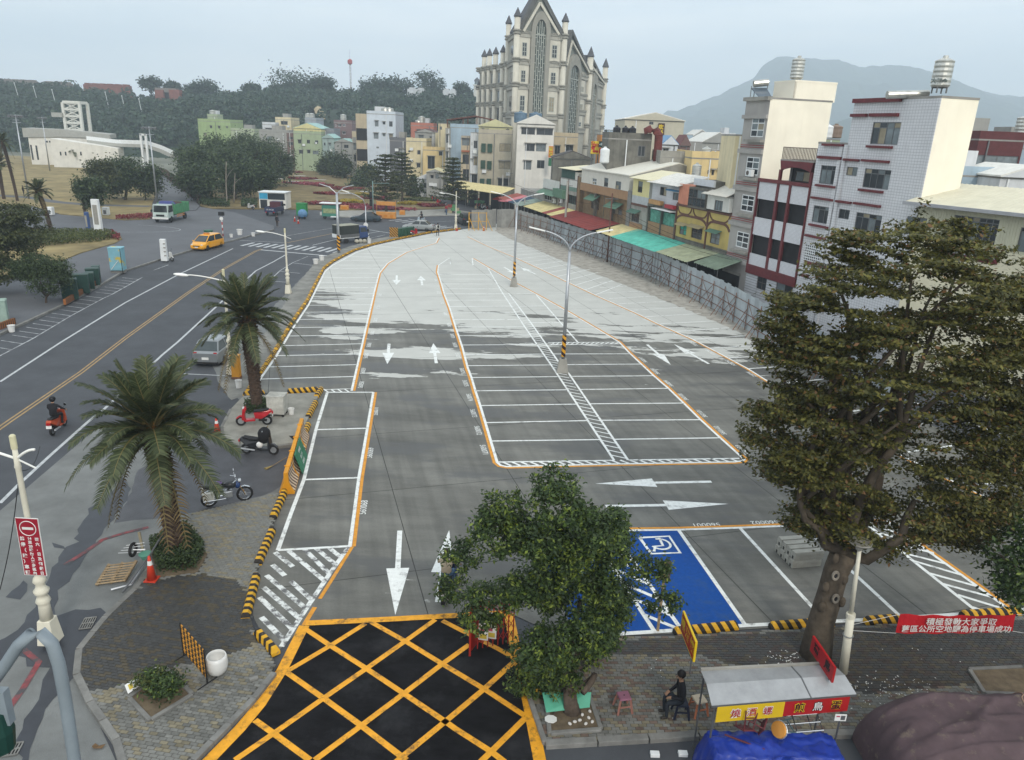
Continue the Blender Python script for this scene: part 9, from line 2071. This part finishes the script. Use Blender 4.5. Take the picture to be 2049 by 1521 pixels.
hang(fa,fbm,.42,sgY,(('燒',.28,.24,rmg,m_plate),('酒',.52,.24,rmg,m_plate),('螺',.76,.24,rmg,m_plate)),'sign_board');hang(fbm,fe_,.4,sgR,(('煎',.24,.26,m_black,sgY),('鳥',.52,.26,m_plate,m_black),('蛋',.8,.26,m_black,sgY)),'sign_board',.045)
# counter under the blue tarpaulin
m_tarp=M('tarp_blue',(.012,.035,.26),.38,.22,3);tp=thing('blue_tarpaulin','crumpled blue tarpaulin draped over the stall counter','tarpaulin',Vc((sb_.x-.1,r_fl.y-.2,0)))
x0,x1,y0,y1=r_fl.x-.1,r_fl.lerp(r_fr,.92).x,r_fl.y-.62,r_fl.y+.55;nx,ny=60,34;from_noise=__import__('mathutils').noise
vs,fs=[],[]
for j in range(ny+1):
 for i in range(nx+1):
  a,b=i/nx,j/ny;x,y=x0+(x1-x0)*a,y0+(y1-y0)*b;e=min(a,1-a)*(x1-x0);f=min(b,1-b)*(y1-y0);ed=min(e,f)
  z=1.18*min(1,(ed/.22))**.6 if ed>0 else 0;z=max(.05,z);n_=from_noise.fractal(Vc((x*2.2,y*2.2,1.)),.8,2,5);w=from_noise.noise(Vc((x*4,y*4,z*3)))
  side=1 if ed<.22 else 0
  vs.append((x+(.07*w if side else 0),y+(.07*w*side),z+(.06*n_)-.06*(1-abs(from_noise.noise(Vc((x*2.6+y,y*2.6,2)))))**6-(.1*abs(from_noise.noise(Vc((x*3,y*1.2,4))))if not side else 0)))
for j in range(ny):
 for i in range(nx):fs.append((j*(nx+1)+i,j*(nx+1)+i+1,(j+1)*(nx+1)+i+1,(j+1)*(nx+1)+i))
MB().add(vs,fs).b('sheet',m_tarp,tp,world=1,smooth=1)
ctr=thing('stall_counter','counter box hidden under the blue tarpaulin of the stall','counter',Vc((sb_.x,r_fl.y,0)));MB().box(x0+.25,x1-.25,y0+.25,y1-.25,.02,.8).b('box',m_wood,ctr,world=1)
def tilt_stool(label,p,rot,seatm,legm,round_=0,h=.42):
 t=thing('upturned_stool',label,'stool',p);t.rotation_euler=rot
 if round_:MB().lathe([(.17,0),(.19,.02),(.18,.06),(.02,.07)],18).b('seat',seatm,t,bevel=0);MB().torus((0,0,0.),.19,.018,'Z',18,5).b('rim',m_steel,t)
 else:MB().box(-.17,.17,-.17,.17,0,.04).b('seat',seatm,t,bevel=.02)
 for x in(-1,1):
  for y in(-1,1):MB().tube([(x*.13,y*.13,0),(x*.17,y*.17,-h)],.016,6).b('leg',legm,t)
 MB().obox((-.15,-.15,-.25),(.15,-.15,-.25),.02,.02).b('stretcher',legm,t);MB().obox((-.15,.15,-.25),(.15,.15,-.25),.02,.02).b('stretcher',legm,t)
mar=M('chair_maroon',(.1,.02,.025),.5)
tilt_stool('round stool with orange seat lying on the blue tarpaulin',RP(1560,1460,1.33),(R(65),R(20),R(-70)),M('seat_orange',(.55,.25,.05),.5),M('leg_teal',(.05,.09,.1),.4),True);tilt_stool('maroon stool lying upside down on the blue tarpaulin',RP(1490,1455,1.45),(R(160),R(15),R(20)),mar,mar);tilt_stool('maroon stool tipped sideways beside its twin on the tarpaulin',RP(1525,1452,1.4),(R(110),R(-20),R(60)),mar,mar)
ft=thing('folded_table','folded steel table frame lying on the blue tarpaulin','table',RP(1610,1455,1.05));c=Vc(RP(1605,1452,1.28))
for i in range(3):seg_tube('rail',[c+Vc((-.5,-.25+i*.22,.03*i)),c+Vc((.42,-.17+i*.22,.06+.03*i))],.018,m_chrome,ft)
for x in(-.2,.15,.4):seg_tube('cross_bar',[c+Vc((x,-.22,.03)),c+Vc((x+.03,.22,.1))],.012,m_chrome,ft)
seg_tube('stool_rail',[RP(1450,1470,1.25),RP(1530,1500,1.15)],.02,mar,ft)
nt2=thing('notice_card','small white card hanging at the right end of the stall sign','notice',RP(1682,1436,1.7));q=Vc(RP(1682,1436,1.68));MB().box(-.13,.13,-.006,.006,-.09,.09).b('card',m_plate,nt2);MB().box(-.1,-.02,-.01,-.0065,.02,.05).b('print',rmg,nt2);MB().box(0.,.1,-.01,-.0065,-.06,.06).b('print',m_alu,nt2)
# two sign boards on edge at the stall corners
def edge_sign(label,near,far,h,frame_m,face_m,txt,z):
 a,b=Vc(G(*near,z)),Vc(G(*far,z));t=thing('edge_sign',label,'sign',Vc((a.x,a.y,z-h)));d=(b-a).normalized();n=Vc((-d.y,d.x,0))
 MB().obox(a-Vc((0,0,h/2)),b-Vc((0,0,h/2)),.05,h).b('board',frame_m,t,world=1)
 for s_ in(-1,1):MB().obox(a+d*.04+n*s_*.027-Vc((0,0,h/2)),b-d*.04+n*s_*.027-Vc((0,0,h/2)),.004,h-.08).b('face',face_m,t,world=1)
 for i,ch in enumerate(txt):
  for s_ in(-1,1):
   rt=d if s_>0 else-d;c=a.lerp(b,(i+.5)/len(txt))if n.dot(Vc((0,-1,0)))*s_>-9 else a;nn=n*s_;rt=Vc((0,0,1)).cross(nn);lettering(ch,min(.34,h*.7),sgY if face_m is sgR else m_black,t,frame_matrix(c+nn*.031-Vc((0,0,h/2)),rt,(0,0,1)),depth=.001,bold=.008)
 p0=a.lerp(b,.15);seg_tube('post',[(p0.x,p0.y,2.1),(p0.x,p0.y,z-h)],.018,m_alu,t)
edge_sign('yellow framed red sign on edge above the seated man',(1394,1285),(1368,1222),.55,sgY,sgR,'燒酒螺',3.1);edge_sign('red sign on edge between big tree and lamp post',(1672,1336),(1628,1272),.42,sgR,M('sign_red2',(.32,.015,.02),.5),'鳥蛋',2.75)
# covered heap
hp0=Vc((12.,13.7,0));heap=thing('covered_heap','big heap under a faded maroon tarpaulin with rope','covered heap',hp0);nx,ny=80,40;vs,fs=[],[]
for j in range(ny+1):
 for i in range(nx+1):
  a,b=i/nx*2-1,j/ny*2-1;x,y=3.2*a,1.25*b;k=max(0,1-abs(a)**7)**.5*max(0,1-abs(b)**6)**.5;n_=from_noise.fractal(Vc((x*.7,y*.9,7)),1.2,2,4)*.6;fold=(1-abs(from_noise.noise(Vc((x*.42+y*.5,y*1.9-x*.25,3)))))**9*2.-.5*(1-abs(from_noise.noise(Vc((x*2.2,y*.5,9)))))**8
  vs.append((x+.08*n_,y+.12*n_,max(0,(1.72+.2*math.sin(a*1.5+.4))*k+.07*n_*k+.06*fold*k+(.06 if k>.05 else 0.))))
for j in range(ny):
 for i in range(nx):fs.append((j*(nx+1)+i,j*(nx+1)+i+1,(j+1)*(nx+1)+i+1,(j+1)*(nx+1)+i))
m_mtarp=M('tarp_maroon',(.088,.06,.066),.85,.25,1.5);worn(m_mtarp,(.16,.13,.1),.56,.72,3.5);MB().add(vs,fs).b('sheet',m_mtarp,heap,smooth=1)
mb=MB();pts=[vs[j*(nx+1)+38+j//6]for j in range(2,ny-1)];mb.tube([Vc(p)+Vc((0,0,.02))for p in pts],.012,5).b('rope',M('rope_tan',(.3,.2,.14),.9),heap)
# litter and stones
rn=random.Random(12)
for i,(u,v)in enumerate(((1165,1432),(1180,1425),(1178,1438),(1160,1443),(1150,1446),(1185,1446),(1172,1450),(1140,1450))):
 p=G(u,v,PW+.03);o=MB().ball((0,0,.03),.05,7,5,sc=(1.1,.8,.7)).b('white_stone',M('stone_white',(.55,.53,.5),.8,.15),None,p,rn.uniform(0,3));o['label']='white pebble lying in the ficus planter';o['category']='stone';o['group']='white pebbles in the ficus planter'
gp_=thing('green_plastic_sheet','mint green plastic sheet leaning behind the ficus trunk','sheet',G(1130,1420,PW));plate([G(1093,1425,.25),G(1180,1415,.2),G(1183,1385,.4),G(1085,1385,.42)],.012,'sheet',M('mint',(.1,.38,.26),.45,.12),gp_)
wt=thing('white_tray','white foam tray lying in the ficus planter','tray',G(1102,1440,PW+.05));MB().prism([(.16*math.cos(a*math.pi/4+.39),.13*math.sin(a*math.pi/4+.39))for a in range(8)],0,.03).b('tray',m_plate,wt)
bst=thing('dead_branch','dry stick propped against the ficus trunk','branch',G(1105,1435,PW));mb=MB();limb(mb,G(1105,1435,PW+.03),AT(1138,1385,15.7),.022,.03,.05,5,3);[v.__isub__(bst.location)for v in mb.v];mb.b('stick',m_bark,bst)
for u,v,lb in((1310,1512,'pale block on the road edge, left of a pair'),(1366,1511,'pale block on the road edge, right of a pair')):t=thing('pale_block',lb,'block',G(u,v,ROAD_Z));MB().box(-.11,.11,-.07,.07,0,.09).b('block',m_wframe,t,bevel=.01)
rsn=np.random.RandomState(8);C=[]
for i in range(240):
 if i%2:p=G(rsn.normal(1765,55),rsn.normal(1385,22),PW)
 else:p=G(rsn.normal(1580,20)if i%4 else rsn.uniform(1300,2000),rsn.normal(1318,10)if i%4 else rsn.uniform(1290,1440),PW)
 C.append((p.x,p.y,PW+.008))
lt_=link('litter',leaves_mesh('litter',M('paper_scraps',(.6,.6,.58),.8),np.array(C),rsn.normal(size=(240,3))*.15+np.array([0,0,1]),.055,.5,rsn),None);lt_['kind']='stuff';lt_['label']='white paper scraps and glass bits scattered on the pavement';lt_['category']='litter'
# banner
by=17.9;bn=thing('red_banner','red fabric banner with white Chinese text strung beside the lamp post','banner',AT(1915,1250,by));A,B,Cc,D=AT(1801,1229,by),AT(2034,1230,by+.1),AT(2026,1263,by+.1),AT(1793,1267,by);nx=24;vs,fs=[],[]
for j in range(5):
 for i in range(nx+1):p=A.lerp(B,i/nx).lerp(D.lerp(Cc,i/nx),j/4);vs.append(p+Vc((0,.03*math.sin(i*1.1+j*.5),-.04*math.sin(math.pi*i/nx))))
for j in range(4):
 for i in range(nx):k=j*(nx+1)+i;fs.append((k,k+nx+1,k+nx+2,k+1))
MB().add(vs,fs).b('cloth',M('banner_red',(.46,.012,.02),.6,.1),bn,world=1)
L1=A.lerp(B,.53).lerp(D.lerp(Cc,.53),.34);L2=A.lerp(B,.5).lerp(D.lerp(Cc,.5),.74);wB=(B-A).length
lettering('積極發動大家爭取',wB*.076,m_plate,bn,frame_matrix(L1+Vc((0,-.06,-.02)),B-A,A-D),depth=.002,bold=.002);lettering('舊區公所空地闢為停車場成功',wB*.073,m_plate,bn,frame_matrix(L2+Vc((0,-.06,-.02)),B-A,A-D),depth=.002,bold=.002)
for a,b in((AT(1706,1262,rl_.y),D),(AT(1706,1250,rl_.y),A),(B,AT(2100,1232,by)),(Cc,AT(2100,1275,by))):seg_tube('cord',[a,b],.006,m_plate,bn)
# stacked wheel stops
stk=G(1596,1118);rzs=facing(G(1560,1110),G(1640,1104));m_cb=M('cast_concrete',(.33,.325,.29),.85,.15,4)
for lay,n in((0,4),(1,4)):
 for i in range(n):
  off_=Matrix.Rotation(rzs,3,'Z')@Vc((.06*lay-0.,-.42+i*.3+.02*lay,0));t=thing('wheel_stop','plain cast concrete wheel stop in the %s layer of the stack, %s from the camera'%(('lower','upper')[lay],('first','second','third','fourth')[i]),'wheel stop',stk+off_+Vc((0,0,.29*lay)),rzs,'stacked concrete wheel stops')
  MB().loft([[(x,-.14,0),(x,.14,0),(x,.14,.2),(x,.115,.285),(x,-.115,.285),(x,-.14,.2)]for x in(-.55,.55)]).b('beam',m_cb,t,bevel=.012);MB().box(-.556,-.5505,-.04,.04,.01,.12).b('notch',m_black,t)
  # red gate
gt0,gt1=G(945,1300,0.),G(1026,1285,0.);gate=thing('folding_gate','red steel scissor gate folded beside the entrance','gate',gt0);m_gr=M('gate_red',(.34,.025,.02),.5,.15)
gdv=gt1-gt0
for i in range(9):p=gt0+gdv*(i/8);seg_tube('upright',[p,p+Vc((0,0,1.55))],.02,m_gr,gate)
for i in range(8):
 p,q=gt0+gdv*(i/8),gt0+gdv*((i+1)/8)
 for z in(.15,.5,.85,1.2):seg_tube('lattice_bar',[p+Vc((0,0,z)),q+Vc((0,0,z+.3))],.009,m_gr,gate);seg_tube('lattice_bar',[p+Vc((0,0,z+.3)),q+Vc((0,0,z))],.009,m_gr,gate)
pa_=G(940,1312,0);pb_=G(962,1285,0);plate([pa_+Vc((0,0,1.5)),pb_+Vc((0,0,1.5)),pb_+Vc((0,0,.1)),pa_+Vc((0,0,.1))],0.,'side_panel',m_gr,gate)
for p in(pa_,pb_):MB().obox(p,p+Vc((0,0,1.6)),.06,.06).b('post',m_gr,gate,world=1)
for i,(u,lb)in enumerate(((972,'white notice poster on the red gate, left one'),(988,'white notice poster on the red gate, right one'))):
 pp=gt0+gdv*(.26+.2*i)+Vc((0,-.05,.75));t=thing('poster',lb,'poster',pp);MB().box(-.14,.14,-.006,.006,-.45,.42).b('sheet',m_plate,t,rz=-.15);MB().box(-.1,.1,-.012,-.0065,-.4,-.25).b('yellow_print',MATS['print_yellow'],t,rz=-.15);MB().box(-.09,.03,-.012,-.0065,-.2,-.08).b('pink_print',M('print_pink',(.5,.1,.16),.6),t,rz=-.15)
 for k in range(4):MB().box(-.08,.08,-.012,-.0065,.05+k*.08,.08+k*.08).b('text_line',m_alu,t,rz=-.15)
bd=thing('board_post','brown notice board seen from behind on a post beside the ficus','notice board',G(1316,1262,0));hb=HZ(bd.location,1160);MB().obox((0,0,0),(0,0,hb+.6),.07,.07).b('post',m_wood,bd);MB().box(-.17,.17,-.03,.03,hb,hb+.62).b('board',M('board_brown',(.1,.085,.07),.7,.2),bd);MB().box(-.02,.02,-.045,-.03,hb,hb+.62).b('batten',m_wood,bd)
# far junction clutter
ks=thing('kiosk','white kiosk with blue panel and dark window strip','kiosk',G(546,418,.1));kw_=(G(575,418)-G(520,418)).length;khh=HZ(G(546,418),386)
MB().box(-kw_/2,kw_/2,0,3.,0,khh).b('walls',c_white2,ks,bevel=.03);MB().box(-kw_/2+.1,-kw_/2+kw_*.33,-.06,0,khh*.6,khh-.1).b('blue_panel',M('kiosk_blue',(.04,.3,.48),.5),ks);MB().box(-kw_/2+kw_*.34,kw_/2-.1,-.05,0,khh*.58,khh-.1).b('window',m_cglass,ks);MB().box(-kw_/2+.2,-kw_/2+kw_*.3,-.04,0,0,khh*.55).b('door',m_glass,ks);MB().box(-kw_/2-.1,kw_/2+.1,-.12,3.1,khh,khh+.12).b('roof',m_wframe,ks)
ck_=thing('green_food_cart','green and teal food cart with white canopy','food cart',G(662,438,0.));MB().box(-1.2,1.2,-.6,.6,.4,2.1).b('body',M('cart_green',(.05,.2,.15),.6,.2),ck_,bevel=.03);MB().box(-1.5,1.6,-.9,.9,2.35,2.45).b('canopy',m_wframe,ck_);MB().box(-1.,1.,-.63,-.6,.9,1.6).b('picture_panel',M('cart_picture',(.25,.3,.16),.6,.4,2),ck_)
for x in(-.8,.8):wheel(ck_,x,-.5,.28,.12);MB().obox((x,.5,2.),(x,.5,2.4),.05,.05).b('post',m_alu,ck_);MB().obox((x,-.5,2.),(x,-.5,2.4),.05,.05).b('post',m_alu,ck_)
MB().box(.2,1.3,-.95,-.65,.35,.5).b('shelf',m_wframe,ck_)
gc_=thing('waste_container','green waste container behind a blue tarpaulin bundle','container',G(605,432,0));MB().box(-.75,.75,-.6,.6,.1,1.9).b('bin',M('container_green',(.02,.22,.06),.55),gc_,bevel=.04);MB().box(-.8,.8,-.65,.65,1.9,2.).b('lid',MATS['container_green'],gc_)
bb4=thing('blue_bundle','blue wrapped cart in front of the green waste container','cart',G(606,438,0));MB().ball((0,0,.75),.75,12,8,sc=(1,.8,.95)).b('wrap',M('wrap_blue',(.1,.22,.38),.6,.3,2),bb4,smooth=1);wheel(bb4,-.4,-.5,.2,.1);wheel(bb4,.4,-.5,.2,.1)
ob2=thing('orange_box_barrier','orange barrier boxes with sign frame under the layered tree','barrier',G(773,437,.05));m_ob=M('barrier_box_orange',(.55,.25,.06),.6,.15);MB().box(-1.55,1.55,-.4,.4,0,1.).b('box',m_ob,ob2,bevel=.06);MB().box(-1.5,1.5,-.08,.08,2.,2.6).b('sign',m_ob,ob2,bevel=.03)
for x in(-1.5,1.5):MB().obox((x,0,0),(x,0,2.8),.06,.06).b('post',m_ob,ob2)
for x in(-.9,0,.9):MB().box(x-.25,x+.25,-.415,-.4,.2,.6).b('recess',m_amber,ob2)
for u,v,w,lb in((690,420,1.4,'orange barrier box right of the green food cart'),(805,430,.9,'small orange crate on the far pavement')):t=thing('orange_crate',lb,'crate',G(u,v,.1));MB().box(-w/2,w/2,-.3,.3,0,.75).b('box',m_ob,t,bevel=.05);MB().box(-w*.3,w*.3,-.31,-.3,.2,.5).b('panel',m_amber,t)
m_gb=M('bin_dark_green',(.025,.085,.05),.6,.2);s5=stripes('end_stripes',(.5,.25,.03),(.03,.025,.02),.35,1.)
b0,b1=G(792,475),G(826,470)
for i in range(5):
 p=b0.lerp(b1,(i+.5)/5.);t=thing('wheelie_bin','dark green wheelie bin, %s in the row from the striped end'%('first','second','third','fourth','fifth')[i],'bin',p,facing(b0,b1),'green bins at the lot edge');MB().box(-.27,.27,-.3,.3,.06,1.05,top=1.12).b('body',m_gb,t,bevel=.03);MB().box(-.33,.33,-.36,.36,1.05,1.12).b('lid',m_gb,t,bevel=.02);wheel(t,-.2,.3,.1,.05)
t=thing('striped_panel','black and orange striped end panel beside the green bins','barrier',G(788,476),0);MB().box(-.55,.55,-.05,.05,.1,1.35).b('panel',s5,t);MB().box(-.6,.6,-.1,.1,0,.12).b('foot',m_concl,t)
for u,v,lb in((925,407,'stall stack of goods under the yellow canopy'),(955,412,'market crates with produce, left heap'),(963,418,'market crates with produce, right heap'),(905,427,'wrapped goods heap on the far pavement')):
 t=thing('market_goods',lb,'goods',G(u,v,0));rn=random.Random(u)
 for i in range(9):c=rn.choice([(.1,.25,.12),(.35,.3,.2),(.3,.05,.05),(.05,.05,.06),(.4,.38,.34)]);x,y,z=rn.uniform(-1.3,1.3),rn.uniform(-.5,.5),rn.choice([0,.5,1.]);MB().box(x-.4,x+.4,y-.3,y+.3,z,z+.5).b('crate',M('goods_%d%d%d'%tuple(int(k*20)for k in c),c,.7),t,rz=rn.uniform(-.1,.1),bevel=.03)
cn=thing('shop_canopy','pale yellow canopy over the shops of the corner block','canopy',G(975,415));a,b=AT(912,372,149),AT(1000,398,132);f_=Facade((AT(915,378,150).x,150),(AT(1030,395,136).x,136));awning(f_,'sheet',M('canopy_yellow',(.58,.5,.26),.7,.15),cn,0,f_.L,4.4,3.4,3.2,None,.03,.05)
for i in range(6):p=f_.P(f_.L*i/5,0,3.);seg_tube('post',[(p.x,p.y,0),(p.x,p.y,3.4)],.05,m_alu,cn)
for i in range(5):f_.part('opening',m_dark,cn,f_.L*i/5+.3,f_.L*(i+1)/5-.2,0,3.,.02,.1)
for c,u,v,lb in(((.35,.02,.03),1000,416,'red market umbrella at the lot corner'),((.4,.12,.14),1012,420,'pink market umbrella at the lot corner')):
 t=thing('market_umbrella',lb,'umbrella',G(u,v+8));MB().lathe([(1.5,2.2),(.05,2.9)],10).b('canopy',M('umb%d'%u,c,.7),t);MB().tube([(0,0,0),(0,0,2.9)],.03,6).b('pole',m_alu,t)
 # white visitor building with lift tower and footbridge
VB=212;vb_=thing('visitor_building','white visitor building with sloping walkway roof','building',AT(130,330,VB));fV=Facade((AT(60,300,VB).x,VB),(AT(185,300,VB).x,VB+6))
hv0=AT(58,275,VB).z;hv1=AT(185,285,VB).z
poly_plate(fV,[(0,0),(fV.L,0),(fV.L,hv1+1),(fV.L*.45,hv0+.4),(0,hv0)],-10,0,c_white2,'wall',vb_);poly_plate(fV,[(-1,hv0),(fV.L*.45,hv0+.4),(fV.L+2,hv1+1),(fV.L+2,hv1+2.1),(fV.L*.45,hv0+2.3),(-1,hv0+2.4)],-10.5,.4,M('walkway_grey',(.36,.36,.33),.8,.1),'parapet',vb_)
for i in range(4):r=fV.rect(zr('a',(360+i*32,727,384+i*32,742)));fV.part('window',m_glass,vb_,*r,0,.06)
for i in range(2):r=fV.rect(zr('a',(240+i*42,760+i*5,272+i*42,880)));fV.part('bay_door',m_glass,vb_,r[0],r[1],max(.1,r[2]),r[3],0,.06)
fV2=Facade((AT(105,310,205).x,205),(AT(222,310,205).x,209));poly_plate(fV2,[(0,0),(fV2.L,0),(fV2.L,5.5),(0,7.5)],-6,0,c_white2,'annex',vb_)
for x in(478,518,640):r=fV2.rect(zr('a',(x,815,x+16,845)));fV2.part('window',m_glass,vb_,*r,0,.06)
lt2=thing('lift_tower','white steel lift tower with crossed braces','tower',AT(145,290,222));tx0,tx1=AT(125,205,222),AT(159,206,222);bx0,bx1=AT(134,272,222),AT(166,272,222);m_tw=M('tower_white',(.62,.62,.57),.6,.08)
for a,b in((tx0,bx0),(tx1,bx1)):
 for dy in(0,4):MB().obox((b.x,222+dy,0),(a.x+(b.x-a.x)*.2,222+dy,a.z),.7,.7).b('column',m_tw,lt2,world=1)
for i in range(6):
 f0,f1=i/5.,(i+1)/5.;z0=bx0.z+(tx0.z-bx0.z)*f0;xa,xb=bx0.x+(tx0.x-bx0.x)*f0*.8,bx1.x+(tx1.x-bx1.x)*f0*.8;MB().obox((xa,222,z0),(xb,222,z0),.5,.5).b('beam',m_tw,lt2,world=1)
 if i<5:z1_=bx0.z+(tx0.z-bx0.z)*f1;MB().obox((xa,222.1,z0),(xb,222.1,z1_),.25,.25).b('brace',m_tw,lt2,world=1);MB().obox((xa,222.3,z1_),(xb,222.3,z0),.25,.25).b('brace',m_tw,lt2,world=1)
MB().box(tx0.x,tx1.x,222,226,tx0.z-.3,tx0.z+.5).b('cap',m_tw,lt2,world=1);MB().box(bx0.x-3,bx0.x,221,226,bx0.z+5,bx0.z+6.2).b('landing',MATS['walkway_grey'],lt2,world=1)
fbd=thing('footbridge','pale footbridge ramp descending from the visitor building','bridge',AT(270,310,215));pts=[AT(180,283,214),AT(240,290,214),AT(300,292,212),AT(330,302,210),AT(352,312,208)]
for a,b in zip(pts,pts[1:]):MB().obox(a,b,3.,.9).b('deck',MATS['walkway_grey'],fbd,world=1);MB().obox(a+Vc((0,-1.5,.9)),b+Vc((0,-1.5,.9)),.08,1.).b('parapet',m_wframe,fbd,world=1)
for u,v in((235,296),(290,298)):p=AT(u,v,213);MB().obox((p.x,p.y,0),p,.6,.6).b('pier',m_wframe,fbd,world=1)
for u in(281,291):p=AT(u,268,209);MB().obox((p.x,209,0),p,.5,.5).b('portal_post',m_wframe,fbd,world=1)
MB().obox(AT(280,269,209),AT(292,270,209),.5,.5).b('portal_beam',m_wframe,fbd,world=1)
bpy.data.scenes.remove(WORK)
